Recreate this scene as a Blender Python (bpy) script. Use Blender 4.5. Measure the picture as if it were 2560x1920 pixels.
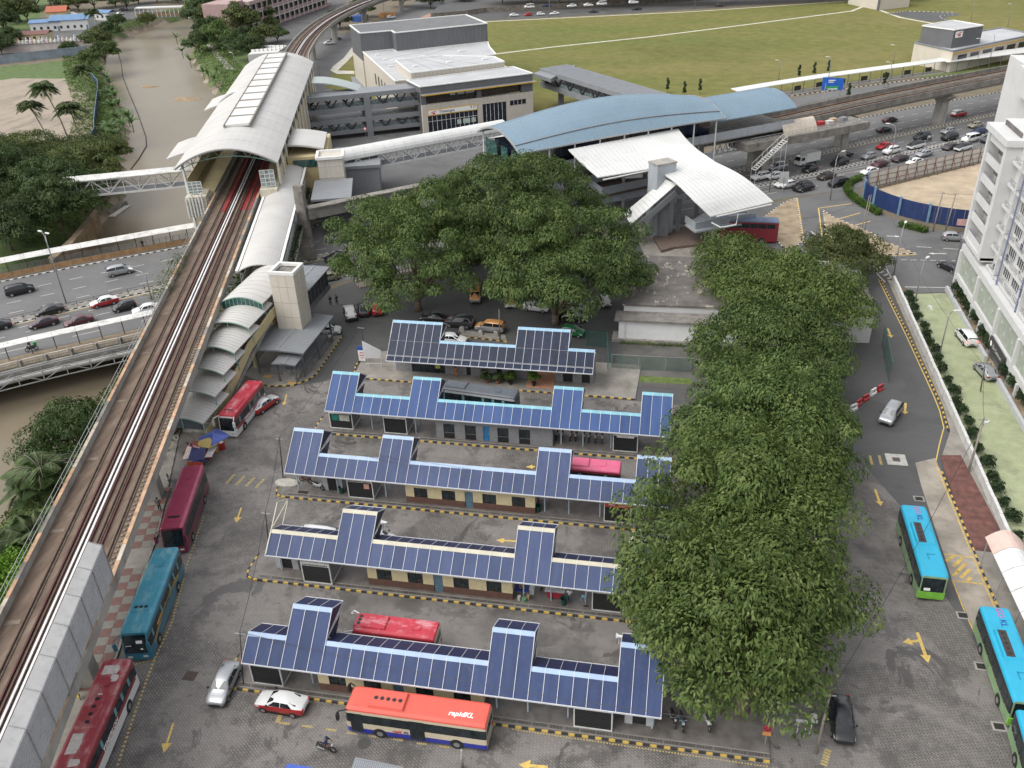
import bpy,bmesh,math,random
from mathutils import Vector,Matrix,noise as mnoise
random.seed(7)
for o in list(bpy.data.objects):bpy.data.objects.remove(o)
SC=bpy.context.scene
COL=SC.collection
PI=math.pi
CAM_H=60.0
R_AX=Vector((0.98224133,0.18475199,-0.03269059))
U_AX=Vector((-0.06640453,0.50528327,0.86039483))
F_AX=Vector((-0.17547766,0.84294455,-0.50857848))
cd=bpy.data.cameras.new('camera');cam=bpy.data.objects.new('camera',cd);COL.objects.link(cam)
cd.sensor_width=36.0;cd.sensor_fit='HORIZONTAL';cd.lens=36.0*2204.057/2560.0
cd.clip_start=0.5;cd.clip_end=6000
cam.matrix_world=Matrix(((R_AX.x,U_AX.x,-F_AX.x,0),(R_AX.y,U_AX.y,-F_AX.y,0),(R_AX.z,U_AX.z,-F_AX.z,CAM_H),(0,0,0,1)))
SC.camera=cam
W=bpy.data.worlds.new('World');SC.world=W;W.use_nodes=True
wn=W.node_tree.nodes;wl=W.node_tree.links
for n in list(wn):wn.remove(n)
sky=wn.new('ShaderNodeTexSky');sky.sky_type='NISHITA';sky.sun_disc=False
SUN_EL,SUN_AZ=math.radians(52),math.radians(238)
sky.sun_elevation=SUN_EL;sky.sun_rotation=SUN_AZ
sky.air_density=1.0;sky.dust_density=6.0;sky.ozone_density=1.0
hs=wn.new('ShaderNodeHueSaturation');hs.inputs['Saturation'].default_value=0.22
bg=wn.new('ShaderNodeBackground');bg.inputs['Strength'].default_value=0.15
wo=wn.new('ShaderNodeOutputWorld')
vm=wn.new('ShaderNodeVectorMath');vm.operation='MINIMUM';vm.inputs[1].default_value=(9,9,9)
wl.new(sky.outputs[0],hs.inputs['Color']);wl.new(hs.outputs[0],vm.inputs[0]);wl.new(vm.outputs[0],bg.inputs[0]);wl.new(bg.outputs[0],wo.inputs[0])
sd=bpy.data.lights.new('sun','SUN');sd.energy=0.8;sd.angle=math.radians(40);sd.color=(1.0,0.965,0.91)
sun=bpy.data.objects.new('sun',sd);COL.objects.link(sun)
sdir=Vector((math.sin(SUN_AZ)*math.cos(SUN_EL),math.cos(SUN_AZ)*math.cos(SUN_EL),math.sin(SUN_EL)))
sun.rotation_euler=sdir.to_track_quat('Z','Y').to_euler()
sun.location=(0,0,200)
SC.render.engine='CYCLES'
SC.view_settings.view_transform='Standard';SC.view_settings.look='None'
SC.view_settings.gamma=1.0;SC.view_settings.exposure=1.10;SC.view_settings.use_curve_mapping=False
SC.cycles.max_bounces=5;SC.cycles.diffuse_bounces=3;SC.cycles.glossy_bounces=2
SC.cycles.transparent_max_bounces=6;SC.cycles.transmission_bounces=3
SC.cycles.caustics_reflective=False;SC.cycles.caustics_refractive=False
KS=2560.0/2212.0
def G(u,v,z=0.0):
 d=F_AX+R_AX*((u*KS-1280)/2204.057)-U_AX*((v*KS-960)/2204.057)
 t=(z-CAM_H)/d.z
 p=d*t;return Vector((p.x,p.y,z))
def G2(u,v,z=0.0):
 p=G(u,v,z);return(p.x,p.y)
def TT(tx,ty,c,r,z=0.0):
 return G(553*c+tx/4.0,414.75*r+ty/4.0,z)
def lin(h):
 h=h.lstrip('#');v=[int(h[i:i+2],16)/255 for i in(0,2,4)]
 return tuple(c/12.92 if c<=.04045 else((c+.055)/1.055)**2.4 for c in v)
MATS={}
def NT(name):
 m=bpy.data.materials.new(name);m.use_nodes=True
 t=m.node_tree;b=t.nodes['Principled BSDF']
 return m,t,b
def link(t,a,b):t.links.new(a,b)
def texco(t,scale=(1,1,1),rot=(0,0,0),kind='Object'):
 tc=t.nodes.new('ShaderNodeTexCoord');mp=t.nodes.new('ShaderNodeMapping')
 mp.inputs['Scale'].default_value=scale;mp.inputs['Rotation'].default_value=rot
 link(t,tc.outputs[kind],mp.inputs[0]);return mp.outputs[0]
def noise(t,vec,scale,detail=4,rough=.55,dist=0):
 n=t.nodes.new('ShaderNodeTexNoise');n.inputs['Scale'].default_value=scale;n.inputs['Detail'].default_value=detail
 n.inputs['Roughness'].default_value=rough;n.inputs['Distortion'].default_value=dist
 link(t,vec,n.inputs['Vector']);return n.outputs['Fac']
def ramp(t,fac,stops):
 r=t.nodes.new('ShaderNodeValToRGB');e=r.color_ramp.elements
 while len(e)<len(stops):e.new(.5)
 for i,(p,c)in enumerate(stops):
  e[i].position=p;e[i].color=(c,c,c,1)if isinstance(c,(int,float))else(*c,1)
 link(t,fac,r.inputs[0]);return r.outputs[0]
def mix(t,fac,a,b,blend='MIX'):
 m=t.nodes.new('ShaderNodeMix');m.data_type='RGBA';m.blend_type=blend
 for s,v in((m.inputs[0],fac),(m.inputs[6],a),(m.inputs[7],b)):
  if isinstance(v,(int,float)):s.default_value=v
  elif isinstance(v,(tuple,list)):s.default_value=(*v,1)if len(v)==3 else v
  else:link(t,v,s)
 return m.outputs[2]
def math_(t,op,a,b=None):
 m=t.nodes.new('ShaderNodeMath');m.operation=op
 for s,v in zip(m.inputs,(a,b)):
  if v is None:continue
  if isinstance(v,(int,float)):s.default_value=v
  else:link(t,v,s)
 return m.outputs[0]
def bump(t,b,h,strength=.3,dist=.02):
 n=t.nodes.new('ShaderNodeBump');n.inputs['Strength'].default_value=strength;n.inputs['Distance'].default_value=dist
 link(t,h,n.inputs['Height']);link(t,n.outputs[0],b.inputs['Normal'])
def M(name,col,rough=.6,metal=0.0,var=.16,scale=1.2,stain=0.0,stain_col=(.06,.05,.04),bmp=0.0,spec=.5,streak=False,coat=0.0):
 """plain painted / cast / cloth surface with wear: two noise octaves, optional grime"""
 if name in MATS:return MATS[name]
 m,t,b=NT(name)
 if isinstance(col,str):col=lin(col)
 vec=texco(t)
 n1=noise(t,vec,scale,5)
 lo=tuple(c*(1-var)for c in col);hi=tuple(min(1,c*(1+var))for c in col)
 c=ramp(t,n1,[(.3,lo),(.7,hi)])
 if stain>0:
  v2=texco(t,(1,1,.12)if streak else(1,1,1))
  n2=noise(t,v2,scale*1.7,6,.65)
  f=ramp(t,n2,[(.5,0.0),(.75,stain)])
  c=mix(t,f,c,stain_col)
 link(t,c,b.inputs['Base Color'])
 b.inputs['Roughness'].default_value=rough;b.inputs['Metallic'].default_value=metal
 b.inputs['Specular IOR Level'].default_value=spec
 if coat:b.inputs['Coat Weight'].default_value=coat;b.inputs['Coat Roughness'].default_value=.08
 if bmp:bump(t,b,noise(t,vec,scale*12,3),bmp,.02)
 MATS[name]=m;return m
def GLASS(name,col=(.02,.03,.035),rough=.06):
 if name in MATS:return MATS[name]
 m,t,b=NT(name)
 n=noise(t,texco(t),1.5,2)
 link(t,ramp(t,n,[(.35,tuple(c*.6 for c in col)),(.7,tuple(c*1.5 for c in col))]),b.inputs['Base Color'])
 b.inputs['Roughness'].default_value=rough;b.inputs['Specular IOR Level'].default_value=.6
 MATS[name]=m;return m
class MB:
 def __init__(s):s.v=[];s.f=[];s.m=[]
 def add(s,pts):
  i=len(s.v);s.v+=[tuple(p)for p in pts];return i
 def poly(s,pts,m=0):
  i=s.add(pts);s.f.append(tuple(range(i,i+len(pts))));s.m.append(m)
 def hexa(s,p,m=0):
  i=s.add(p)
  for q in((3,2,1,0),(4,5,6,7),(0,1,5,4),(1,2,6,5),(2,3,7,6),(3,0,4,7)):
   s.f.append(tuple(i+k for k in q));s.m.append(m)
 def box(s,x0,x1,y0,y1,z0,z1,m=0):
  s.hexa([(x0,y0,z0),(x1,y0,z0),(x1,y1,z0),(x0,y1,z0),(x0,y0,z1),(x1,y0,z1),(x1,y1,z1),(x0,y1,z1)],m)
 def prism(s,pts,z0,z1,m=0,mtop=None):
  n=len(pts);i=s.add([(p[0],p[1],z0)for p in pts]+[(p[0],p[1],z1)for p in pts])
  s.f.append(tuple(i+n+k for k in range(n)));s.m.append(m if mtop is None else mtop)
  s.f.append(tuple(i+n-1-k for k in range(n)));s.m.append(m)
  for k in range(n):
   l=(k+1)%n;s.f.append((i+k,i+l,i+n+l,i+n+k));s.m.append(m)
 def bar(s,a,b,w,h=None,m=0,up=(0,0,1)):
  a=Vector(a);b=Vector(b);d=(b-a)
  if d.length<1e-6:return
  d.normalize();u=Vector(up)
  if abs(d.dot(u))>.98:u=Vector((1,0,0))
  r=d.cross(u).normalized();u=r.cross(d).normalized()
  h=w if h is None else h
  r*=w/2;u*=h/2
  s.hexa([a-r-u,a+r-u,b+r-u,b-r-u,a-r+u,a+r+u,b+r+u,b-r+u],m)
 def tube(s,pts,r,n=8,m=0,cap=True):
  pts=[Vector(p)for p in pts];rr=r if isinstance(r,(list,tuple))else[r]*len(pts)
  rings=[]
  ref=Vector((0,0,1))
  for k,p in enumerate(pts):
   d=(pts[min(k+1,len(pts)-1)]-pts[max(k-1,0)]).normalized()
   u=ref if abs(d.dot(ref))<.95 else Vector((1,0,0))
   a=d.cross(u).normalized();b=a.cross(d).normalized()
   rings.append([p+(a*math.cos(2*PI*j/n)+b*math.sin(2*PI*j/n))*rr[k]for j in range(n)])
  s.loft(rings,True,cap,m)
 def loft(s,rings,closed=True,cap=True,m=0):
  n=len(rings[0]);i=s.add([p for r in rings for p in r])
  for k in range(len(rings)-1):
   for j in range(n if closed else n-1):
    l=(j+1)%n
    s.f.append((i+k*n+j,i+k*n+l,i+(k+1)*n+l,i+(k+1)*n+j));s.m.append(m)
  if cap and closed:
   s.f.append(tuple(i+j for j in reversed(range(n))));s.m.append(m)
   e=i+(len(rings)-1)*n;s.f.append(tuple(e+j for j in range(n)));s.m.append(m)
 def disc(s,c,r,axis='y',n=12,m=0,h=.0):
  pts=[]
  for j in range(n):
   a=2*PI*j/n;x,y=r*math.cos(a),r*math.sin(a)
   pts.append((c[0]+x,c[1],c[2]+y)if axis=='y' else((c[0],c[1]+x,c[2]+y)if axis=='x' else(c[0]+x,c[1]+y,c[2])))
  s.poly(pts,m)
 def mesh(s,name,mats,smooth=False,tag=None):
  me=bpy.data.meshes.new(name);me.from_pydata(s.v,[],s.f)
  for mt in(mats if isinstance(mats,(list,tuple))else[mats]):me.materials.append(mt)
  if any(s.m):me.polygons.foreach_set('material_index',s.m)
  if smooth:me.polygons.foreach_set('use_smooth',[True]*len(me.polygons))
  me.update();return me
BASE={}
def thing(name,loc=(0,0,0),rz=0.0,label=None,cat=None,group=None):
 o=bpy.data.objects.new(name,None);COL.objects.link(o);o.empty_display_size=.3
 o.location=loc;o.rotation_euler=(0,0,rz)
 BASE[o.name]=Matrix.Translation(Vector(loc))@Matrix.Rotation(rz,4,'Z')
 tag(o,label,cat,group);return o
def tag(o,label=None,cat=None,group=None,kind=None):
 if label:o['label']=label
 if cat:o['category']=cat
 if group:o['group']=group
 if kind:o['kind']=kind
 return o
def put(name,me,parent=None,world=True,loc=None,rz=None):
 o=bpy.data.objects.new(name,me);COL.objects.link(o)
 if parent is not None:
  o.parent=parent
  if world and parent.name in BASE:o.matrix_parent_inverse=BASE[parent.name].inverted()
 if loc is not None:o.location=loc
 if rz is not None:o.rotation_euler=(0,0,rz)
 return o
def obj(name,mb,mats,parent=None,world=True,smooth=False):
 return put(name,mb.mesh(name,mats,smooth),parent,world)
def part(name,mb,mats,parent,smooth=False):
 return put(name,mb.mesh(name,mats,smooth),parent,False)
def struct(name,mb,mats,parent=None,smooth=False):
 o=obj(name,mb,mats,parent,smooth=smooth)
 if parent is None:o['kind']='structure'
 return o
def sheet(name,pts,z,mat,parent=None):
 mb=MB();mb.poly([(p[0],p[1],z)for p in pts]);return struct(name,mb,mat,parent)
def copy_tree(o,parent=None):
 c=o.copy();COL.objects.link(c);c.parent=parent
 if o.name in BASE:BASE[c.name]=BASE[o.name]
 for ch in CHILD.get(o.name,o.children):copy_tree(ch,c)
 return c
CHILD={}
def lerp(a,b,t):return tuple(x+(y-x)*t for x,y in zip(a,b))
def polylen(p):
 return[(Vector(p[i+1])-Vector(p[i])).length for i in range(len(p)-1)]
def along(p,s):
 for i in range(len(p)-1):
  a=Vector(p[i]);b=Vector(p[i+1]);l=(b-a).length
  if s<=l or i==len(p)-2:return a+(b-a)*(s/l),(b-a)/l
  s-=l
def offset(p,d):
 out=[]
 for i in range(len(p)):
  a=Vector(p[max(i-1,0)][:2]);b=Vector(p[min(i+1,len(p)-1)][:2]);t=(b-a).normalized()
  out.append((p[i][0]-t.y*d,p[i][1]+t.x*d))
 return out
def smooth_line(p,n=6):
 q=[Vector(a)for a in p];q=[q[0]*2-q[1]]+q+[q[-1]*2-q[-2]];out=[]
 for i in range(1,len(q)-2):
  for k in range(n):
   t=k/n;a,b,c,d=q[i-1],q[i],q[i+1],q[i+2]
   out.append(tuple(.5*((2*b)+(c-a)*t+(2*a-5*b+4*c-d)*t*t+(3*b-a-3*c+d)*t**3)))
 out.append(tuple(q[-2]));return out
def text_mesh(body,size,font_shear=0.0,bold=0.0,spacing=1.0):
 cu=bpy.data.curves.new('lettering','FONT');cu.body=body;cu.size=size;cu.shear=font_shear
 cu.offset=bold;cu.align_x='CENTER';cu.align_y='CENTER';cu.resolution_u=2;cu.space_character=spacing
 o=bpy.data.objects.new('lettering',cu);COL.objects.link(o)
 dg=bpy.context.evaluated_depsgraph_get();me=bpy.data.meshes.new_from_object(o.evaluated_get(dg))
 bpy.data.objects.remove(o);bpy.data.curves.remove(cu);me.materials.clear();return me
def lettering(body,size,mat,parent,origin,xdir,ydir,world=True,shear=0.0,bold=0.0,name='lettering',spacing=1.0):
 me=text_mesh(body,size,shear,bold,spacing);x=Vector(xdir).normalized();y=Vector(ydir).normalized();z=x.cross(y)
 me.transform(Matrix(((x.x,y.x,z.x,origin[0]),(x.y,y.y,z.y,origin[1]),(x.z,y.z,z.z,origin[2]),(0,0,0,1))))
 me.materials.append(mat);return put(name,me,parent,world)
def mat_ground():
 m,t,b=NT('bare ground');v=texco(t)
 at=t.nodes.new('ShaderNodeAttribute');at.attribute_name='zone'
 sp=t.nodes.new('ShaderNodeSeparateColor');link(t,at.outputs['Color'],sp.inputs[0])
 nz=noise(t,v,.35,6,.65);nb=noise(t,v,.05,4)
 earth=ramp(t,nz,[(.3,(.09,.075,.055)),(.55,(.16,.13,.09)),(.75,(.10,.12,.045))])
 sand=ramp(t,noise(t,texco(t,(1,.35,1)),.12,8,.7),[(.3,(.16,.135,.105)),(.5,(.30,.25,.195)),(.62,(.24,.20,.15)),(.75,(.46,.40,.33))])
 grass=ramp(t,noise(t,v,.5,7,.7),[(.3,(.035,.07,.018)),(.5,(.075,.12,.03)),(.72,(.14,.16,.045))])
 pave=ramp(t,noise(t,v,.2,7,.65),[(.3,(.07,.07,.07)),(.7,(.13,.128,.125))])
 def gate(ch,sharp=.22):
  s=math_(t,'ADD',ch,math_(t,'MULTIPLY',math_(t,'SUBTRACT',noise(t,v,.22,7,.7),.5),.9))
  return ramp(t,s,[(.5-sharp/2,0.0),(.5+sharp/2,1.0)])
 c=mix(t,gate(sp.outputs[1]),earth,grass)
 c=mix(t,gate(sp.outputs[0]),c,sand)
 c=mix(t,gate(sp.outputs[2],.1),c,pave)
 link(t,c,b.inputs['Base Color']);b.inputs['Roughness'].default_value=.9;bump(t,b,noise(t,v,2.5,5),.6,.12)
 return m
def mat_asphalt(name,base=.062,wet=.5,tint=(1,.985,.975),scale=.11,tracks=False):
 m,t,b=NT(name);v=texco(t)
 n1=noise(t,v,scale,6,.6);n2=noise(t,v,3.2,5,.7);n3=noise(t,v,40,2)
 c=ramp(t,n2,[(.25,tuple(base*.86*k for k in tint)),(.75,tuple(base*1.16*k for k in tint))])
 c=mix(t,ramp(t,n1,[(.42,0.0),(.6,.55)]),c,tuple(base*1.45*k for k in tint))
 c=mix(t,.35,c,ramp(t,n3,[(.3,base*.7),(.7,base*1.3)]))
 br=t.nodes.new('ShaderNodeTexBrick');link(t,texco(t,(.06,.25,1),(0,0,.65)),br.inputs['Vector'])
 br.inputs['Color1'].default_value=(0,0,0,1);br.inputs['Color2'].default_value=(.25,.25,.25,1);br.inputs['Mortar'].default_value=(1,1,1,1)
 br.inputs['Mortar Size'].default_value=.004;br.inputs['Scale'].default_value=1
 c=mix(t,math_(t,'MULTIPLY',br.outputs['Color'],.45),c,tuple(base*.6*k for k in tint))
 w=ramp(t,noise(t,v,scale*1.6,7,.62,.6),[(.54,0.0),(.565,wet)])
 c=mix(t,w,c,tuple(base*.42*k for k in tint))
 link(t,c,b.inputs['Base Color'])
 link(t,ramp(t,w,[(0,.82),(1,.34)]),b.inputs['Roughness'])
 bump(t,b,n3,.25,.01);return m
def mat_pavers():
 m,t,b=NT('block paving');v=texco(t)
 def brick(rot,sx):
  br=t.nodes.new('ShaderNodeTexBrick');link(t,texco(t,(1,1,1),(0,0,rot)),br.inputs['Vector'])
  br.offset=.5;br.inputs['Scale'].default_value=1;br.inputs['Brick Width'].default_value=sx;br.inputs['Row Height'].default_value=.21
  br.inputs['Mortar Size'].default_value=.022;br.inputs['Mortar Smooth'].default_value=.2;br.inputs['Bias'].default_value=-.1
  br.inputs['Color1'].default_value=(.25,.25,.25,1);br.inputs['Color2'].default_value=(.8,.8,.8,1);br.inputs['Mortar'].default_value=(0,0,0,1)
  return br
 br=brick(.62,.36)
 n1=noise(t,v,.10,6,.62,.4);n2=noise(t,v,.55,6,.68);n3=noise(t,v,14,3)
 dry=ramp(t,br.outputs['Color'],[(0,(.066,.060,.055)),(.2,(.170,.156,.145)),(.9,(.250,.231,.216))])
 dry=mix(t,.5,dry,ramp(t,n2,[(.3,(.158,.145,.134)),(.7,(.235,.218,.203))]))
 jw=ramp(t,n1,[(.46,0.0),(.54,.75)])
 wetc=ramp(t,br.outputs['Color'],[(0,(.022,.021,.020)),(.25,(.115,.105,.097)),(1,(.190,.175,.162))])
 c=mix(t,jw,dry,wetc)
 full=ramp(t,noise(t,texco(t,(1,.8,1),(0,0,.4)),.16,9,.70,.9),[(.585,0.0),(.60,.72)])
 sp=ramp(t,math_(t,'ADD',math_(t,'MULTIPLY',br.outputs['Color'],.17),noise(t,v,.30,5,.7)),[(.64,0.0),(.65,.55)])
 wet=math_(t,'MAXIMUM',full,sp)
 c=mix(t,wet,c,(.052,.048,.046))
 tyre=ramp(t,noise(t,texco(t,(.06,.9,1)),1.0,5,.6),[(.55,0.0),(.7,.22)])
 c=mix(t,tyre,c,(.075,.07,.066))
 link(t,c,b.inputs['Base Color']);link(t,ramp(t,wet,[(0,.78),(1,.30)]),b.inputs['Roughness'])
 bump(t,b,br.outputs['Fac'],-.5,.012);return m
def mat_field():
 m,t,b=NT('mown grass field');v=texco(t,(1,1,1),(0,0,-.55))
 n1=noise(t,texco(t,(.35,1,1),(0,0,-.6)),.022,5,.6);n2=noise(t,v,.25,7,.72);n3=noise(t,texco(t,(1.0,.9,1),(0,0,.9)),.018,4,.62)
 c=ramp(t,n1,[(.36,(.095,.125,.036)),(.5,(.140,.140,.05)),(.62,(.178,.155,.066))])
 c=mix(t,ramp(t,n3,[(.54,0.0),(.66,.75)]),c,(.085,.095,.032))
 c=mix(t,.45,c,ramp(t,n2,[(.3,(.085,.09,.02)),(.7,(.24,.22,.08))]))
 link(t,c,b.inputs['Base Color']);b.inputs['Roughness'].default_value=.95;b.inputs['Specular IOR Level'].default_value=.1
 bump(t,b,noise(t,v,3,5),.5,.1);return m
def mat_water():
 m,t,b=NT('silty river water');v=texco(t,(1,.5,1),(0,0,.6))
 c=ramp(t,noise(t,v,.035,5,.6,.5),[(.35,(.165,.135,.092)),(.65,(.205,.172,.122))])
 link(t,c,b.inputs['Base Color']);b.inputs['Roughness'].default_value=.3;b.inputs['Specular IOR Level'].default_value=.22
 bump(t,b,noise(t,v,.9,4,.6),.10,.05);return m
def mat_green_lot():
 m,t,b=NT('stamped green concrete');v=texco(t)
 c=ramp(t,noise(t,v,.5,7,.68),[(.3,(.26,.29,.165)),(.7,(.36,.39,.235))])
 vo=t.nodes.new('ShaderNodeTexVoronoi');vo.feature='DISTANCE_TO_EDGE';vo.inputs['Scale'].default_value=1.5;link(t,v,vo.inputs['Vector'])
 c=mix(t,ramp(t,vo.outputs['Distance'],[(0,.35),(.05,0.0)]),c,(.17,.19,.12))
 c=mix(t,ramp(t,noise(t,v,.28,6,.7),[(.52,0.0),(.7,.55)]),c,(.15,.15,.10))
 link(t,c,b.inputs['Base Color']);b.inputs['Roughness'].default_value=.55;return m
def mat_rubber_paint(name,col,worn=.45,sc=2.2):
 m,t,b=NT(name);v=texco(t)
 f=ramp(t,noise(t,v,sc,7,.72),[(.40,1.0),(.40+worn*.5,1-worn)])
 under=(.085,.08,.073)
 link(t,mix(t,f,under,col),b.inputs['Base Color']);b.inputs['Roughness'].default_value=.7;return m
MG=mat_ground();M_HWY=mat_asphalt('highway asphalt',.125,.12);M_ASPH=mat_asphalt('old asphalt',.078,.3,scale=.08)
M_JUNC=mat_asphalt('junction asphalt',.115,.3);M_PAVER=mat_pavers();M_FIELD=mat_field();M_WATER=mat_water()
M_CONC=M('weathered concrete',(.30,.285,.255),.85,var=.22,scale=.6,stain=.55,stain_col=(.10,.085,.07))
M_CONC_D=M('stained concrete',(.20,.185,.165),.85,var=.3,scale=.5,stain=.8,stain_col=(.06,.05,.042))
M_PAVE=M('footpath concrete',(.24,.222,.195),.85,var=.22,scale=.5,stain=.5,stain_col=(.11,.095,.08),bmp=.2)
M_YEL=mat_rubber_paint('worn yellow road paint',(.62,.42,.10),.55);M_WHT=mat_rubber_paint('worn white road paint',(.62,.61,.58),.3)
M_YELS=mat_rubber_paint('fresh yellow road paint',(.66,.46,.12),.12)
M_KY=M('yellow kerb paint',(.55,.37,.075),.7,var=.25,scale=3,stain=.5,stain_col=(.12,.1,.07));M_KB=M('black kerb paint',(.03,.03,.031),.7,var=.3,scale=3,stain=.4,stain_col=(.12,.11,.1))
M_KW=M('white kerb paint',(.66,.65,.62),.7,var=.15,scale=3,stain=.45,stain_col=(.2,.19,.17))
M_SOIL=M('dry island soil',(.30,.235,.16),.95,var=.3,scale=.5,stain=.5,stain_col=(.16,.13,.085),bmp=.4)
RIV=[(-232,520,16),(-246,450,15),(-242,400,19),(-222,350,16),(-198,313,15),(-172,277,14),(-150,246,14),(-133,216,14),(-117,188,13.5),(-108,162,13),(-100,132,13),(-95,100,13),(-90,70,13),(-86,30,14),(-82,-40,14)]
RIVS=smooth_line(RIV,5)
def river_d(x,y):
 best=1e9
 for i in range(len(RIVS)-1):
  ax,ay,aw=RIVS[i];bx,by,bw=RIVS[i+1]
  if min(abs(y-ay),abs(y-by))>60:continue
  dx,dy=bx-ax,by-ay;q=max(0,min(1,((x-ax)*dx+(y-ay)*dy)/(dx*dx+dy*dy)))
  d=math.hypot(x-ax-dx*q,y-ay-dy*q)-(aw+(bw-aw)*q)
  if d<best:best=d
 return best
def inside(p,poly):
 x,y=p;r=False;n=len(poly)
 for i in range(n):
  x0,y0=poly[i][0],poly[i][1];x1,y1=poly[i-1][0],poly[i-1][1]
  if(y0>y)!=(y1>y)and x<(x1-x0)*(y-y0)/(y1-y0)+x0:r=not r
 return r
Z_SAND=[[G2(*p)for p in((-60,175),(60,168),(140,172),(190,215),(205,270),(190,318),(-60,330))]]
Z_GRASS=[[G2(*p)for p in((-60,150),(150,130),(250,110),(300,240),(330,330),(230,470),(150,560),(-60,560))],[G2(*p)for p in((300,60),(470,50),(560,90),(540,160),(450,250),(380,140))],[G2(*p)for p in((220,70),(330,40),(470,20),(300,75),(240,110))],[(-80,20),(-56,20),(-66,96),(-84,96)],[G2(*p)for p in((-80,-30),(120,-30),(80,60),(-80,90))]]
Z_PAVE=[[G2(*p)for p in((-80,100),(60,70),(170,60),(240,20),(330,0),(330,45),(240,75),(170,112),(-80,150))],[G2(*p)for p in((470,-40),(760,-40),(720,130),(640,170),(560,90),(500,60))],[(-76,128),(-20,175),(-30,240),(-120,290),(-135,262),(-92,170)]]
def mat_zone(x,y,zs):
 return 1.0 if any(inside((x,y),z)for z in zs)else 0.0
xs=[-3200,-1400,-700]+list(range(-420,150,4))+[400,900,2600];ys=[-500,-200]+list(range(-40,560,4))+[800,1600,4200]
gv=[];gz=[]
for y in ys:
 for x in xs:
  near=-330<x<0 and-60<y<530;d=river_d(x,y)if near else 99
  z=-.03
  if d<9:
   k=max(0,min(1,(d+.5)/6.5));k=k*k*(3-2*k);z=-7+6.97*k+(mnoise.noise((x*.2,y*.2,0))*.5 if 0<k<1 else 0)
   if d>6:z=min(z,-.03)
  gv.append((x,y,z))
  s=mat_zone(x,y,Z_SAND);g=mat_zone(x,y,Z_GRASS);p=mat_zone(x,y,Z_PAVE)
  if d<2.2:s,g,p=.75,0,0
  elif d<8:g=.8;s=s*.5;p=0
  gz.append((s,g,p,1))
nx=len(xs);gf=[(j*nx+i,j*nx+i+1,(j+1)*nx+i+1,(j+1)*nx+i)for j in range(len(ys)-1)for i in range(nx-1)]
gm=bpy.data.meshes.new('ground');gm.from_pydata(gv,[],gf);gm.materials.append(MG)
ca=gm.color_attributes.new('zone','FLOAT_COLOR','POINT');ca.data.foreach_set('color',[c for q in gz for c in q])
gm.polygons.foreach_set('use_smooth',[True]*len(gf))
tag(put('ground',gm),kind='structure')
mb=MB();rl=offset([p[:2]for p in RIVS],1)
mb.loft([[(p[0]-32,p[1]-6,-5.0),(p[0]+32,p[1]+6,-5.0)]for p in RIVS],closed=False)
struct('river',mb,M_WATER)
def dashes(mb,a,b,w=.14,on=1.8,off=2.6,z=.03,start=0.0,m=0):
 """painted line from polyline a (list of plan points); off=0 makes it solid"""
 L=sum(polylen([(p[0],p[1],0)for p in a]));pl=[(p[0],p[1],0)for p in a];s=start
 while s<L:
  e=min(L,s+(on if off else 4.0));p,d=along(pl,s);q,d2=along(pl,e);n=Vector((-d.y,d.x,0))*w/2;n2=Vector((-d2.y,d2.x,0))*w/2
  mb.poly([(p.x-n.x,p.y-n.y,z),(q.x-n2.x,q.y-n2.y,z),(q.x+n2.x,q.y+n2.y,z),(p.x+n.x,p.y+n.y,z)],m);s=e+off
def between(A,B,f):return[(a[0]+(b[0]-a[0])*f,a[1]+(b[1]-a[1])*f)for a,b in zip(A,B)]
KST={}
def kerb(pts,cols,seg=.55,w=.17,h=.15,name='kerb',z=0.0,label=None):
 """kerb of painted stones, one object each, along a plan polyline"""
 root=thing(name,(pts[0][0],pts[0][1],z));root['kind']='structure'
 key=(seg,w,h)
 if key not in KST:
  KST[key]=[]
  for i,mt in enumerate(cols):pass
 L=sum(polylen([(p[0],p[1],0)for p in pts]));n=int(L/seg);pl=[(p[0],p[1],0)for p in pts]
 for k in range(min(n,300)):
  mt=cols[k%len(cols)];kk=key+(mt.name,)
  if kk not in KST:
   q=MB();c=.02;l=seg/2-.012;a=w/2
   q.hexa([(-l,-a,-.05),(l,-a,-.05),(l,a,-.05),(-l,a,-.05),(-l+c,-a+c,h),(l-c,-a+c,h),(l-c,a-c,h),(-l+c,a-c,h)])
   KST[kk]=q.mesh('kerb_stone',mt)
  p,d=along(pl,(k+.5)*L/n)
  o=put('kerb_stone',KST[kk],root,False)
  o.location=(p.x-pts[0][0]+random.uniform(-.01,.01),p.y-pts[0][1],random.uniform(-.012,.012));o.rotation_euler=(0,0,math.atan2(d.y,d.x)+random.uniform(-.012,.012))
  o.scale=(L/n/seg,1,1)
 return root
BY=(M_KY,M_KB);BW=(M_KW,M_KB)
FAR=smooth_line([(-150,92),(-115.8,122),(-91.7,140.7),(-70,156),(6.4,211.5),(47.8,247.3),(92,280.3),(170,336)],4)
MED=smooth_line([(-138,78),(-104.4,106.7),(-87.1,122.4),(-64.7,138.2),(18.4,202),(44.2,223.9),(86.8,258.2),(165,318)],4)
SED=smooth_line([(-125,70),(-96.5,96.2),(-80.5,109),(-54.1,130.2),(12,174),(36,187.4),(68,212),(160,284)],4)
hw=struct('highway',(lambda q:(q.loft([[(*a,.012),(*b,.012),(*c,.012)]for a,b,c in zip(FAR,MED,SED)],closed=False),q)[1])(MB()),M_HWY)
mb=MB()
for f in(.3,.56,.80):dashes(mb,between(FAR,MED,f),None,on=2.2,off=2.9)
dashes(mb,between(FAR,MED,.93),None,on=5,off=3.5)
for f in(.22,.40):dashes(mb,between(MED,SED,f),None,on=2.2,off=2.9)
dashes(mb,between(MED,SED,.60),None,off=0);dashes(mb,between(MED,SED,.66),None,off=0,w=.1)
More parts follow.
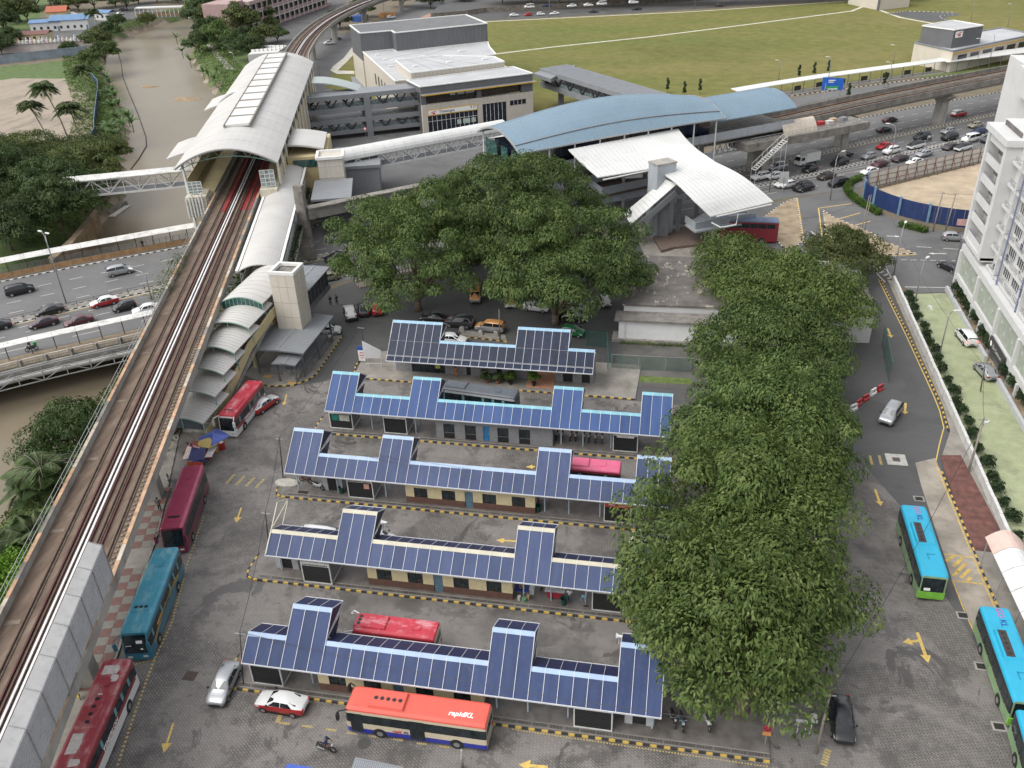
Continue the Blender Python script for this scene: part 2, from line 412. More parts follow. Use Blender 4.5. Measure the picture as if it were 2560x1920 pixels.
dashes(mb,between(MED,SED,.83),None,on=4,off=6);dashes(mb,offset(MED,-1.2),None,off=0)
struct('lane_markings',mb,M_WHT,hw)
mb=MB();dashes(mb,offset(MED,-1.5),None,off=0,z=.034,w=.18);struct('lane_markings',mb,M_YEL,hw)
def clip(line,x0,x1):return[p for p in line if x0<=p[0]<=x1]
FINE=smooth_line([(-138,78),(-104.4,106.7),(-87.1,122.4),(-64.7,138.2),(18.4,202),(44.2,223.9),(86.8,258.2),(165,318)],16)
for(a,b)in((-112,-50),(8,100)):
 ln=clip(FINE,a,b);q=MB();q.loft([[(*offset(ln,.75)[i],.13),(*offset(ln,-.75)[i],.13)]for i in range(len(ln))],closed=False);struct('median_strip',q,M_PAVE)
 kerb(offset(ln,-.85),BW,.62);kerb(offset(ln,.85),BW,.62)
FARF=smooth_line([(-150,92),(-115.8,122),(-91.7,140.7),(-70,156),(6.4,211.5),(47.8,247.3),(92,280.3),(170,336)],16)
kerb(clip(FARF,-122,-72),BW,.65);kerb(clip(FARF,3,101),BW,.74)
DIV=smooth_line([(6,179.5),(17.6,188.1),(30.5,197.8),(57,218.8),(75,233)],8)
q=MB();q.loft([[(*offset(DIV,.35)[i],.12),(*offset(DIV,-.35)[i],.12)]for i in range(len(DIV))],closed=False);struct('traffic_divider',q,M_PAVE)
kerb(offset(DIV,-.45),BW,.62);kerb(offset(DIV,.45),BW,.62)
mb=MB();dashes(mb,offset(DIV,-3.8),None,on=2,off=3);dashes(mb,offset(DIV,.9),None,off=0);dashes(mb,offset(DIV,-.9),None,off=0);struct('lane_markings',mb,M_WHT,hw)
YL=[(-64.5,93),(-60.5,83.7),(-52.4,64.1),(-47.0,47.6),(-44.8,36.5),(-41,20)]
sheet('terminal_road',[(-66,98),(-60,120),(-53,131),(12,173),(24,150),(33.4,141),(33.4,15),(-40,15)],.006,M_ASPH)
sheet('terminal_paving',YL+[(-38,15),(30.5,15),(29.2,50),(27.4,63),(25.6,70),(25.2,79),(22.4,86.5),(17.5,90),(13,96.5),(-34,98.5),(-39,104),(-46.5,96.5),(-52,94.2),(-57,97)],.018,M_PAVER)
sheet('junction_road',[(7,152),(14,173.5),(36,187.2),(34.2,181),(36.2,172.5),(44,163.6),(51,162.8),(110,160),(110,126),(47,128),(44.4,136.4),(36,135),(34.5,141),(27,143.5),(19,147)],.018,M_JUNC)
sheet('station_road',[G2(*p)for p in((628,215),(655,185),(640,150),(690,90),(800,55),(900,5),(960,-30),(1050,-30),(1000,10),(900,45),(845,85),(750,120),(715,150),(705,175),(725,190),(700,215))],.018,M_HWY)
sheet('station_forecourt',[G2(*p)for p in((715,300),(1100,240),(1200,330),(1000,370),(770,440),(745,395),(640,420),(640,330))],.016,M_JUNC)
sheet('far_road',[G2(*p)for p in((930,55),(1050,44),(1400,26),(1840,-3),(2300,-36),(2300,-52),(1840,-18),(1400,8),(1050,27),(930,36))],.02,M_ASPH)
fd=sheet('grass_field',[G2(*p)for p in((703,190),(728,150),(775,110),(1050,46),(1500,23),(1840,1),(2300,-32),(2500,40),(2500,110),(2300,130),(2100,152),(1960,168),(1700,195),(1640,190),(1440,240),(1000,260),(750,200))],.03,M_FIELD)
M_PATH=M('pale concrete drain',(.50,.47,.40),.8,var=.2,scale=.5,stain=.3)
def strip(name,pts,w,z,mt,parent=None,h=0):
 l=offset(pts,w/2);r=offset(pts,-w/2);q=MB()
 if h:
  for i in range(len(pts)-1):q.hexa([(*l[i],z),(*r[i],z),(*r[i+1],z),(*l[i+1],z),(*l[i],z+h),(*r[i],z+h),(*r[i+1],z+h),(*l[i+1],z+h)])
 else:q.loft([[(*l[i],z),(*r[i],z)]for i in range(len(pts))],closed=False)
 return struct(name,q,mt,parent)
strip('field_drain',[G2(*p)for p in((1060,118),(1200,101),(1400,80),(1600,55),(1840,24),(1870,12))],1.5,.04,M_PATH)
strip('field_edge_path',[G2(*p)for p in((1030,48),(1500,25),(1840,2),(2100,-15))],1.4,.04,M_PATH)
strip('field_path',[G2(*p)for p in((1900,22),(1945,38),(2010,50),(2090,54))],1.6,.04,M_PATH)
def mat_panel(name,a,b_,rough=.32):
 m,t,b=NT(name);v=texco(t)
 oi=t.nodes.new('ShaderNodeObjectInfo')
 c=ramp(t,noise(t,texco(t,(1.6,.35,.35)),.8,5,.6),[(.3,a),(.72,b_)])
 hv=t.nodes.new('ShaderNodeHueSaturation');link(t,c,hv.inputs['Color'])
 link(t,math_(t,'ADD',.86,math_(t,'MULTIPLY',oi.outputs['Random'],.28)),hv.inputs['Value'])
 c=mix(t,ramp(t,noise(t,v,2.2,6,.7),[(.55,0.0),(.8,.35)]),hv.outputs[0],(.12,.12,.125))
 link(t,c,b.inputs['Base Color']);b.inputs['Roughness'].default_value=rough+.15;b.inputs['Specular IOR Level'].default_value=.16
 bump(t,b,noise(t,texco(t,(3,.4,.4)),1.2,3),.15,.02);return m
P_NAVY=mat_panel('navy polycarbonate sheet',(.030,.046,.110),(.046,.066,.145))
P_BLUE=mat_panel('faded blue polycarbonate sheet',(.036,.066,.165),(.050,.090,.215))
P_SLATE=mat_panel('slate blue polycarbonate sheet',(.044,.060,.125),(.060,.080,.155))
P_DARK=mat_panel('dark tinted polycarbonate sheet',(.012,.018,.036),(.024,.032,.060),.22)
P_BACK=mat_panel('dark navy sheet',(.018,.022,.060),(.026,.030,.078),.2)
M_RIB=M('white aluminium strip',(.52,.53,.55),.45,var=.08,scale=3)
M_CAPB=M('pale blue ridge flashing',(.30,.40,.55),.5,var=.1,scale=.8);M_CAPT=M('turquoise ridge flashing',(.17,.38,.45),.5,var=.15,scale=.8)
M_CAPC=M('cream ridge flashing',(.46,.43,.33),.5,var=.12,scale=.8);M_CAPG=M('blue grey ridge flashing',(.22,.36,.47),.5,var=.15,scale=.8)
M_CREAM=M('cream wall tile',(.62,.53,.33),.5,var=.08,scale=2,stain=.25,stain_col=(.3,.25,.16));M_BROWN=M('brown wall tile',(.135,.075,.058),.45,var=.15,scale=2)
M_GREYW=M('grey wall paint',(.24,.24,.25),.6,var=.1,scale=1.5,stain=.4,stain_col=(.12,.115,.11));M_LGREY=M('light grey wall paint',(.43,.44,.45),.6,var=.08,scale=1.5,stain=.3,stain_col=(.2,.19,.18))
M_SHUT=M('black roller shutter',(.022,.022,.024),.5,var=.2,scale=4);M_WFRAME=M('white painted frame',(.62,.62,.60),.5,var=.12,scale=2,stain=.4,stain_col=(.25,.23,.2))
M_WIN=GLASS('dark window glass');M_DOORB=M('blue grey steel door',(.10,.17,.23),.5,var=.25,scale=1.5);M_DOORB2=M('bright blue steel door',(.03,.19,.42),.5,var=.25,scale=1.5)
M_PLAT=M('platform screed',(.155,.14,.128),.6,var=.3,scale=.7,stain=.7,stain_col=(.07,.062,.056));M_DRAIN=M('drain slot',(.02,.019,.018),.8,var=.2)
M_POST=M('pale blue post paint',(.42,.50,.55),.5,var=.12,scale=2);M_BLK=M('black plastic',(.018,.018,.019),.45,var=.2);M_STEEL=M('galvanised steel',(.34,.345,.35),.45,.35,var=.15,scale=2)
M_GRNB=M('dark green plastic',(.01,.06,.045),.5,var=.2);M_WHITE=M('white gloss paint',(.72,.72,.71),.4,var=.05)
M_RED=M('red sign board',(.50,.075,.05),.5,var=.1);M_TXTW=M('white lettering',(.80,.80,.78),.5,var=.02);M_TXTB=M('black lettering',(.02,.02,.022),.5,var=.02);M_TXTR=M('red lettering',(.55,.02,.03),.45,var=.02)
BAY=1.15
def slab_panel(p,th=.035,m=0):
 q=MB();n=(Vector(p[1])-Vector(p[0])).cross(Vector(p[3])-Vector(p[0])).normalized()*th
 q.hexa([Vector(a)-n for a in p]+[Vector(a)for a in p],m);return q
def shelter(name,x0,y0,pat,mp,mb_,cap,label,ext=None,fr=(0,3.42),low=((2.05,4.96),(4.2,3.75)),tall=((4.1,6.66),(6.3,5.38)),apron=None):
 root=thing(name,(x0,y0,0),0,label,'bus shelter','blue canopied bus platforms')
 x=x0;n=0;secs=[]
 for kind,cnt in pat:
  secs.append((kind,x,cnt));x+=cnt*BAY
 xe=x
 ey=y0+fr[0];ez=fr[1]
 for si,(kind,xs,cnt)in enumerate(secs):
  (ry,rz),(by,bz)=(tall if kind=='T' else low);ry+=y0;by+=y0
  for k in range(cnt):
   a,b=xs+k*BAY+.022,xs+(k+1)*BAY-.022
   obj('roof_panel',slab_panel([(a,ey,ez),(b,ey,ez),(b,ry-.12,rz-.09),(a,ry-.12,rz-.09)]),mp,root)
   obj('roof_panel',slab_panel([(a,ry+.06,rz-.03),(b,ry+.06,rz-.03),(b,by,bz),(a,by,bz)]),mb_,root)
   if apron:
    ay,az=y0+apron[0],apron[1]
    obj('roof_panel',slab_panel([(a,ay,az),(b,ay,az),(b,ey-.03,ez-.03),(a,ey-.03,ez-.03)]),mp,root)
  rb=MB()
  for k in range(cnt+1):
   if k==0 and si and kind=='L':continue
   if k==cnt and si<len(secs)-1 and kind=='L':continue
   xx=xs+k*BAY
   rb.bar((xx,ey,ez+.03),(xx,ry,rz+.03),.042,.06);rb.bar((xx,ry,rz+.03),(xx,by,bz+.03),.035,.05)
   if apron:rb.bar((xx,y0+apron[0],apron[1]+.03),(xx,ey,ez+.03),.05,.06)
  rb.bar((xs,by,bz+.01),(xs+cnt*BAY,by,bz+.01),.06,.09)
  obj('roof_rib',rb,M_RIB,root)
  c=MB();s=(rz-ez)/(ry-ey);w=.30
  x1=xs+cnt*BAY
  c.hexa([(xs,ry-w,rz-w*s+.025),(x1,ry-w,rz-w*s+.025),(x1,ry,rz+.025),(xs,ry,rz+.025),(xs,ry-w,rz-w*s+.055),(x1,ry-w,rz-w*s+.055),(x1,ry+.02,rz+.06),(xs,ry+.02,rz+.06)])
  c.hexa([(xs,ry,rz+.02),(x1,ry,rz+.02),(x1,ry+.09,rz-.035),(xs,ry+.09,rz-.035),(xs,ry,rz+.055),(x1,ry,rz+.055),(x1,ry+.09,rz),(xs,ry+.09,rz)])
  obj('ridge_flashing',c,cap,root)
  if kind=='T':
   (ly,lz),(lby,lbz)=low;ly+=y0;lby+=y0
   for sx in(xs,x1):
    if(sx==xs and si==0)or(sx==x1 and si==len(secs)-1):pass
    f=MB()
    f.bar((sx,ry,rz),(sx,by,bz),.07);f.bar((sx,by,bz),(sx,ly,lz+.05),.07);f.bar((sx,ly,lz),(sx,ry,rz),.07)
    f.bar((sx,ly+.3,lz+.2),(sx,ly+.9,lz-.6),.05)
    obj('tower_frame',f,M_RIB if cap is not M_CAPC else M_CAPC,root)
    g=MB();d=.03 if sx==xs else-.03
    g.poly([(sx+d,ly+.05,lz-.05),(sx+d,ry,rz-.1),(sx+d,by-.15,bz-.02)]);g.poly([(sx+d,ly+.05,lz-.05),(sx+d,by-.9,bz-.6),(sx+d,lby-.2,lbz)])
    obj('tower_dark_infill',g,P_BACK,root)  # dark sheet added across the open tower side, standing in for its shaded interior
 e=MB();fy,fz=(y0+apron[0],apron[1])if apron else(ey,ez)
 e.box(x0-.04,xe+.04,fy-.05,fy+.03,fz-.07,fz+.05)
 if apron:e.box(x0-.04,xe+.04,ey-.03,ey+.03,ez-.06,ez+.06)
 obj('eave_trim',e,M_RIB,root)
 for xx in(x0+.5,x0+5.2,x0+10.8,-12.2,-9.6,-6.3,xe-.6):
  for yy,top in((y0+1.6,ez+1.0),(y0+3.6,low[1][1])):
   if apron:continue
   p=MB();p.tube([(xx,yy,.15),(xx,yy,top)],.075,8);obj('post',p,M_POST,root)
 p=MB()
 for yy,zz in((y0+.35,ez+.18),(y0+2.05,low[0][1]-.16),(y0+3.8,low[1][1]-.05)):
  p.box(x0+.1,xe-.1,yy-.04,yy+.04,zz-.12,zz-.04)
 obj('purlins',p,M_STEEL,root)
 return root,xe
def platform(x0,x1,y0,depth,nose=True):
 q=MB()
 pts=[(x0+1.1,y0),(x1,y0),(x1,y0+depth),(x0+.9,y0+depth),(x0,y0+depth-1.0),(x0-.1,y0+1.3),(x0+.25,y0+.5)]
 q.prism(pts,-.02,.15);pl=struct('platform',q,M_PLAT)
 d=MB();xx=x0+1.6
 while xx<x1-.3:
  if int(xx*7)%9:d.box(xx,xx+.045,y0+.34,y0+.62,.152,.158)
  xx+=.115
 e=MB();e.box(x0+1.4,x1,y0+.2,y0+.3,.151,.17);e.box(x0+1.4,x1,y0+.66,y0+.76,.151,.175)
 struct('drain_edge',e,M_PAVE,pl);o=struct('drain_slots',d,M_DRAIN,pl)
 kerb([(x0+.9,y0+.02),(x1,y0+.02)],BY,.535,.2,.17)
 kerb([(x0+.75,y0+.05),(x0+.2,y0+.4),(x0-.12,y0+1.2),(x0-.05,y0+depth-1.2)],BY,.5,.2,.17)
 return pl
def wall_block(x0,x1,y0,y1,kind,label,cat='building',h=3.0):
 """ticket-office wall with windows and a door, front towards the camera"""
 r=thing('ticket_office',((x0+x1)/2,y0,.15),0,label,cat)
 wins=[(.95,2.45),(4.05,5.55),(8.55,10.05),(11.75,13.2)];door=(6.6,7.5)
 if kind=='grey':wins=[(.95,2.3),(3.6,4.95),(7.6,8.95),(10.2,11.55)];door=(5.85,6.6)
 up,lo=(M_CREAM,M_BROWN)if kind=='cream' else(M_GREYW,M_GREYW)
 z0,zs,z1,z2=.15,.95,2.2,h
 edges=sorted([0]+[e for w in wins+[door]for e in w]+[x1-x0])
 q=MB()
 for i in range(len(edges)-1):
  a,b=edges[i],edges[i+1]
  if(a,b)in wins:q.box(x0+a,x0+b,y0,y0+.15,z1,z2)
  elif(a,b)==door:q.box(x0+a,x0+b,y0,y0+.15,2.3,z2)
  else:q.box(x0+a,x0+b,y0,y0+.15,zs,z2)
 q.box(x0,x0+.15,y0+.15,y1,zs,z2);q.box(x1-.15,x1,y0+.15,y1,zs,z2);q.box(x0+.15,x1-.15,y1-.15,y1,z0,z2);q.box(x0+.15,x1-.15,y0+.15,y1-.15,z2-.1,z2)
 obj('wall',q,up,r)
 for i in range(len(edges)-1):
  a,b=edges[i],edges[i+1]
  if(a,b)==door:continue
  q=MB();q.box(x0+a+.006,x0+b-.006,y0-.02,y0+.15,z0,zs-.004);obj('dado_panel',q,lo,r)
 q=MB();q.box(x0,x0+.15,y0+.15,y1,z0,zs);q.box(x1-.15,x1,y0+.15,y1,z0,zs);obj('dado_panel',q,lo,r)
 for a,b in wins:
  f=MB();zb=zs if kind=='cream' else zs-.0
  f.box(x0+a,x0+b,y0+.09,y0+.11,zb,z1);w=obj('window',f,M_WIN,r)
  g=MB();g.box(x0+a,x0+a+.05,y0+.05,y0+.088,zb,z1);g.box(x0+b-.05,x0+b,y0+.05,y0+.088,zb,z1);g.box(x0+(a+b)/2-.02,x0+(a+b)/2+.02,y0+.05,y0+.088,zb,z1);g.box(x0+a,x0+b,y0+.05,y0+.087,zb,zb+.05);g.box(x0+a,x0+b,y0+.05,y0+.087,z1-.05,z1)
  obj('window_frame',g,M_SHUT,w,False)
  if kind=='grey':
   g=MB()
   for s in range(7):g.box(x0+a+.02,x0+b-.02,y0-.05,y0-.022,z0+.04+s*.11,z0+.04+s*.11+.09)
   obj('shutter',g,M_SHUT,r)
 g=MB();g.box(x0+door[0]+.03,x0+door[1]-.03,y0+.05,y0+.1,z0,2.28);dd=obj('door',g,M_DOORB if kind=='cream' else M_DOORB2,r)
 g=MB();g.box(x0+door[1]-.16,x0+door[1]-.1,y0-.01,y0+.049,1.1,1.25);obj('handle',g,M_STEEL,dd,False)
 return r
def kiosk(x0,x1,y0,label,sign=None,h=2.75,depth=2.6,glass=False):
 r=thing('ticket_kiosk',((x0+x1)/2,y0,.15),0,label,'kiosk','shuttered ticket kiosks')
 q=MB();q.box(x0+.08,x1-.08,y0+.1,y0+depth,.15,h);obj('wall',q,M_GREYW,r)
 q=MB();q.box(x0,x0+.1,y0,y0+depth,.15,.3)
 for xx in(x0,x1-.1):q.box(xx,xx+.1,y0-.02,y0+.1,.15,h+.05)
 q.box(x0+.1,x1-.1,y0-.02,y0+.1,h-.42,h+.05);q.box(x0+.1,x1-.1,y0-.02,y0+.1,.15,.26);q.box(x1-.1,x1,y0+.1,y0+depth,.15,.26);q.box(x1-.06,x1+.03,y0+depth-.1,y0+depth+.02,.15,h)
 obj('frame',q,M_WFRAME,r)
 q=MB();n=16;hh=(h-.42-.26)/n
 for s in range(n):q.box(x0+.1,x1-.1,y0+.035+(.012 if s%2 else 0),y0+.099,.26+s*hh,.26+s*hh+hh*.93)
 obj('roller_shutter',q,M_SHUT,r)
 if sign=='slots':
  q=MB()
  for s in range(18):q.box(x0+.2+s*(x1-x0-.4)/18,x0+.2+s*(x1-x0-.4)/18+.09,y0-.03,y0-.02,h-.36,h-.2)
  obj('vent_slots',q,M_SHUT,r)
 if glass:
  q=MB();q.box(x0+.35,x0+1.25,y0-.03,y0+.034,1.35,2.2);obj('window',q,M('green notice glass',(.02,.16,.12),.15),r)
  q=MB();q.box(x0+1.32,x1-.35,y0-.03,y0+.034,1.35,2.2);obj('notice_board',q,M('pale notice sheets',(.45,.46,.40),.6,var=.4,scale=5),r)
 return r
PAT_FULL=[('T',3),('L',6),('T',3),('L',12),('T',3),('L',6),('T',3)]
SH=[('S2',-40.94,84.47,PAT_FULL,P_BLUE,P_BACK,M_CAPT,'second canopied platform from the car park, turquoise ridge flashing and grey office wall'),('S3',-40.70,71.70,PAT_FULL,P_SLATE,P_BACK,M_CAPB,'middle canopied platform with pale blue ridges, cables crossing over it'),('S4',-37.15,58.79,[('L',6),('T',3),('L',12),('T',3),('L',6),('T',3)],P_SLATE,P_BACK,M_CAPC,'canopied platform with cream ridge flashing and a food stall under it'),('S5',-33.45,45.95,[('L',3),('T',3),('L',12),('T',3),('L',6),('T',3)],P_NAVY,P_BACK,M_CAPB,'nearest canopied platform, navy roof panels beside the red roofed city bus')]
WTAG={'S2':'grey','S3':'cream','S4':'cream','S5':'cream'}
WLAB={'S2':'grey walled ticket office with bright blue door under the turquoise ridged canopy','S3':'cream and brown tiled ticket office under the middle canopy','S4':'cream and brown tiled ticket office beside the food stall','S5':'cream and brown tiled ticket office half hidden by the red roofed bus'}
for nm,x0,y0,pat,mp,mbk,cap,lab in SH:
 r,xe=shelter('bus_shelter',x0,y0,pat,mp,mbk,cap,lab,**({}if nm in('S4','S5')else dict(low=((2.05,4.96),(4.15,3.42)),tall=((4.1,6.66),(6.25,5.12)))))
 platform({'S2':-43,'S3':-42.6,'S4':-40,'S5':-36}[nm],{'S2':4,'S3':4,'S4':5,'S5':9.5}[nm],y0,4.9)
 wall_block(-27.4,-13.15,y0+1.06,y0+3.6,WTAG[nm],WLAB[nm])
kiosk(-41.1,-38.1,85.7,'dark kiosk with green glass notice window at the left end of its platform',None,glass=True)
kiosk(-34.05,-31.1,85.55,'black shuttered kiosk left of the grey ticket office')
k=kiosk(-6.05,-3.15,85.6,'black shuttered kiosk with a white name board near the parked motorcycles')
q=MB();q.box(-5.6,-3.6,85.5,85.56,2.15,2.75);sg=obj('sign_board',q,M_TXTW,k)
lettering('SETIA JUJUNG TRANSPORT',.15,M_TXTB,sg,(-4.6,85.494,2.52),(1,0,0),(0,0,1),True);lettering('SDN. BHD.',.15,M_TXTB,sg,(-4.6,85.494,2.3),(1,0,0),(0,0,1),True)
k=kiosk(-34.05,-31.1,72.65,'black shuttered kiosk with slotted white fascia and a pink notice on it','slots')
q=MB();q.box(-32.1,-31.5,72.6,72.62,1.55,2.2);obj('notice',q,M('faded pink notice',(.62,.33,.27),.6,var=.15),k)
k=kiosk(-5.85,-3.0,72.6,'black shuttered kiosk under a red sign board at the edge of the trees')
q=MB();q.box(-5.75,-3.1,72.5,72.57,2.2,2.72);sg=obj('sign_board',q,M_RED,k)
lettering('MARA',.22,M_TXTW,sg,(-5.0,72.494,2.5),(1,0,0),(0,0,1),True,bold=.012);lettering('Liner',.34,M_TXTW,sg,(-3.95,72.494,2.44),(1,0,0),(0,0,1),True,shear=.35)
kiosk(-33.85,-30.9,59.2,'black shuttered kiosk at the left end of the cream ridged platform','slots')
kiosk(-5.7,-2.75,59.7,'black shuttered kiosk beside the food stall, leaves hanging over it','slots')
kiosk(-33.4,-30.6,46.75,'black shuttered kiosk at the left end of the nearest platform')
kiosk(-5.75,-2.65,46.7,'black shuttered kiosk at the right end of the nearest platform','slots')
for nm,xa,y,lab in(('a',-37.35,73.5,'small grey room with dark door beside the parked motorcycles'),('b',-37.3,60.7,'small pale grey room with dark door at the end of the cream ridged platform'),('c',-1.75,47.7,'small pale grey room with dark door at the right end of the nearest platform')):
 r=thing('store_room',(xa+1.2,y,.15),0,lab,'store room');q=MB();q.box(xa,xa+.62,y,y+1.8,.15,2.9);q.box(xa+1.7,xa+2.35,y,y+1.8,.15,2.9);q.box(xa+.62,xa+1.7,y,y+1.8,2.35,2.9);obj('wall',q,M_LGREY,r)
 q=MB()
 for s in range(12):q.box(xa+.62,xa+1.7,y+.1,y+.14+(.012 if s%2 else 0),.16+s*.18,.16+s*.18+.17)
 obj('door',q,M_SHUT,r)
r1,xe1=shelter('bus_shelter',-37.35,97.9,[('T',6),('L',9),('T',6),('L',3)],P_DARK,P_BACK,M_CAPG,'dark glossy canopied building with potted plants, nearest the car park',fr=(.35,3.86),low=((2.25,5.52),(4.4,4.2)),tall=((4.25,7.2),(6.4,5.9)),apron=(-.4,3.44))
q=MB();q.prism([(-42.6,98.2),(-4.2,97.6),(-4.0,106.5),(-38,107),(-43.2,105)],-.02,.14);struct('platform',q,M_PAVE)
kerb([(-42.4,98.15),(-4.2,97.55)],BY,.54,.2,.16);kerb([(-42.5,98.4),(-43.4,101.4),(-43.2,105)],BY,.54,.2,.16)
r=thing('terminal_office',(-24,100.7,.14),0,'grey walled terminal office under the dark glossy canopy','building')
q=MB();D=[(-37.1,-34.0),(-32.6,-30.2),(-25.6,-25.1),(-20.4,-18.6),(-15.9,-14.7),(-11.8,-10.5)]
segs=[(-37.2,-34.9,0),(-34.9,-30.2,2),(-30.2,-27.2,0),(-27.2,-26.6,3),(-26.6,-23.0,1),(-23.0,-22.3,3),(-22.3,-18.8,1),(-15.0,-14.0,1),(-14.0,-12.7,4),(-12.7,-11.5,1),(-11.5,-10.4,5),(-10.4,-9.9,1)]
for a,b,k in segs:
 if k==1:q.box(a,b,100.7,100.9,.14,3.4)
 elif k==0:q.box(a,b,100.7,100.9,.14,1.7);q.box(a,b,100.7,100.9,2.4,3.4)
 else:q.box(a,b,100.7,100.9,2.6,3.4)
q.box(-37.2,-18.8,103.2,103.4,.14,3.4);q.box(-15,-9.9,103.2,103.4,.14,3.4);q.box(-37.2,-37.0,100.9,103.2,.14,3.4);q.box(-10.1,-9.9,100.9,103.2,.14,3.4)
obj('wall',q,M_GREYW,r)
for a,b,k in segs:
 w=MB()
 if k==0:w.box(a,b,100.78,100.82,1.7,2.4);o=obj('window',w,M_WIN,r);g=MB();[g.box(a+i*(b-a)/6-.03,a+i*(b-a)/6+.03,100.72,100.779,1.7,2.4)for i in range(1,6)];obj('window_frame',g,M_WFRAME,o,False)
 elif k==2:w.box(a,b,100.82,100.86,.14,2.6);o=obj('glass_front',w,M_WIN,r);g=MB();[g.box(a+i*(b-a)/4-.03,a+i*(b-a)/4+.03,100.76,100.819,.14,2.6)for i in range(1,4)];obj('window_frame',g,M_SHUT,o,False);y=MB();y.box(-31.6,-30.9,100.74,100.81,.9,2.2);obj('notice',y,M('yellow green notice',(.45,.45,.10),.6),r)
 elif k==3:w.box(a,b,100.8,100.85,.14,2.6);obj('door',w,M_SHUT,r)
 elif k==4:w.box(a,b,100.8,100.84,.14,1.35);obj('shutter',w,M_SHUT,r);w=MB();w.box(a,b,100.8,100.83,1.352,2.6);obj('window',w,M_WIN,r)
 elif k==5:w.box(a,b,100.8,100.84,.14,1.6);obj('shutter',w,M_SHUT,r);w=MB();w.box(a,b,100.66,100.72,1.9,2.7);obj('sign_board',w,M_RED,r)
q=MB();q.box(-18.7,-15.1,98.6,103.1,.142,.175);struct('entrance_tiles',q,M('salmon entrance tile',(.48,.25,.155),.45,var=.15,scale=2))
VA=Vector((-49,47.5));VT=Vector((-.3065,.9519));VN=Vector((.9519,.3065))
def V(s,l,z):p=VA+VT*s+VN*l;return(p.x,p.y,z)
def mat_deck():
 m,t,b=NT('stained track slab');v=texco(t)
 c=ramp(t,noise(t,texco(t,(1,.22,1),(0,0,.31)),.7,8,.7),[(.28,(.070,.046,.033)),(.5,(.140,.098,.070)),(.72,(.215,.165,.122))])
 c=mix(t,ramp(t,noise(t,v,.35,6,.7),[(.55,0.0),(.72,.6)]),c,(.24,.19,.145))
 link(t,c,b.inputs['Base Color']);b.inputs['Roughness'].default_value=.85;bump(t,b,noise(t,v,9,4),.4,.03);return m
M_DECK=mat_deck()
M_PARA=M('flaking parapet top',(.42,.27,.17),.85,var=.35,scale=.9,stain=.7,stain_col=(.13,.085,.06));M_GIRD=M('girder concrete',(.30,.285,.26),.85,var=.2,scale=.4,stain=.6,stain_col=(.12,.105,.09),streak=True)
M_RAIL=M('rusty steel rail',(.085,.05,.036),.55,.5,var=.3,scale=2);M_PLINTH=M('rail plinth',(.19,.15,.115),.85,var=.3,scale=1.5,stain=.5,stain_col=(.06,.045,.035));M_PIPE=M('white conductor cover',(.66,.65,.64),.5,var=.1,scale=.6,stain=.25)
M_TRED=M('red painted track bed',(.27,.028,.03),.7,var=.3,scale=1,stain=.4);M_DRED=M('dark red cover board',(.075,.018,.018),.6,var=.3,scale=1)
M_ROOFL=M('light grey standing seam',(.50,.485,.46),.5,.1,var=.07,scale=.12,stain=.28,stain_col=(.33,.30,.27));M_ROOFW=M('white standing seam',(.60,.60,.58),.45,.05,var=.06,scale=.12,stain=.35,stain_col=(.36,.34,.31))
M_ROOFG=M('grey metal deck',(.24,.25,.262),.45,.2,var=.08,scale=.5,stain=.25,stain_col=(.16,.16,.165));M_YWALL=M('pale yellow render',(.50,.415,.235),.75,var=.08,scale=.6,stain=.3,stain_col=(.3,.24,.14))
M_WSTEEL=M('white painted steel',(.60,.60,.58),.5,var=.08,scale=1,stain=.3,stain_col=(.3,.25,.2));M_GREENST=M('pale green steel',(.20,.34,.28),.5,var=.1,scale=1);M_GLG=GLASS('green tinted glass',(.035,.085,.075),.08)
M_BEIGE=M('beige cladding panel',(.52,.475,.405),.55,var=.05,scale=.5,stain=.2,stain_col=(.36,.32,.27));M_DKGREY=M('dark grey cladding',(.115,.118,.124),.55,var=.08,scale=.4);M_MGREY=M('mid grey cladding',(.20,.205,.215),.5,var=.08,scale=.4)
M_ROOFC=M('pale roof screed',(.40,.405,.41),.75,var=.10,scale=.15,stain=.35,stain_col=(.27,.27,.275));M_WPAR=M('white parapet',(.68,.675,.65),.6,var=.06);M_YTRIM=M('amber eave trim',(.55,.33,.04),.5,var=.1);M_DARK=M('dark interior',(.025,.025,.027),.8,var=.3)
def swept(path_l,prof,mats=0,mb=None):
 mb=mb or MB();mb.loft([[(*p,z)for p,z in zip(r,prof)]for r in path_l],True,True,mats);return mb
CL=[tuple(V(s,0,0)[:2])for s in range(-45,241,13)]+[(-126.5,284),(-136.8,322),(-143.2,362),(-144.0,405),(-138,448),(-124,490),(-96,545)]
CL=CL[:-7]+smooth_line([CL[-8]]+CL[-7:],5)[1:]
def rib(lat):return offset(CL,-lat)
def band(name,l0,l1,z0,z1,mt,root):
 a,b=rib(l0),rib(l1);q=MB()
 q.loft([[(*a[i],z0),(*b[i],z0),(*b[i],z1),(*a[i],z1)]for i in range(len(CL))],True,True);return obj(name,q,mt,root)
rv=thing('railway_viaduct',V(-3,0,0),0,'long brown stained railway viaduct crossing the left side with two tracks','viaduct')
q=MB();L=[rib(x)for x in(-4.1,-2.0,-1.7,1.7,2.0,4.1)]
q.loft([[(*L[0][i],8.55),(*L[0][i],8.3),(*L[1][i],8.0),(*L[2][i],6.7),(*L[3][i],6.7),(*L[4][i],8.0),(*L[5][i],8.3),(*L[5][i],8.55)]for i in range(len(CL))],True,True);obj('girder',q,M_GIRD,rv)
band('track_slab',-3.88,3.88,8.56,8.62,M_DECK,rv)
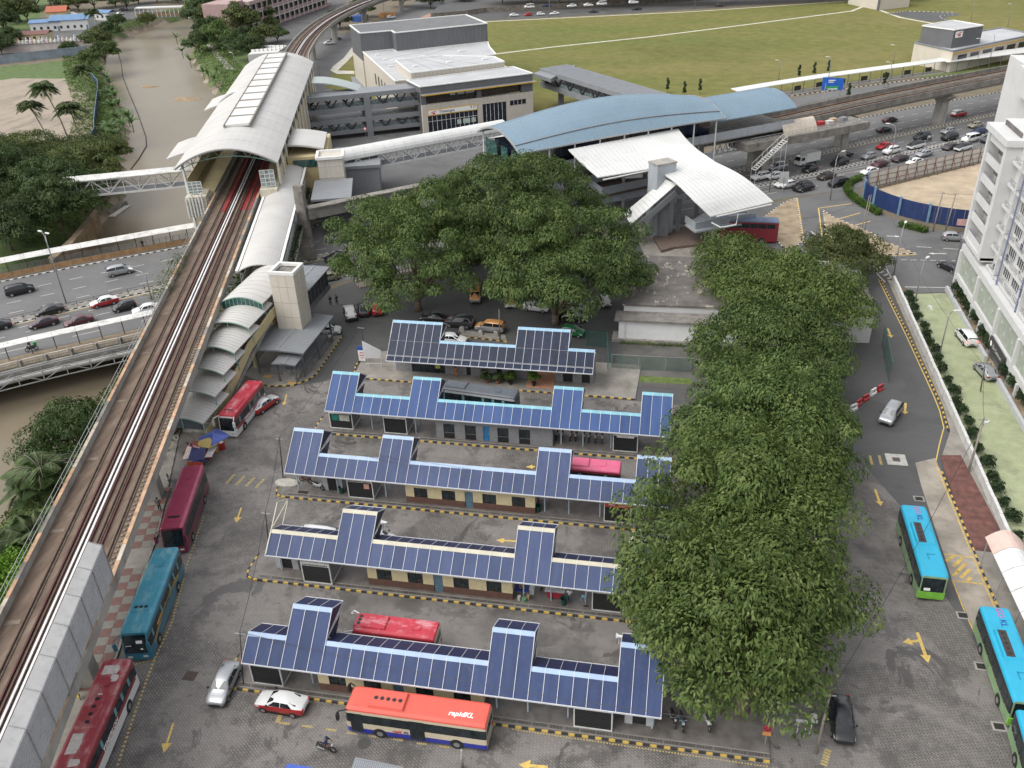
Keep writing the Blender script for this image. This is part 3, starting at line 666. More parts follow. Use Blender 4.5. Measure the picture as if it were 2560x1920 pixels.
for l0,l1 in((-4.15,-3.9),(3.9,4.15)):
 pp=band('parapet',l0,l1,8.3,9.38,M_GIRD,rv)
 s=-40.0;ca=[M_PARA,M_CONC_D,M_PARA,M('bleached parapet top',(.40,.345,.28),.85,var=.3,scale=1)]
 while s<101:
  ln=random.choice((2.2,3.1,3.9));q=MB();a,b=(l0-.05,l1+.05)
  q.hexa([V(s,a,9.385),V(s,b,9.385),V(s+ln-.03,b,9.385),V(s+ln-.03,a,9.385),V(s,a,9.5),V(s,b,9.5),V(s+ln-.03,b,9.5),V(s+ln-.03,a,9.5)]);obj('coping',q,random.choice(ca),rv);s+=ln
for l in(-2.1,-.67,1.12,2.55):
 band('rail_plinth',l-.2,l+.2,8.625,8.72,M_PLINTH,rv);band('rail',l-.05,l+.05,8.725,8.9,M_RAIL,rv)
for l in(-.24,.21):band('conductor_cover',l-.09,l+.09,8.85,8.97,M_PIPE,rv)
for l in(-.42,.4,1.55,-1.1):band('cover_board',l-.07,l+.07,8.63,8.84,M_DRED,rv)
q=MB()
for k in range(0,190):q.box(0,0,0,0,0,0)if False else q.bar(V(-40+k*.75,2.95,8.68),V(-40+k*.75,3.2,8.68),.28,.1)
obj('cable_brackets',q,M_PLINTH,rv)
q=MB()
for k in range(0,48):q.bar(V(-40+k*3,-4.35,8.7),V(-40+k*3,-4.35,10.25),.05)
for z in(9.65,10.2):q.bar(V(-40,-4.35,z),V(102,-4.35,z),.04)
obj('side_railing',q,M_STEEL,rv)
for s in(-29,-3,23.3,49.6,87.5,118,144,170,196,222):
 q=MB();c=VA+VT*s
 def ring(w,h,z):return[V(s-h,-w,z),V(s-h,w,z),V(s+h,w,z),V(s+h,-w,z)]
 q.loft([ring(1.1,.8,-6 if s>85 else 0),ring(1.0,.75,4.5),ring(1.9,.9,6.68)],True,True);obj('pier',q,M_GIRD,rv)
for(px,py)in((-136.5,320),(-143,360),(-144,400),(-139,440)):
 q=MB();q.loft([[(px+1.3*math.cos(a)*k,py+1.0*math.sin(a)*k,z)for a in(.4,1.2,2,2.8,3.6,4.4,5.2,6.0)]for k,z in((1,0),(.95,4.8),(1.7,6.69))],True,True);obj('pier',q,M_GIRD,rv)
for k in range(7):
 s=-4+11.5*k;q=MB();q.bar(V(s,-3.7,8.635),V(s,-2.5,8.635),.5,.03);obj('drain_cover',q,M_PLINTH,rv);q=MB();q.bar(V(s,2.9,8.635),V(s,3.8,8.635),.45,.03);obj('drain_cover',q,M_PLINTH,rv)
nb=thing('noise_barrier',V(-20,4,9.5),0,'pale grey louvred noise barrier bent inwards on the viaduct parapet','noise barrier')
M_LOUV=M('grey louvre panel',(.47,.475,.485),.5,.1,var=.06,scale=.8,stain=.2);M_LOUV2=M('light acoustic panel',(.46,.45,.44),.5,.1,var=.06,scale=.8,stain=.25)
for k in range(11):
 s1=-.8-k*3.0;s0=s1-2.94;q=MB()
 for j in range(11):q.hexa([V(s0,4.03,9.52+j*.31),V(s0,4.12,9.52+j*.31),V(s1,4.12,9.52+j*.31),V(s1,4.03,9.52+j*.31),V(s0,4.05,9.8+j*.31),V(s0,4.16,9.8+j*.31),V(s1,4.16,9.8+j*.31),V(s1,4.05,9.8+j*.31)])
 obj('louvre_panel',q,M_LOUV,nb)
 q=MB();q.hexa([V(s0,4.05,12.94),V(s0,4.12,12.96),V(s1,4.12,12.96),V(s1,4.05,12.94),V(s0,3.15,13.40),V(s0,3.2,13.46),V(s1,3.2,13.46),V(s1,3.15,13.40)]);obj('top_panel',q,M_LOUV2,nb)
 q=MB();q.bar(V(s1+.03,4.17,9.5),V(s1+.03,4.17,12.95),.07);q.bar(V(s1+.03,4.17,12.95),V(s1+.03,3.15,13.48),.06);obj('barrier_post',q,M_STEEL,nb)
st=thing('railway_station',V(150,0,0),0,'railway station under a pale vaulted roof with a raised skylight strip','railway station')
SH0,SH1=101.0,197.0
def vault(mb,s0,s1,l0,l1,ze,rise,n=14,th=.18,m=0):
 out=[]
 for s in(s0,s1):
  top=[V(s,l0+(l1-l0)*j/n,ze+rise*(1-(2*j/n-1)**2))for j in range(n+1)];bot=[(p[0],p[1],p[2]-th)for p in reversed(top)];out.append(top+bot)
 mb.loft(out,True,True,m)
nseg=16
for k in range(nseg):
 a=SH0+(SH1-SH0)*k/nseg;b=SH0+(SH1-SH0)*(k+1)/nseg;q=MB();vault(q,a,b-.09,-9.9,8.4,15,3.1+(.0),14);obj('roof_panel',q,M_ROOFL,st)
q=MB();vault(q,SH0+.1,SH1-.1,-9.7,8.2,14.86,3.06);obj('roof_lining',q,M_STEEL,st)
q=MB();vault(q,152.6,154.2,-10.1,-1.2,15.1,2.2,10,.3);obj('expansion_cover',q,M_ROOFW,st)
for k in range(11):
 a=116.5+k*6.9;q=MB()
 q.hexa([V(a,-2.6,18.12),V(a,2.0,18.12),V(a+6.5,2.0,18.12),V(a+6.5,-2.6,18.12),V(a,-2.6,18.5),V(a,2.0,18.6),V(a+6.5,2.0,18.6),V(a+6.5,-2.6,18.5)]);obj('skylight_panel',q,M_ROOFW,st)
 q=MB();q.bar(V(a+6.7,-2.8,18.45),V(a+6.7,2.2,18.5),.35,.45);obj('skylight_frame',q,M('taupe frame',(.24,.21,.18),.6),st)
q=MB();q.bar(V(116,-2.75,18.35),V(193,-2.75,18.35),.16,.5);q.bar(V(116,2.15,18.4),V(193,2.15,18.4),.3,.5);obj('skylight_frame',q,MATS['taupe frame'],st)
for(s0,s1,l0,l1,z)in((117,129,-15.0,-9.6,12.6),(157,169,-14.6,-9.6,12.6),(118.5,131,8.2,15.2,12.3)):
 q=MB();n=8
 out=[]
 for s in(s0,s1):
  top=[V(s,l0+(l1-l0)*j/n,z+1.1*(math.sin(PI*(j/n)*.5+(PI/2 if l0>0 else 0))))for j in range(n+1)];out.append(top+[(p[0],p[1],p[2]-.35)for p in reversed(top)])
 q.loft(out,True,True);obj('side_roof',q,M_ROOFL,st)
q=MB();n=10;out=[]
for s in(176,184):
 top=[V(s,9+12*j/n,10.2+3.4*math.sin(PI/2+PI*.44*j/n))for j in range(n+1)];out.append(top+[(p[0],p[1],p[2]-.25)for p in reversed(top)])
q.loft(out,True,True);obj('side_roof',q,M('grey green curved roof',(.36,.40,.385),.5,.1,var=.06),st)
q=MB()
for l0,l1 in((-8.8,-4.3),(4.3,7.7)):q.hexa([V(104,l0,3),V(104,l1,3),V(195,l1,3),V(195,l0,3),V(104,l0,9.7),V(104,l1,9.7),V(195,l1,9.7),V(195,l0,9.7)])
obj('platform_block',q,M_YWALL,st)
q=MB()
for l in(-8.8,7.6):q.hexa([V(104,l,9.7),V(104,l+.15,9.7),V(195,l+.15,9.7),V(195,l,9.7),V(104,l,12.2),V(104,l+.15,12.2),V(195,l+.15,12.2),V(195,l,12.2)])
obj('platform_wall',q,M_YWALL,st)
for l in(-9.0,7.9):
 for k in range(14):q=MB();q.bar(V(104+k*7,l,2),V(104+k*7,l,15.1),.35);obj('column',q,M_WSTEEL,st)
for s in(103.2,108,113):
 q=MB();n=14;P=[V(s,-9.4+17.4*j/n,14.75+2.95*(1-(2*j/n-1)**2))for j in range(n+1)];B=[V(s,-9.4+17.4*j/n,14.2+1.9*(1-(2*j/n-1)**2))for j in range(n+1)]
 for j in range(n):q.bar(P[j],P[j+1],.14);q.bar(B[j],B[j+1],.14);q.bar(P[j]if j%2 else B[j],B[j+1]if j%2 else P[j+1],.09)
 obj('roof_truss',q,M_GREENST,st)
for l0,l1 in((-4.0,-1.2),(1.15,3.85)):
 q=MB();q.hexa([V(95,l0 if l0>0 else-2.0,8.63),V(95,l1 if l0>0 else-.75,8.63),V(190,l1 if l0>0 else-.75,8.63),V(190,l0 if l0>0 else-2.0,8.63),V(95,l0 if l0>0 else-2,8.68),V(95,l1 if l0>0 else-.75,8.68),V(190,l1 if l0>0 else-.75,8.68),V(190,l0 if l0>0 else-2,8.68)]);obj('red_track_bed',q,M_TRED,st)
q=MB();q.hexa([V(100,4.5,5),V(100,7.6,5),V(106,7.6,5),V(106,4.5,5),V(100,4.5,10.4),V(100,7.6,10.4),V(106,7.6,10.4),V(106,4.5,10.4)]);q.hexa([V(99.2,-8.6,6.5),V(99.2,-5.0,6.5),V(104,-5.0,6.5),V(104,-8.6,6.5),V(99.2,-8.6,10.2),V(99.2,-5.0,10.2),V(104,-5.0,10.2),V(104,-8.6,10.2)]);obj('equipment_room',q,M('cream render',(.52,.48,.38),.7,var=.08,stain=.4),st)
for(l0,l1,z0,z1,s)in((4.8,7.3,10.6,13.6,101.5),(-8.0,-5.6,10.4,12.6,100.6)):
 w=MB();w.hexa([V(s,l0,z0),V(s,l1,z0),V(s+.12,l1,z0),V(s+.12,l0,z0),V(s,l0,z1),V(s,l1,z1),V(s+.12,l1,z1),V(s+.12,l0,z1)]);o=obj('window',w,GLASS('pale station glass',(.22,.27,.27),.15),st)
 g=MB()
 for k in range(4):g.bar(V(s-.03,l0+(l1-l0)*k/3,z0),V(s-.03,l0+(l1-l0)*k/3,z1),.09)
 for k in range(5):g.bar(V(s-.04,l0,z0+(z1-z0)*k/4),V(s-.04,l1,z0+(z1-z0)*k/4),.09)
 obj('window_frame',g,M_WSTEEL,o,False)
q=MB()
for k in range(6):q.tube([V(98.9,-8.4+k*.55,6.6),V(98.9,-8.4+k*.55,10+(k%3)*.5)],.16,6)
obj('conduits',q,M_WSTEEL,st)
q=MB();q.hexa([V(117,8,0),V(117,15.6,0),V(134,15.6,0),V(134,8,0),V(117,8,11.2),V(117,15.6,11.2),V(134,15.6,11.2),V(134,8,11.2)]);obj('concourse_wall',q,M_YWALL,st)
w=MB();w.bar(V(116.9,9,9.9),V(116.9,14,9.9),.1,1.5);obj('window',w,M_GLG,st)
q=MB();q.hexa([V(112.5,14.2,0),V(112.5,19.0,0),V(117.4,19.0,0),V(117.4,14.2,0),V(112.5,14.2,11.7),V(112.5,19.0,11.7),V(117.4,19.0,11.7),V(117.4,14.2,11.7)]);lc=obj('lift_core',q,M_BEIGE,st)
q=MB()
for a,b in(((112.4,14.1),(112.4,19.1)),((112.4,19.1),(117.5,19.1)),((117.5,19.1),(117.5,14.1)),((117.5,14.1),(112.4,14.1))):q.bar(V(*a,11.95),V(*b,11.95),.5,.5)
for k in(1,2,3,4):q.bar(V(112.46,14.2+k*.96,5),V(112.46,14.2+k*.96,11.6),.05)
for k in range(3):q.bar(V(112.44,14.2,6+k*2.2),V(112.44,19,6+k*2.2),.05)
obj('coping',q,M_WPAR,lc,False)
q=MB();q.hexa([V(101,13.2,7.2),V(101,20.6,7.2),V(112.2,20.6,7.4),V(112.2,13.2,7.4),V(101,13.2,7.6),V(101,20.6,7.6),V(112.2,20.6,7.8),V(112.2,13.2,7.8)]);obj('link_roof',q,M_ROOFG,st)
q=MB();q.hexa([V(102,13.5,3.2),V(102,20.2,3.2),V(112,20.2,3.2),V(112,13.5,3.2),V(102,13.5,7.15),V(102,20.2,7.15),V(112,20.2,7.15),V(112,13.5,7.15)]);obj('link_glazing',q,GLASS('smoky glass',(.03,.035,.04),.1),st)
q=MB();q.hexa([V(119,16,7.5),V(119,26,7.5),V(134,26,7.5),V(134,16,7.5),V(119,16,8.1),V(119,26,8.1),V(134,26,8.1),V(134,16,8.1)]);q.hexa([V(119.5,16.2,0),V(119.5,25.5,0),V(133.5,25.5,0),V(133.5,16.2,0),V(119.5,16.2,7.48),V(119.5,25.5,7.48),V(133.5,25.5,7.48),V(133.5,16.2,7.48)]);obj('link_block',q,M_ROOFG,st)
gl=thing('covered_gallery',V(95,8,0),0,'long pale curved gallery roof running beside the railway over the highway','walkway')
for k in range(8):
 a=65.5+k*6.9;q=MB();n=10;out=[]
 for s in(a,a+6.85):
  top=[V(s,5.3+5.6*j/n,9.1+.85*(1-(2*j/n-1)**2))for j in range(n+1)];out.append(top+[(p[0],p[1],p[2]-.15)for p in reversed(top)])
 q.loft(out,True,True);obj('roof_panel',q,M_ROOFL,gl)
q=MB()
for l in(5.0,11.25):q.bar(V(65.5,l,9.05),V(121,l,9.05),.42,.3)
obj('gutter',q,M_WPAR,gl)
q=MB();q.hexa([V(66,5.2,5.2),V(66,11,5.2),V(121,11,5.2),V(121,5.2,5.2),V(66,5.2,6.0),V(66,11,6.0),V(121,11,6.0),V(121,5.2,6.0)]);obj('deck',q,M_GIRD,gl)
q=MB()
for l in(5.25,10.95):q.bar(V(66,l,6.6),V(121,l,6.6),.1,1.2);[q.bar(V(66.5+k*5.4,l,6),V(66.5+k*5.4,l,9),.14)for k in range(11)]
obj('balustrade',q,M_WSTEEL,gl)
q=MB();q.bar(V(66,11.9,5.9),V(112,11.9,5.9),.9,.5);obj('planter',q,M_CONC,gl)
for s in(70,96,118):
 q=MB();q.bar(V(s,8,0),V(s,8,5.2),1.2);obj('pier',q,M_GIRD,gl)
sr=thing('station_stairs',(-58.3,82,0),0,'flight of station stairs under six stepped arched grey roofs','stairs')
steps=[(101.4,112.6,9.0,-61.8,-55.7,.85),(96.2,101.7,7.9,-61.4,-55.5,.75),(91.1,96.6,6.9,-61.0,-55.3,.75),(87.4,91.5,5.8,-60.7,-55.2,.7),(84.0,87.9,4.6,-60.4,-54.9,.65),(80.0,84.7,3.3,-60.2,-54.7,.6)]
for i,(ya,yb,z,xa,xb,rise)in enumerate(steps):
 q=MB();n=12;out=[]
 for y in(ya,yb+(2.2 if i else 0)):
  top=[(xa+(xb-xa)*j/n,y,z+rise*(1-(2*j/n-1)**2))for j in range(n+1)];out.append(top+[(p[0],p[1],p[2]-.14)for p in reversed(top)])
 q.loft(out,True,True);rp=obj('arched_roof',q,M_ROOFL,sr)
 q=MB()
 for k in range(1,8):
  y=ya+(yb-ya)*k/8;P=[(xa+(xb-xa)*j/10,y,z+.015+rise*(1-(2*j/10-1)**2))for j in range(11)]
  for j in range(10):q.bar(P[j],P[j+1],.035,.03)
 obj('seam',q,M('roof seam grey',(.36,.35,.33),.5),rp,False)
 q=MB();P=[(xa+(xb-xa)*j/10,ya-.03,z-.1+rise*(1-(2*j/10-1)**2))for j in range(11)];B=[(p[0],ya-.03,z-1.1)for p in P]
 for j in range(10):q.bar(P[j],P[j+1],.09)
 for j in range(0,11,1 if i==0 else 5):q.bar(P[j],B[j],.06)
 q.bar((xb,ya-.02,z),(xb,ya-.02,z-1.6),.1);q.bar((xb,yb-.2,z),(xb,yb-.2,z-1.6),.1)
 obj('arch_frame',q,M_GREENST,sr)
 if i==0:w=MB();w.poly([B[0]]+P+[B[10]]);obj('gable_glass',w,M_GLG,sr)
 if i==5:w=MB();w.poly([(xa,ya+.2,2.2)]+[(p[0],ya+.2,p[2])for p in P]+[(xb,ya+.2,2.2)]);obj('gable_panel',w,M('dark blue grey board',(.05,.06,.075),.5),sr)
for x in(-55.5,-60.6):
 q=MB();prof=[(81.2,0),(83.2,0),(88.5,2.3),(95.5,5.0),(103,6.0),(112,6.0),(112,7.3),(102.6,7.3),(95,6.2),(88,3.6),(82.4,1.5),(81.2,1.5)]
 i0=q.add([(x,y,z)for y,z in prof]+[(x+.25,y,z)for y,z in prof]);n=len(prof)
 q.f+=[tuple(range(i0,i0+n)),tuple(range(i0+2*n-1,i0+n-1,-1))]+[(i0+k,i0+(k+1)%n,i0+n+(k+1)%n,i0+n+k)for k in range(n)];q.m+=[0]*(n+2)
 obj('stringer',q,M_YWALL,sr)
q=MB()
for k in range(38):
 y=82.5+k*.52;q.box(-60.4,-55.5,y,y+.52,max(0,.16*k-.5),.16*k+.16)
q.box(-60.4,-55.5,102.3,112,5.8,6.1);obj('treads',q,M_CONC,sr)
for(x,y,h)in((-57.2,99.3,5.4),(-60,99.3,5.4),(-58,108,5.8)):
 q=MB();q.tube([(x,y,0),(x,y,h)],.42,12);obj('column',q,M_YWALL,sr)
lt=thing('lift_tower',(-53.3,105,0),0,'beige panelled lift tower rising through a grey metal canopy','lift tower')
X0,X1,Y0,Y1=-55.1,-51.5,103.5,107.1
q=MB();q.box(X0+.06,X1-.06,Y0+.06,Y1-.06,0,12.2);obj('core',q,M_MGREY,lt)
for z0,z1 in((0,3.9),(4.0,6.0),(6.02,8.2),(8.22,10.6),(10.62,12.4)):
 for k in range(3):
  w=(X1-X0)/3;q=MB();q.box(X0+k*w+.012,X0+(k+1)*w-.012,Y0,Y0+.05,z0+.012,z1-.012);obj('cladding_panel',q,M_BEIGE,lt)
  q=MB();q.box(X1-.05,X1,Y0+k*w+.052,Y0+(k+1)*w-.012,z0+.012,z1-.012);obj('cladding_panel',q,M_BEIGE,lt)
  q=MB();q.box(X0,X0+.05,Y0+k*w+.052,Y0+(k+1)*w-.012,z0+.012,z1-.012);obj('cladding_panel',q,M_BEIGE,lt)
q=MB()
for a in((X0-.05,X1+.05,Y0-.05,Y0+.35),(X0-.05,X1+.05,Y1-.35,Y1+.05),(X0-.05,X0+.35,Y0+.35,Y1-.35),(X1-.35,X1+.05,Y0+.35,Y1-.35)):q.box(*a,12.41,12.85)
obj('coping',q,M_WPAR,lt);q=MB();q.box(X0+.3,X1-.3,Y0+.3,Y1-.3,12.2,12.3);obj('roof_deck',q,M_CONC_D,lt)
def rib_roof(name,x0,x1,y0,y1,z,mt,root,along_y=True,ridge=.25,n=16,drop=0.0):
 xm=(x0+x1)/2;q=MB()
 for a,b,za,zb in((x0,xm,z,z+ridge),(xm,x1,z+ridge,z)):
  q.hexa([(a,y0,za-.18),(b,y0,zb-.18),(b,y1,zb-.18+drop),(a,y1,za-.18+drop),(a,y0,za),(b,y0,zb),(b,y1,zb+drop),(a,y1,za+drop)])
 o=obj(name,q,mt,root);g=MB()
 for k in range(n+1):
  y=y0+(y1-y0)*k/n;d=drop*k/n
  g.bar((x0,y,z+.02+d),(xm,y,z+ridge+.02+d),.045,.06);g.bar((xm,y,z+ridge+.02+d),(x1,y,z+.02+d),.045,.06)
 g.bar((xm,y0,z+ridge+.03),(xm,y1,z+ridge+.03+drop),.3,.05);obj('seam',g,mt,o,False);return o
rib_roof('canopy_roof',-56.5,-48.8,97.1,108.6,4.0,M_ROOFG,lt,n=28);rib_roof('porch_roof',-52.8,-49.4,95.4,98.4,3.05,M_ROOFG,lt,n=8,ridge=.15)
for x,y,h in((-56,97.6,3.8),(-49.3,97.6,3.8),(-56,108,3.8),(-49.3,108,3.8),(-52.3,95.9,2.9),(-49.8,95.9,2.9),(-49.3,102.8,3.8)):q=MB();q.bar((x,y,.1),(x,y,h),.22);obj('canopy_post',q,M_DKGREY,lt)
q=MB();q.box(-54.5,-50,97.8,108.2,.1,1.0);obj('ramp_block',q,M_MGREY,lt)
for k in range(6):q=MB();q.box(-52.2,-49.9,96.0+k*.3,96.3+k*.3,.1,.27+k*.15);obj('step',q,M_CONC,lt)
q=MB()
for x in(-52.3,-51.0,-49.8):
 for k in range(4):q.bar((x,95.9+k*.6,.3+k*.25),(x,95.9+k*.6,1.3+k*.25),.05)
 q.bar((x,95.9,1.3),(x,97.7,2.1),.05)
for k in range(9):q.bar((-49.1,98.5+k*1.2,.1),(-49.1,98.5+k*1.2,1.1),.05)
for z in(.6,1.1):q.bar((-49.1,98.5,z),(-49.1,108.1,z),.05)
obj('handrail',q,M_STEEL,lt)
q=MB();q.box(-55.6,-51.9,107.2,115.2,5.8,8.4);an=obj('glazed_link',q,GLASS('smoky glass',(.03,.035,.04),.1),lt)
rib_roof('link_roof',-56.2,-51.4,107.2,115.6,8.6,M_ROOFG,lt,n=18,ridge=.1)
q=MB();q.box(-56,-51.6,107.2,115.3,5.2,5.8);[q.bar((-51.85,107.4+k*1.3,5.8),(-51.85,107.4+k*1.3,8.5),.1)for k in range(7)];obj('link_floor',q,M_DKGREY,lt)
q=MB();q.prism([(-58,97),(-53.3,94.5),(-50,95.2),(-48.6,97),(-48.2,98.6),(-48.5,110),(-58,110)],-.02,.1);struct('lift_forecourt',q,M_PAVE)
kerb([(-55.5,95.4),(-53.3,94.4),(-50,95.1),(-48.5,96.9),(-48.05,98.6),(-48.4,110)],BY,.53,.2,.16)
for(x,y)in((-54.6,96.9),(-50.5,94.9+.9)):q=MB();q.box(x-.6,x+.6,y-.4,y+.4,.105,.115);struct('tactile_paving',q,M('ochre tactile paving',(.48,.29,.10),.7,var=.15))
def truss_bridge(name,a,b,w,zf,zr,label,roof='flat',mt=M_WSTEEL,n=10,rmat=None,half=2.0):
 a=Vector(a);b=Vector(b);d=(b-a).normalized();p=Vector((-d.y,d.x));L=(b-a).length
 r=thing(name,(*((a+b)/2),0),0,label,'footbridge')
 P=lambda s,l,z:(*(a+d*s+p*l),z)
 q=MB();q.hexa([P(0,-w/2,zf-.35),P(L,-w/2,zf-.35),P(L,w/2,zf-.35),P(0,w/2,zf-.35),P(0,-w/2,zf),P(L,-w/2,zf),P(L,w/2,zf),P(0,w/2,zf)]);obj('deck',q,M_MGREY,r)
 for l in(-w/2,w/2):
  q=MB();q.bar(P(0,l,zf-.15),P(L,l,zf-.15),.22,.36);q.bar(P(0,l,zr),P(L,l,zr),.2,.22)
  for k in range(n):
   s0,s1=L*k/n,L*(k+1)/n;q.bar(P(s0,l,zf),P(s0,l,zr),.1)
   q.bar(P(s0,l,zf if k%2 else zr),P(s1,l,zr if k%2 else zf),.16)
  q.bar(P(L,l,zf),P(L,l,zr),.12);q.bar(P(0,l,zf+1.1),P(L,l,zf+1.1),.06);obj('truss',q,mt,r)
 m=int(L/2.2)
 for k in range(m):
  q=MB();s0,s1=L*k/m,L*(k+1)/m-.03
  if roof=='flat':
   q.hexa([P(s0,-w/2-.35,zr+.12),P(s1,-w/2-.35,zr+.12),P(s1,w/2+.35,zr+.12),P(s0,w/2+.35,zr+.12),P(s0,-w/2-.35,zr+.3),P(s1,-w/2-.35,zr+.3),P(s1,w/2+.35,zr+.3),P(s0,w/2+.35,zr+.3)])
  else:
   out=[]
   for s in(s0,s1):
    top=[P(s,-(w/2+.3)*math.cos(PI*j/10),zr+.1+half*math.sin(PI*j/10))for j in range(11)];out.append(top+[P(s,-(w/2+.2)*math.cos(PI*j/10),zr+.02+(half-.1)*math.sin(PI*j/10))for j in range(10,-1,-1)])
   q.loft(out,True,True)
  obj('roof_panel',q,rmat or M_ROOFW,r)
 return r
M_ROOFS=M('stained white roofing',(.56,.555,.53),.55,var=.1,scale=.4,stain=.75,stain_col=(.24,.19,.14))
truss_bridge('footbridge',(-121.5,151.5),(-97.5,162.2),3.2,5.6,8.4,'white truss footbridge over the river with a stained flat roof',n=9,rmat=M_ROOFS)
truss_bridge('footbridge',(-71.2,168.6),(-40.5,195.6),3.6,6.3,8.7,'white truss footbridge with a round barrel roof between the two stations','barrel',n=16,half=1.9)
pt=thing('concrete_portal',(-64.9,138,0),0,'tall weathered concrete column with a side beam standing in the median','concrete column')
q=MB();q.loft([[(-64.9+dx*k,138+dy*k,z)for dx,dy in((-.95,-.7),(.95,-.7),(.95,.7),(-.95,.7))]for k,z in((1.15,0),(1.12,2.6),(.95,2.7),(.82,13.6))],True,True);obj('column',q,M_CONC_D,pt)
q=MB();q.bar((-64.3,138.6,8.3),(-44,156,8.3),1.3,1.9);q.bar((-64.2,138.6,9.35),(-44,156,9.35),1.8,.22);obj('beam',q,M_CONC_D,pt)
q=MB();q.loft([[(-44+dx*k,156+dy*k,z)for dx,dy in((-.95,-.7),(.95,-.7),(.95,.7),(-.95,.7))]for k,z in((1.1,0),(.9,8.0))],True,True);obj('column',q,M_CONC_D,pt)
import numpy as np
def mat_leaf(name,lo,mid,hi,sc=.55,trans=.28):
 m=bpy.data.materials.new(name);m.use_nodes=True;t=m.node_tree
 for n in list(t.nodes):t.nodes.remove(n)
 v=texco(t);oi=t.nodes.new('ShaderNodeObjectInfo')
 f=math_(t,'ADD',math_(t,'MULTIPLY',noise(t,v,sc,3,.6),.85),math_(t,'MULTIPLY',noise(t,v,sc*9,2,.6),.16))
 c=ramp(t,f,[(.36,lo),(.52,mid),(.68,hi)])
 hv=t.nodes.new('ShaderNodeHueSaturation');link(t,c,hv.inputs['Color']);link(t,math_(t,'ADD',.86,math_(t,'MULTIPLY',oi.outputs['Random'],.28)),hv.inputs['Value'])
 p=t.nodes.new('ShaderNodeBsdfPrincipled');p.inputs['Roughness'].default_value=.55;p.inputs['Specular IOR Level'].default_value=.25;link(t,hv.outputs[0],p.inputs['Base Color'])
 tr=t.nodes.new('ShaderNodeBsdfTranslucent');link(t,hv.outputs[0],tr.inputs[0]);mx=t.nodes.new('ShaderNodeMixShader');mx.inputs[0].default_value=trans
 link(t,p.outputs[0],mx.inputs[1]);link(t,tr.outputs[0],mx.inputs[2]);o=t.nodes.new('ShaderNodeOutputMaterial');link(t,mx.outputs[0],o.inputs[0]);return m
LEAF={'rain':mat_leaf('rain tree leaves',(.040,.070,.020),(.082,.128,.034),(.160,.205,.068)),'rain2':mat_leaf('lighter rain tree leaves',(.046,.078,.020),(.098,.145,.036),(.190,.228,.078)),'dark':mat_leaf('dark evergreen leaves',(.024,.046,.014),(.050,.084,.026),(.098,.132,.045)),'olive':mat_leaf('olive green leaves',(.040,.060,.018),(.085,.110,.032),(.155,.160,.060)),'bright':mat_leaf('bright young leaves',(.05,.11,.01),(.11,.22,.02),(.20,.34,.05)),'palm':mat_leaf('palm fronds',(.038,.066,.022),(.078,.116,.040),(.145,.180,.080)),'banana':mat_leaf('banana leaves',(.045,.09,.025),(.085,.15,.045),(.15,.215,.09)),'hedge':mat_leaf('clipped hedge leaves',(.04,.085,.012),(.085,.155,.022),(.14,.22,.045)),'shrub':mat_leaf('dark shrub leaves',(.012,.028,.010),(.026,.050,.016),(.05,.085,.03)),'grass':mat_leaf('rank grass',(.045,.08,.02),(.09,.14,.035),(.17,.20,.06),.2)}
BARK=M('tree bark',(.13,.10,.075),.9,var=.3,scale=2.5,bmp=.5);PBARK=M('palm trunk',(.22,.19,.155),.9,var=.2,scale=3)
def leaf(mb,c,rng,s):
 a=Vector((rng.uniform(-1,1),rng.uniform(-1,1),rng.uniform(-.6,.6))).normalized()*s;b=Vector((rng.uniform(-1,1),rng.uniform(-1,1),rng.uniform(-.6,.6)));b=(b-a*(b.dot(a)/a.length_squared)).normalized()*s*.5
 mb.poly([c-a,c+b,c+a,c-b])
def leaves_mesh(name,cen,nor,tan,ln,wd,mat,fold=.25):
 """quads: centre, normal, long axis; each blade slightly bent down at the tip"""
 n=len(cen);bit=np.cross(nor,tan);bit/=np.linalg.norm(bit,axis=1)[:,None]+1e-9
 L=ln[:,None]*.5;Wd=wd[:,None]*.5;dz=np.zeros((n,3));dz[:,2]=-ln*fold
 v=np.stack([cen-tan*L,cen+bit*Wd,cen+tan*L+dz,cen-bit*Wd],1).reshape(-1,3)
 me=bpy.data.meshes.new(name);me.vertices.add(4*n);me.vertices.foreach_set('co',v.astype(np.float32).ravel())
 me.loops.add(4*n);me.loops.foreach_set('vertex_index',np.arange(4*n,dtype=np.int32));me.polygons.add(n);me.polygons.foreach_set('loop_start',np.arange(0,4*n,4,dtype=np.int32));me.polygons.foreach_set('loop_total',np.full(n,4,dtype=np.int32))
 me.materials.append(mat);me.update(calc_edges=True);return me
def unit(a):return a/(np.linalg.norm(a,axis=1)[:,None]+1e-9)
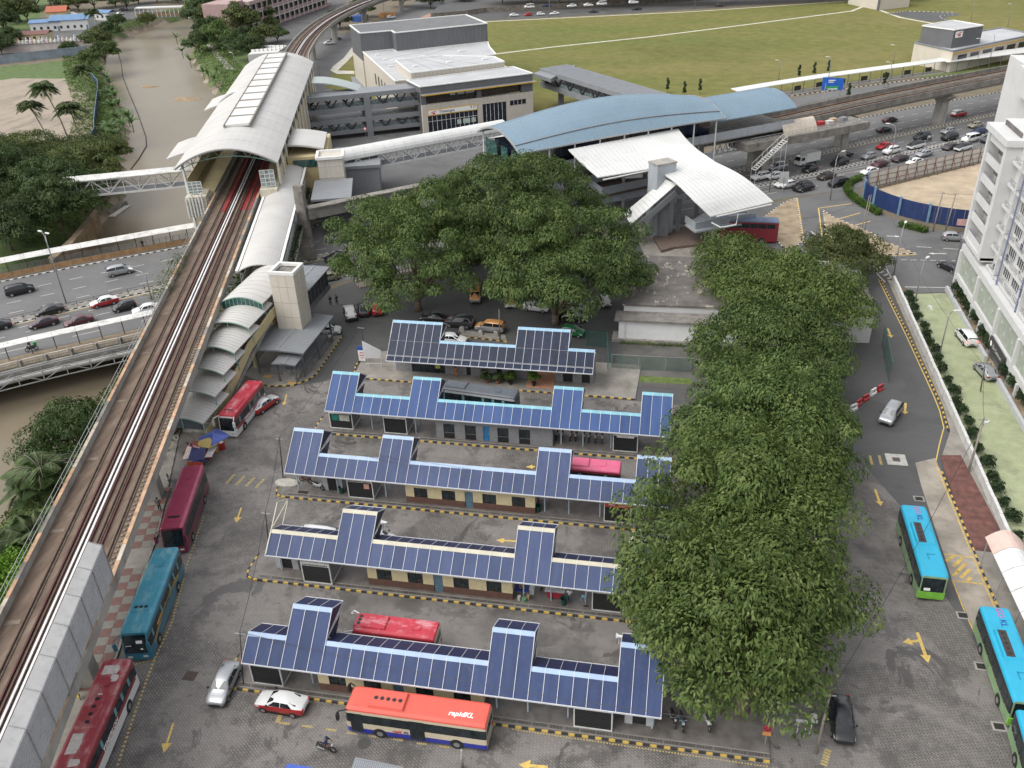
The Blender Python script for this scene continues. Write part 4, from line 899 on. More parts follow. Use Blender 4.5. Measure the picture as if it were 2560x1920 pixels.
def crown_mesh(name,rx,ry,z0,z1,nclump,per,mat,seed,csize=(1.5,2.6),ls=(.6,.22),droop=.5,inner=.25,under=.35,off=(0,0)):
 rg=np.random.default_rng(seed);cz=z0+(z1-z0)*.38
 th=rg.uniform(0,2*PI,nclump);ph=np.arccos(rg.uniform(-under,1,nclump));rad=rg.uniform(.70,1.04,nclump);rad[:int(nclump*inner)]=rg.uniform(.3,.75,int(nclump*inner))
 lob=1+.14*np.sin(3*th+seed)+.10*np.sin(5*th+2*seed)
 C=np.stack([np.sin(ph)*np.cos(th)*rx*rad*lob,np.sin(ph)*np.sin(th)*ry*rad*lob,cz+np.cos(ph)*np.where(np.cos(ph)>0,(z1-cz),(cz-z0))*rad],1)+np.array([off[0],off[1],0])
 R_=rg.uniform(csize[0],csize[1],nclump);idx=np.repeat(np.arange(nclump),per);n=len(idx)
 d=unit(rg.normal(size=(n,3)));d[:,2]=np.abs(d[:,2])*.9-.25;d=unit(d);r=R_[idx]*(1-rg.random(n)**2.2*.55)
 cen=C[idx]+d*r[:,None]*np.array([1.15,1.15,.72])
 nor=unit(d+rg.normal(size=(n,3))*.45+np.array([0,0,.5]));out=d.copy();out[:,2]-=droop;tan=unit(out+rg.normal(size=(n,3))*.55);tan=unit(tan-nor*np.sum(tan*nor,1)[:,None])
 ln=rg.uniform(.65,1.35,n)*ls[0];wd=rg.uniform(.7,1.3,n)*ls[1]
 return leaves_mesh(name,cen,nor,tan,ln,wd,mat),C
def trunk_mb(C,base_r,z0,rx,seed,nl=14,lean=(0,0)):
 q=MB();rg=random.Random(seed);fork=Vector((lean[0],lean[1],max(1.6,z0*.55)));q.tube([(0,0,-.1),(lean[0]*.4,lean[1]*.4,fork.z*.5),fork],[base_r*1.35,base_r,base_r*.85],9)
 for k in range(nl):
  c=Vector(C[int(rg.random()*len(C))]);m=fork.lerp(c,.45)+Vector((rg.uniform(-.6,.6),rg.uniform(-.6,.6),.8));q.tube([fork,m,c],[base_r*.5,base_r*.26,base_r*.07],6,cap=False)
 return q
def tree(name,loc,rx,ry,z0,z1,kind,label,group,seed,nclump=70,per=170,base_r=.45,lean=(0,0),**kw):
 r=thing(name,loc,0,label,'tree',group);me,C=crown_mesh('crown',rx,ry,z0,z1,nclump,per,LEAF[kind],seed,**kw);put('crown',me,r,False);part('trunk',trunk_mb(C,base_r,z0,rx,seed,lean=lean),BARK,r,True);return r
def palm(loc,h,lean,label,group,seed,nf=30,fl=3.4,name='coconut_palm',rz=0,droop=1.0):
 r=thing(name,loc,rz,label,'palm tree',group);rg=np.random.default_rng(seed);top=Vector((lean[0],lean[1],h))
 if h>1:q=MB();q.tube([(0,0,-.2),(lean[0]*.25,lean[1]*.25,h*.4),(lean[0]*.65,lean[1]*.65,h*.75),top],[.24,.17,.15,.13],8);part('trunk',q,PBARK,r,True)
 cen=[];nor=[];tan=[];ln=[];q=MB()
 for k in range(nf):
  a=2*PI*k/nf*1.0+rg.uniform(-.2,.2);el=rg.uniform(.0,1.1)if k%3 else rg.uniform(.7,1.35);d=np.array([math.cos(a),math.sin(a),0]);L=fl*rg.uniform(.8,1.1);P=[]
  for s in np.linspace(0,1,9):P.append(np.array(top)+d*L*s*(math.cos(el)*.9+.15)+np.array([0,0,L*(math.sin(el)*s-droop*.75*s*s)]))
  q.tube([tuple(p)for p in P],[.035]*6+[.02,.015,.01],4,cap=False)
  side=np.cross(d,[0,0,1])
  for j in range(30):
   s=.1+.9*j/30;i=min(7,int(s*8));f=s*8-i;p=P[i]*(1-f)+P[i+1]*f;ax=unit((P[i+1]-P[i])[None])[0];w=fl*.30*math.sin(PI*min(1,s*.85+.12))+.12
   for sg in(-1,1):t_=unit((side*sg*.8+ax*.55+np.array([0,0,-.38]))[None])[0];cen.append(p+t_*w*.5);tan.append(t_);nor.append(unit((np.array([0,0,1])+side*sg*.3)[None])[0]);ln.append(w)
 part('frond_ribs',q,PBARK,r);nor=np.array(nor);tan=np.array(tan);tan=unit(tan-nor*np.sum(tan*nor,1)[:,None]);put('fronds',leaves_mesh('fronds',np.array(cen),nor,tan,np.array(ln),np.full(len(ln),fl*.055),LEAF['palm'],.2),r,False);return r
def blades(name,pts_fn,n,seed,mat,ls,label,parent=None):
 rg=np.random.default_rng(seed);cen=pts_fn(rg,n);m=len(cen);nor=unit(rg.normal(size=(m,3))+np.array([0,0,.8]));tan=unit(rg.normal(size=(m,3))+np.array([0,0,.7]));tan=unit(tan-nor*np.sum(tan*nor,1)[:,None])
 o=put(name,leaves_mesh(name,cen,nor,tan,rg.uniform(.6,1.4,m)*ls[0],rg.uniform(.6,1.4,m)*ls[1],mat),parent);return o
def quadbox(q,pts,z0,z1,m=0):q.prism(pts,z0,z1,m)
def ZP(x,y,X0,Y0,sc,z):return G((X0+x/sc)/KS,(Y0+y/sc)/KS,z)
def Zm(x,y,z):p=ZP(x,y,840,20,4.254,z);return(p.x,p.y)
def Zb(x,y,z):p=ZP(x,y,1180,200,2.765,z);return(p.x,p.y,z)
def parapet(name,pts,z,root,w=.4,h=.35,mt=None):
 q=MB();n=len(pts)
 for i in range(n):q.bar((*pts[i],z+h/2),(*pts[(i+1)%n],z+h/2),w,h)
 return obj(name,q,mt or M_WPAR,root)
def panel_lines(q,a,b,z0,z1,step,off,t=.05):
 a=Vector(a);b=Vector(b);L=(b-a).length;d=(b-a)/L;n=Vector((d.y,-d.x))*off;k=step
 while k<L-.2:p=a+d*k+n;q.bar((*p,z0),(*p,z1),t);k+=step
mrt=thing('metro_station',(-67,222,0),0,'large grey and beige metro station building beside the grass field','station building')
GA=[(-109.6,290.1),(-100.8,274.7),(-92.1,279.3),(-89.6,275.2),(-64.5,292.4),(-75.8,311)]
q=MB();quadbox(q,GA,8.2,16.3);o=obj('upper_block',q,M_DKGREY,mrt);parapet('coping',GA,16.28,o,.45,.3)
q=MB();quadbox(q,[(p[0]*.998+-.2,p[1]*.999)for p in GA],0,8.18);obj('lower_block',q,M_BEIGE,mrt)
q=MB();quadbox(q,[(-88.6,276.4),(-65.3,292.2),(-75.9,309.8),(-97.5,294.5)],16.3,16.36);obj('roof_deck',q,M('dark roof sheeting',(.13,.13,.132),.6,var=.15,scale=.3),mrt)
q=MB()
for a,b in((GA[0],GA[1]),(GA[1],GA[2]),(GA[3],GA[4])):panel_lines(q,a,b,8.3,16.2,1.4,.03,.06)
obj('cladding_joints',q,M_MGREY,mrt)
MD=[(-100.6,275),(-77.2,233.2),(-50,251),(-60.5,268),(-57.5,271),(-62,283),(-64.5,292),(-89.6,275.2),(-92.1,279.3)]
q=MB();quadbox(q,MD,0,10.8);o=obj('middle_block',q,M_BEIGE,mrt);parapet('coping',MD,10.78,o,.4,.3)
q=MB();quadbox(q,[(p[0]+(-75-p[0])*.015,p[1]+(258-p[1])*.015)for p in MD],10.8,10.86);obj('roof_deck',q,M_ROOFC,mrt)
for f0,f1 in((.36,.40),(.46,.50),(.56,.59),(.66,.69)):
 a=lerp(MD[0],MD[1],f0);b=lerp(MD[0],MD[1],f1);d=Vector((-.88,-.49))*.06;q=MB();q.hexa([(a[0],a[1],4.6),(b[0],b[1],4.6),(b[0]+d.x,b[1]+d.y,4.6),(a[0]+d.x,a[1]+d.y,4.6),(a[0],a[1],7.6),(b[0],b[1],7.6),(b[0]+d.x,b[1]+d.y,7.6),(a[0]+d.x,a[1]+d.y,7.6)]);obj('window',q,M('brown louvre',(.09,.075,.06),.6),mrt)
UP=[(-81.6,248.6),(-72.2,231.9),(-50.2,247.2),(-54.5,254.3),(-70,256)]
q=MB();quadbox(q,UP,8,13.2);o=obj('roof_block',q,M_BEIGE,mrt);parapet('coping',UP,13.18,o,.35,.3)
q=MB();quadbox(q,[(p[0]+(-66-p[0])*.02,p[1]+(247-p[1])*.02)for p in UP],13.2,13.26);obj('roof_deck',q,M_ROOFC,mrt)
q=MB();panel_lines(q,UP[1],UP[2],12,13.15,1.2,.02,.05);obj('cladding_joints',q,M('beige joint',(.34,.30,.25),.7),mrt)
q=MB()
for a in(.25,.5,.75):
 p=lerp(UP[1],UP[2],a);r=lerp(UP[0],UP[4],a);q.bar((*p,13.27),(*r,13.27),.18,.03)
for a in(.3,.6):p=lerp(MD[0],MD[8],.2);q.bar((*lerp((-96,270),(-80,243),a),10.87),(*lerp((-84,276),(-66,288),a),10.87),.18,.03)
obj('roof_joint',q,M_MGREY,mrt)
for(x,y,z,l)in((-66,245.5,13.26,1.8),(-74,240,13.26,1.2),(-80,266,10.86,2),(-70,275,10.86,2.2),(-57,250,13.26,1.6),(-90,262,10.86,1.4),(-85,252,10.86,1.4),(-94.5,269,10.86,1.3)):
 q=MB();q.bar((x,y,z+.2),(x+l*.83,y+l*.55,z+.2),.7,.4);obj('roof_vent',q,M_WPAR,mrt)
F0,F1=Vector((-67.07,222.1)),Vector((-41.08,239.3));FD=(F1-F0).normalized();FNn=Vector((FD.y,-FD.x));FL=(F1-F0).length
def FP(s,o,z):p=F0+FD*s+FNn*o;return(p.x,p.y,z)
FR=[FP(0,0,0)[:2],FP(FL,0,0)[:2],FP(FL-1,-11,0)[:2],FP(-.6,-9.6,0)[:2]]
q=MB();quadbox(q,FR,10.2,11.8);o=obj('fascia',q,M_DKGREY,mrt);parapet('coping',FR,11.78,o,.35,.25)
q=MB();quadbox(q,[FP(.3,-.3,0)[:2],FP(FL-.3,-.3,0)[:2],FP(FL-1.2,-10.6,0)[:2],FP(-.3,-9.3,0)[:2]],11.8,11.86);obj('roof_deck',q,M_ROOFC,mrt)
q=MB();q.hexa([FP(0,-.6,9.7),FP(FL+.6,-.6,9.7),FP(FL+.6,1.1,9.75),FP(0,1.1,9.75),FP(0,-.6,10.2),FP(FL+.6,-.6,10.2),FP(FL+.6,1.1,9.98),FP(0,1.1,9.98)]);o=obj('eave',q,M_MGREY,mrt);q=MB();q.bar(FP(0,1.15,9.86),FP(FL+.6,1.15,9.86),.1,.26);obj('eave_trim',q,M_YTRIM,o,False)
q=MB();q.hexa([FP(.3,-1.2,7.4),FP(FL-1.2,-1.2,7.4),FP(FL-1.2,-9,7.4),FP(.3,-9,7.4),FP(.3,-1.2,10.2),FP(FL-1.2,-1.2,10.2),FP(FL-1.2,-9,10.2),FP(.3,-9,10.2)]);obj('upper_glazing',q,GLASS('brown tinted glass',(.03,.024,.02),.08),mrt)
q=MB()
for s,w in((0,1.3),(FL*.49,1.2),(FL-3.2,3.2)):q.hexa([FP(s,-.1,7.3),FP(s+w,-.1,7.3),FP(s+w,-1.3,7.3),FP(s,-1.3,7.3),FP(s,-.1,9.75),FP(s+w,-.1,9.75),FP(s+w,-1.3,9.75),FP(s,-1.3,9.75)])
obj('pilaster',q,M_DKGREY,mrt)
q=MB();n=24
for k in range(n):
 s=FL*k/n;q=MB();q.hexa([FP(s+.02,.05,5.6),FP(s+FL/n-.02,.05,5.6),FP(s+FL/n-.02,-.9,5.6),FP(s+.02,-.9,5.6),FP(s+.02,.05,7.3),FP(s+FL/n-.02,.05,7.3),FP(s+FL/n-.02,-.9,7.3),FP(s+.02,-.9,7.3)]);obj('cladding_panel',q,M_BEIGE,mrt)
for s0,s1 in((0,1.4),(15.2,16.6),(23.4,24.4),(29.2,FL)):
 q=MB();q.hexa([FP(s0,.04,0),FP(s1,.04,0),FP(s1,-.9,0),FP(s0,-.9,0),FP(s0,.04,5.59),FP(s1,.04,5.59),FP(s1,-.9,5.59),FP(s0,-.9,5.59)]);obj('wall_pier',q,M_BEIGE,mrt)
q=MB();q.hexa([FP(24.4,.02,0),FP(29.2,.02,0),FP(29.2,-.9,0),FP(24.4,-.9,0),FP(24.4,.02,4.2),FP(29.2,.02,4.2),FP(29.2,-.9,4.2),FP(24.4,-.9,4.2)]);obj('wall_pier',q,M_BEIGE,mrt)
M_NAVG=GLASS('navy curtain glass',(.012,.016,.03),.08)
for s0,s1,z0,z1,n in((1.4,15.2,.2,4.4,11),(16.6,23.4,.2,5.5,6),(24.5,29.1,4.3,5.5,4)):
 for k in range(n):
  a=s0+(s1-s0)*k/n+.05;b=s0+(s1-s0)*(k+1)/n-.05
  q=MB();q.hexa([FP(a,-.3,z0),FP(b,-.3,z0),FP(b,-.4,z0),FP(a,-.4,z0),FP(a,-.3,z1),FP(b,-.3,z1),FP(b,-.4,z1),FP(a,-.4,z1)]);obj('pane',q,M_NAVG,mrt)
  q=MB();q.bar(FP(a-.05,-.25,z0),FP(a-.05,-.25,z1),.09);obj('mullion',q,M_WPAR,mrt)
q=MB();q.bar(FP(1.4,-.24,2.9),FP(15.2,-.24,2.9),.08);obj('mullion',q,M_WPAR,mrt)
for s0,s1 in((9.4,10.5),(11,13),(13.4,14.6)):q=MB();q.bar(FP(s0,-.2,1.9),FP(s1,-.2,1.9),.05,1.2);obj('poster_panel',q,M('pale green panel',(.45,.52,.47),.4),mrt)
for s0,s1 in((8.2,9.6),(10.2,12.2),(12.6,15)):q=MB();q.bar(FP(s0,-1.15,9.1),FP(s1,-1.15,9.1),.05,.8);obj('poster_panel',q,MATS['pale green panel'],mrt)
q=MB();q.hexa([FP(1.3,.12,4.4),FP(15.2,.12,4.4),FP(15.2,-.6,4.4),FP(1.3,-.6,4.4),FP(1.3,.12,5.95),FP(15.2,.12,5.95),FP(15.2,-.6,5.95),FP(1.3,-.6,5.95)]);sg=obj('station_sign',q,M('amber sign frame',(.62,.38,.05),.5),mrt)
q=MB();q.bar(FP(1.6,.15,5.18),FP(14.9,.15,5.18),.05,1.1);obj('sign_face',q,M_TXTW,sg,False)
ZUP=(0,0,1);fx=(FD.x,FD.y,0)
lettering('Titiwangsa',1.0,M_TXTB,sg,FP(6.6,.19,5.2),fx,ZUP,False,bold=.01);lettering('9 17',.85,M_TXTB,sg,FP(13.9,.19,5.3),fx,ZUP,False,bold=.02)
def swoosh(o,ax,ay,s,parent,mt,sh=0):
 q=MB();P=lambda u,v:Vector(o)+Vector(ax)*(u*s)+Vector(ay)*(v*s)
 top=[(-1.0,-.25),(-.6,.1),(-.1,.3),(.5,.38),(1.05,.5)];bot=[(1.0,.4),(.5,.22),(0,.12),(-.5,-.08),(-1.0,-.25)]
 q.poly([P(*a)for a in top+bot[:-1]]);q.poly([P(*a)for a in((-.35,-.45),(.45,-.45),(.55,.05),(-.25,-.1))]);return obj('logo',q,mt,parent,False)
swoosh(FP(2.9,.19,5.15),fx,ZUP,.95,sg,M_TXTR)
def linkbridge(a,b,w,levels,label,nV,glassy=True):
 a=Vector(a);b=Vector(b);d=(b-a).normalized();L=(b-a).length;nn=Vector((d.y,-d.x))
 r=thing('link_bridge',(*((a+b)/2),0),0,label,'link bridge');P=lambda s,o,z:(*(a+d*s+nn*o),z)
 for(zt,zf,zm,zb)in levels:
  q=MB();q.hexa([P(0,0,zf),P(L,0,zf),P(L,-w,zf),P(0,-w,zf),P(0,0,zt),P(L,0,zt),P(L,-w,zt),P(0,-w,zt)]);rf=obj('roof',q,M_ROOFG,r)
  g=MB();m=int(L/.9)
  for k in range(m):g.bar(P(k*.9+.4,-.2,zt+.03),P(k*.9+.4,-w+.2,zt+.03),.07,.06)
  obj('seam',g,M_ROOFG,rf,False)
  q=MB();q.hexa([P(0,.03,zb),P(L,.03,zb),P(L,-w,zb),P(0,-w,zb),P(0,.03,zm),P(L,.03,zm),P(L,-w,zm),P(0,-w,zm)]);obj('deck',q,M_MGREY,r)
  for k in range(nV):
   s0=L*(k+.15)/nV;s1=L*(k+.5)/nV;s2=L*(k+.85)/nV
   for o in(-.25,-w+.25):q=MB();q.bar(P(s0,o,zf),P(s1,o,zm),.32);q.bar(P(s2,o,zf),P(s1,o,zm),.32);obj('truss_brace',q,M_DARK,r)
  q=MB();q.hexa([P(0,-.4,zm),P(L,-.4,zm),P(L,-.46,zm),P(0,-.46,zm),P(0,-.4,zm+1.0),P(L,-.4,zm+1.0),P(L,-.46,zm+1.0),P(0,-.46,zm+1.0)]);obj('balustrade_glass',q,GLASS('pale balustrade glass',(.12,.15,.15),.1),r)
 return r,P,L
lb,LP_,LL=linkbridge((-94.5,211.8),(-67.1,226.2),6.5,[(11.0,9.9,7.9,6.7),(5.0,3.9,2.2,1.2)],'two storey grey link bridge with dark V braces between the stations',7)
for s in(LL-2,LL-16):q=MB();q.hexa([LP_(s,.1,0),LP_(s+1.6,.1,0),LP_(s+1.6,-6.4,0),LP_(s,-6.4,0),LP_(s,.1,9.9),LP_(s+1.6,.1,9.9),LP_(s+1.6,-6.4,9.9),LP_(s,-6.4,9.9)]);obj('pier',q,M_MGREY,lb)
lb2,LP2,LL2=linkbridge((-41.6,254.6),(-10.5,217.3),9.0,[(10.2,9.0,6.6,5.2)],'wide grey roofed link bridge slanting over the grass field',8)
for s in(4,22,40):q=MB();q.bar(LP2(s,-4.5,0),LP2(s,-4.5,5.2),1.5);obj('pier',q,M_MGREY,lb2)
q=MB();q.prism([G2(*p,9.6)for p in((1152,158),(1176,150),(1245,140),(1190,170))],8.6,9.6);obj('roof',q,M_ROOFG,lb2)
q=MB();q.prism([G2(1155,200),G2(1280,195),G2(1300,230),G2(1160,240)],.04,.06);struct('grass_verge',q,M_FIELD)
bs=thing('interchange_station',(-13,172,0),0,'interchange station with a curved blue roof and white entrance roof over the highway','station')
BA=Vector((-34.75,162));BD=Vector((.7986,.6018));BN=Vector((-.6018,.7986))
def B(s,l,z):p=BA+BD*s+BN*l;return(p.x,p.y,z)
M_BROOF=M('blue metal roof sheet',(.185,.262,.325),.4,.15,var=.06,scale=.2,stain=.15,stain_col=(.24,.34,.40));M_BSEAM=M('pale blue roof seam',(.215,.295,.36),.45,.1,var=.06)
def crown(s):return 2.4+2.3*math.sin(PI*max(0,min(1,s/46)))
def blue_vault(s0,s1,hw,ze,rise,name='roof_strip'):
 n=int((s1-s0)/.575)
 for k in range(n):
  a=s0+(s1-s0)*k/n;b=s0+(s1-s0)*(k+1)/n;q=MB();out=[]
  for s in(a,b):
   top=[B(s,-hw+2*hw*j/14,ze(s)+rise(s)*(1-(2*j/14-1)**2))for j in range(15)];out.append(top+[(p[0],p[1],p[2]-.15)for p in reversed(top)])
  q.loft(out,True,True);o=obj(name,q,M_BROOF,bs)
  q=MB();P=[B(a,-hw+2*hw*j/14,ze(a)+.04+rise(a)*(1-(2*j/14-1)**2))for j in range(15)]
  for j in range(14):q.bar(P[j],P[j+1],.10,.07)
  obj('seam',q,M_BSEAM,o,False)
ze1=lambda s:14.9+.35*math.sin(PI*s/46)
blue_vault(0,46,9.1,ze1,crown);blue_vault(45.2,66,7.4,lambda s:14.0,lambda s:2.6)
q=MB();P=[B(46*k/14,-9.1+18.2*.11,ze1(46*k/14)+.1+crown(46*k/14)*(1-.78**2))for k in range(15)]
for j in range(14):q.bar(P[j],P[j+1],.25,.14)
obj('roof_gutter',q,M_MGREY,bs)
q=MB()
for s in(0,46):
 P=[B(s,-9.1+18.2*j/14,ze1(s)+crown(s)*(1-(2*j/14-1)**2))for j in range(15)]
 for j in range(14):q.bar(P[j],P[j+1],.22,.32)
for k in range(14):q.bar(B(46*k/14,-9.1,ze1(46*k/14)-.05),B(46*(k+1)/14,-9.1,ze1(46*(k+1)/14)-.05),.2,.25)
obj('roof_edge',q,M_STEEL,bs)
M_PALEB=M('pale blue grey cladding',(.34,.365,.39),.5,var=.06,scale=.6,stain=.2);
def Bbox(q,s0,s1,l0,l1,z0,z1):q.hexa([B(s0,l0,z0),B(s1,l0,z0),B(s1,l1,z0),B(s0,l1,z0),B(s0,l0,z1),B(s1,l0,z1),B(s1,l1,z1),B(s0,l1,z1)])
q=MB();Bbox(q,.8,66,-6.8,6.8,9.6,10.4);obj('platform_floor',q,M_CONC,bs)
for k in range(16):q=MB();Bbox(q,.8+k*4.08,.8+k*4.08+4.02,-7.0,-6.8,9.9,11.5);obj('parapet_panel',q,M_PALEB,bs)
q=MB();Bbox(q,.6,.8,-6.8,6.8,9.9,11.5);obj('parapet_panel',q,M_PALEB,bs)
q=MB();Bbox(q,2,45,-5.6,5.6,10.4,14.2);obj('platform_screen',q,M_NAVG,bs)
for(s,l,z)in((-.4,-4.5,12.3),(-.4,3.0,12.3),(-.2,-7.5,9.4)):
 q=MB();n=6;out=[[B(s+dx,l-1.6+3.2*j/n,z-.9*(j/n)**2)for j in range(n+1)]for dx in(-2.0,.8)];q.loft(out,False,False);obj('glass_awning',q,M('green awning sheet',(.06,.17,.14),.25,var=.1),bs)
for s,l in((.9,-6.0),(.9,-1.5),(.9,3),(.9,5.4)):q=MB();q.bar(B(s,l,10.4),B(s,l+1.6,10.4),.05,.05);Bbox(q,s-.4,s-.3,l-1.5,l+1.2,10.8,14.4);obj('gable_glass',q,M_GLG,bs)
for k in range(9):
 s=1+k*5.4
 for l in(-8.6,8.6):q=MB();q.tube([B(s,l,0 if k in(0,4,8)else 9.8),B(s,l,15)],.16,8);obj('roof_post',q,M_WSTEEL,bs)
q=MB();Bbox(q,1,46,-4.6,4.6,5.6,6.4);Bbox(q,1,46,-6.2,-6.0,5.8,7.4);Bbox(q,1,1.2,-6,6,5.8,7.2);obj('concourse_floor',q,M_PALEB,bs)
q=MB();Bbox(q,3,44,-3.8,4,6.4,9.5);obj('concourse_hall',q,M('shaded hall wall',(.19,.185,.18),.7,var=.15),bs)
for s in(3,14,25,36,45):
 for l in(-3.5,3.5):q=MB();q.bar(B(s,l,0),B(s,l,9.6),1.0);obj('pier',q,M_CONC,bs)
for l in(-5.6,5.6):
 q=MB();q.bar(B(46,l,8.6),B(66,l,8.6),.2);q.bar(B(46,l,6.6),B(66,l,6.6),.25)
 for k in range(14):a=46+k*20/14;q.bar(B(a,l,6.6),B(a+.71,l,8.6),.14);q.bar(B(a+.71,l,8.6),B(a+1.43,l,6.6),.14)
 obj('truss',q,M_STEEL,bs)
L_ed=[Zb(665,480,14.3),Zb(760,575,12.4),Zb(870,672,11.3)]
R_ed=[Zb(1425,335,14.3),Zb(1500,425,13.0),Zb(1575,500,12.6)]
mid5=Zb(1255,602,9.6)
L2=[Zb(1300,625,11.9),Zb(1415,715,11.7),Zb(1540,838,10.4),Zb(1650,942,8.2)]
R2=[Zb(1640,540,12.5),Zb(1835,640,11.9),Zb(1960,730,10.5),Zb(2085,838,8.2)]
def ruled(rowsA,rowsB,n,th=.18):
 for k in range(n):
  q=MB();f0,f1=k/n,(k+1)/n-.004;out=[]
  for f in(f0,f1):
   top=[lerp(a,b,f)for a,b in zip(rowsA,rowsB)];out.append(top+[(p[0],p[1],p[2]-th)for p in reversed(top)])
  q.loft(out,True,True);obj('entrance_roof_strip',q,M_ROOFW,bs)
def dens(P,n=4):return smooth_line(P,n)
midT=[lerp(L_ed[0],R_ed[0],.55),lerp(L_ed[1],R_ed[1],.545),Zb(1272,606,11.75)]
ruled(dens(L_ed),dens(midT),14);ruled(dens([*midT,L2[1],L2[2],L2[3]]),dens([R_ed[0],R_ed[1],R2[0],R2[1],R2[2],R2[3]]),14)
q=MB();c=Zb(1320,600,10);cc=Vector(c);q.bar(cc+Vector((-1.9,0,-2.5)),cc+Vector((-1.9,0,2.2)),.1)
q=MB();w=Vector((BD.x,BD.y,0))*2.0;h=Vector((BN.x,BN.y,0))*1.4;b0=Vector((*Zb(1318,572,13.4)[:2],0))
q.hexa([b0-w-h,b0+w-h,b0+w+h,b0-w+h]+[p+Vector((0,0,13.4))for p in(b0-w-h,b0+w-h,b0+w+h,b0-w+h)]);sh_=obj('lift_shaft',q,M_PALEB,bs)
q=MB();up=Vector((0,0,13.42));e=1.06;q.hexa([b0+up+(-w-h)*e,b0+up+(w-h)*e,b0+up+(w+h)*e,b0+up+(-w+h)*e]+[b0+up+Vector((0,0,.25))+k*e for k in(-w-h,w-h,w+h,-w+h)]);obj('coping',q,M_CONC,sh_,False)
for(x,y,zt,ang)in((1045,890,10.8,0),(1640,1085,7.2,0),(1810,1010,7.2,0),(1890,1060,7.3,0)):
 p=Zb(x,y,0.2);q=MB();q.tube([p,(p[0],p[1],zt)],.2,8);obj('entrance_post',q,M_WSTEEL,bs)
q=MB();q.tube([Zb(905,690,10.8),Zb(1230,625,11.4)],.14,6);obj('entrance_frame',q,M_WSTEEL,bs);q=MB();q.tube([Zb(1690,945,7.9),Zb(2070,860,7.9)],.14,6);obj('entrance_frame',q,M_WSTEEL,bs);q=MB();q.tube([Zb(1655,985,6.8),Zb(1720,1020,6.2),Zb(1825,1000,6.2),Zb(1840,930,7.9)],.13,6);obj('entrance_frame',q,M_WSTEEL,bs)
for pts,z0,z1 in(([(235,600),(570,600),(720,555)],8.4,9.9),([(560,650),(760,672),(900,770),(1230,700)],5.4,6.9),([(890,830),(1220,760)],3.4,5.2),([(1475,960),(1545,1010),(1650,985),(1960,940)],3.6,4.8),([(1230,935),(1290,870),(1480,800)],5.0,6.2)):
 P=[Zb(x,y,(z0+z1)/2)for x,y in pts]
 for a,b in zip(P,P[1:]):q=MB();q.bar(a,b,.2,z1-z0);obj('balcony_wall',q,M_PALEB,bs)
q=MB();P=[Zb(*p,6.3)[:2]for p in((560,650),(760,672),(900,770),(1230,700),(1200,640),(860,660),(700,600))];q.prism(P,5.0,5.3);obj('terrace_floor',q,M('brown floor tile',(.12,.09,.07),.6,var=.15),bs)
q=MB();P=[Zb(*p,4.2)[:2]for p in((1475,975),(1545,1025),(1960,955),(1900,900),(1600,900))];q.prism(P,3.3,3.6);obj('landing_floor',q,M_PALEB,bs)
sa,sb=Zb(1335,685,10.8),Zb(1048,920,4.6);sc_,sd_=Zb(1415,718,10.8),Zb(1095,1000,4.6)
for k in range(12):
 f0,f1=k/12,(k+1)/12-.006;q=MB();T_=[lerp(sa,sb,f0),lerp(sc_,sd_,f0),lerp(sc_,sd_,f1),lerp(sa,sb,f1)];q.hexa([(p[0],p[1],p[2]-.12)for p in T_]+T_);obj('stair_canopy_panel',q,M_ROOFW,bs)
q=MB();dz=Vector((0,0,-.9))
for k in range(9):a=Vector(lerp(sc_,sd_,k/8));q.bar(a,a+dz,.08)
q.bar(Vector(sc_)+dz,Vector(sd_)+dz,.1);q.bar(Vector(sc_)+dz*1.7,Vector(sd_)+dz*1.7,.3,1.0);obj('stair_side',q,M_MGREY,bs)
for(x,y,w)in((1320,1080,1.7),(1420,1050,.9),(1545,1010,.8),(1210,1040,.9)):
 p=Zb(x,y,.2);q=MB();q.bar((p[0],p[1],.1),(p[0],p[1],6.4),w,w);obj('concrete_column',q,M('blue grey concrete',(.20,.21,.225),.7,var=.15,scale=.6,stain=.3),bs)
q=MB();P=[Zb(*p,.3)[:2]for p in((1250,1090),(1440,1020),(1640,1010),(1660,1130),(1400,1160),(1310,1185))];q.prism(P,0,.5);struct('entrance_plaza',q,M('brown paving',(.15,.11,.09),.65,var=.15,stain=.3))
q=MB();P=[Zb(*p,.05)[:2]for p in((1100,1000),(1440,1000),(1900,980),(1960,1090),(1800,1180),(1560,1260),(1200,1230))];q.prism(P,-.02,.04);struct('entrance_apron',q,M_PAVE)
q=MB();q.poly([B(6,9,13.2),B(22,9,13.6),B(24,15,12.2),B(5,17,11.0)]);q.poly([B(5,17,10.85),B(24,15,12.05),B(22,9,13.45),B(6,9,13.05)]);obj('rear_roof',q,M_ROOFW,bs)
v2=thing('guideway_viaduct',(36,214,0),0,'concrete twin track guideway on tall piers along the highway median','viaduct')
CM=[p for p in smooth_line([(2,191),(18.4,203.5),(44.2,226.5),(86.8,261.5),(165,322)],6)]
def band2(name,l0,l1,z0,z1,mt,path=CM):
 a,b=offset(path,-l0),offset(path,-l1);q=MB();q.loft([[(*a[i],z0),(*b[i],z0),(*b[i],z1),(*a[i],z1)]for i in range(len(path))],True,True);return obj(name,q,mt,v2)
band2('girder',-2.6,2.6,7.2,8.4,M_GIRD);band2('track_slab',-4.2,4.2,8.41,8.75,M_DECK)
for l0,l1 in((-4.4,-4.15),(4.15,4.4)):band2('parapet',l0,l1,8.3,9.7,M_CONC_D)
band2('parapet',-.1,.1,8.76,9.3,M_CONC)
for l in(-2.9,-1.4,1.4,2.9):band2('rail',l-.08,l+.08,8.76,8.95,M_RAIL)
band2('cover_board',-.55,-.3,8.76,9.05,M_PIPE)
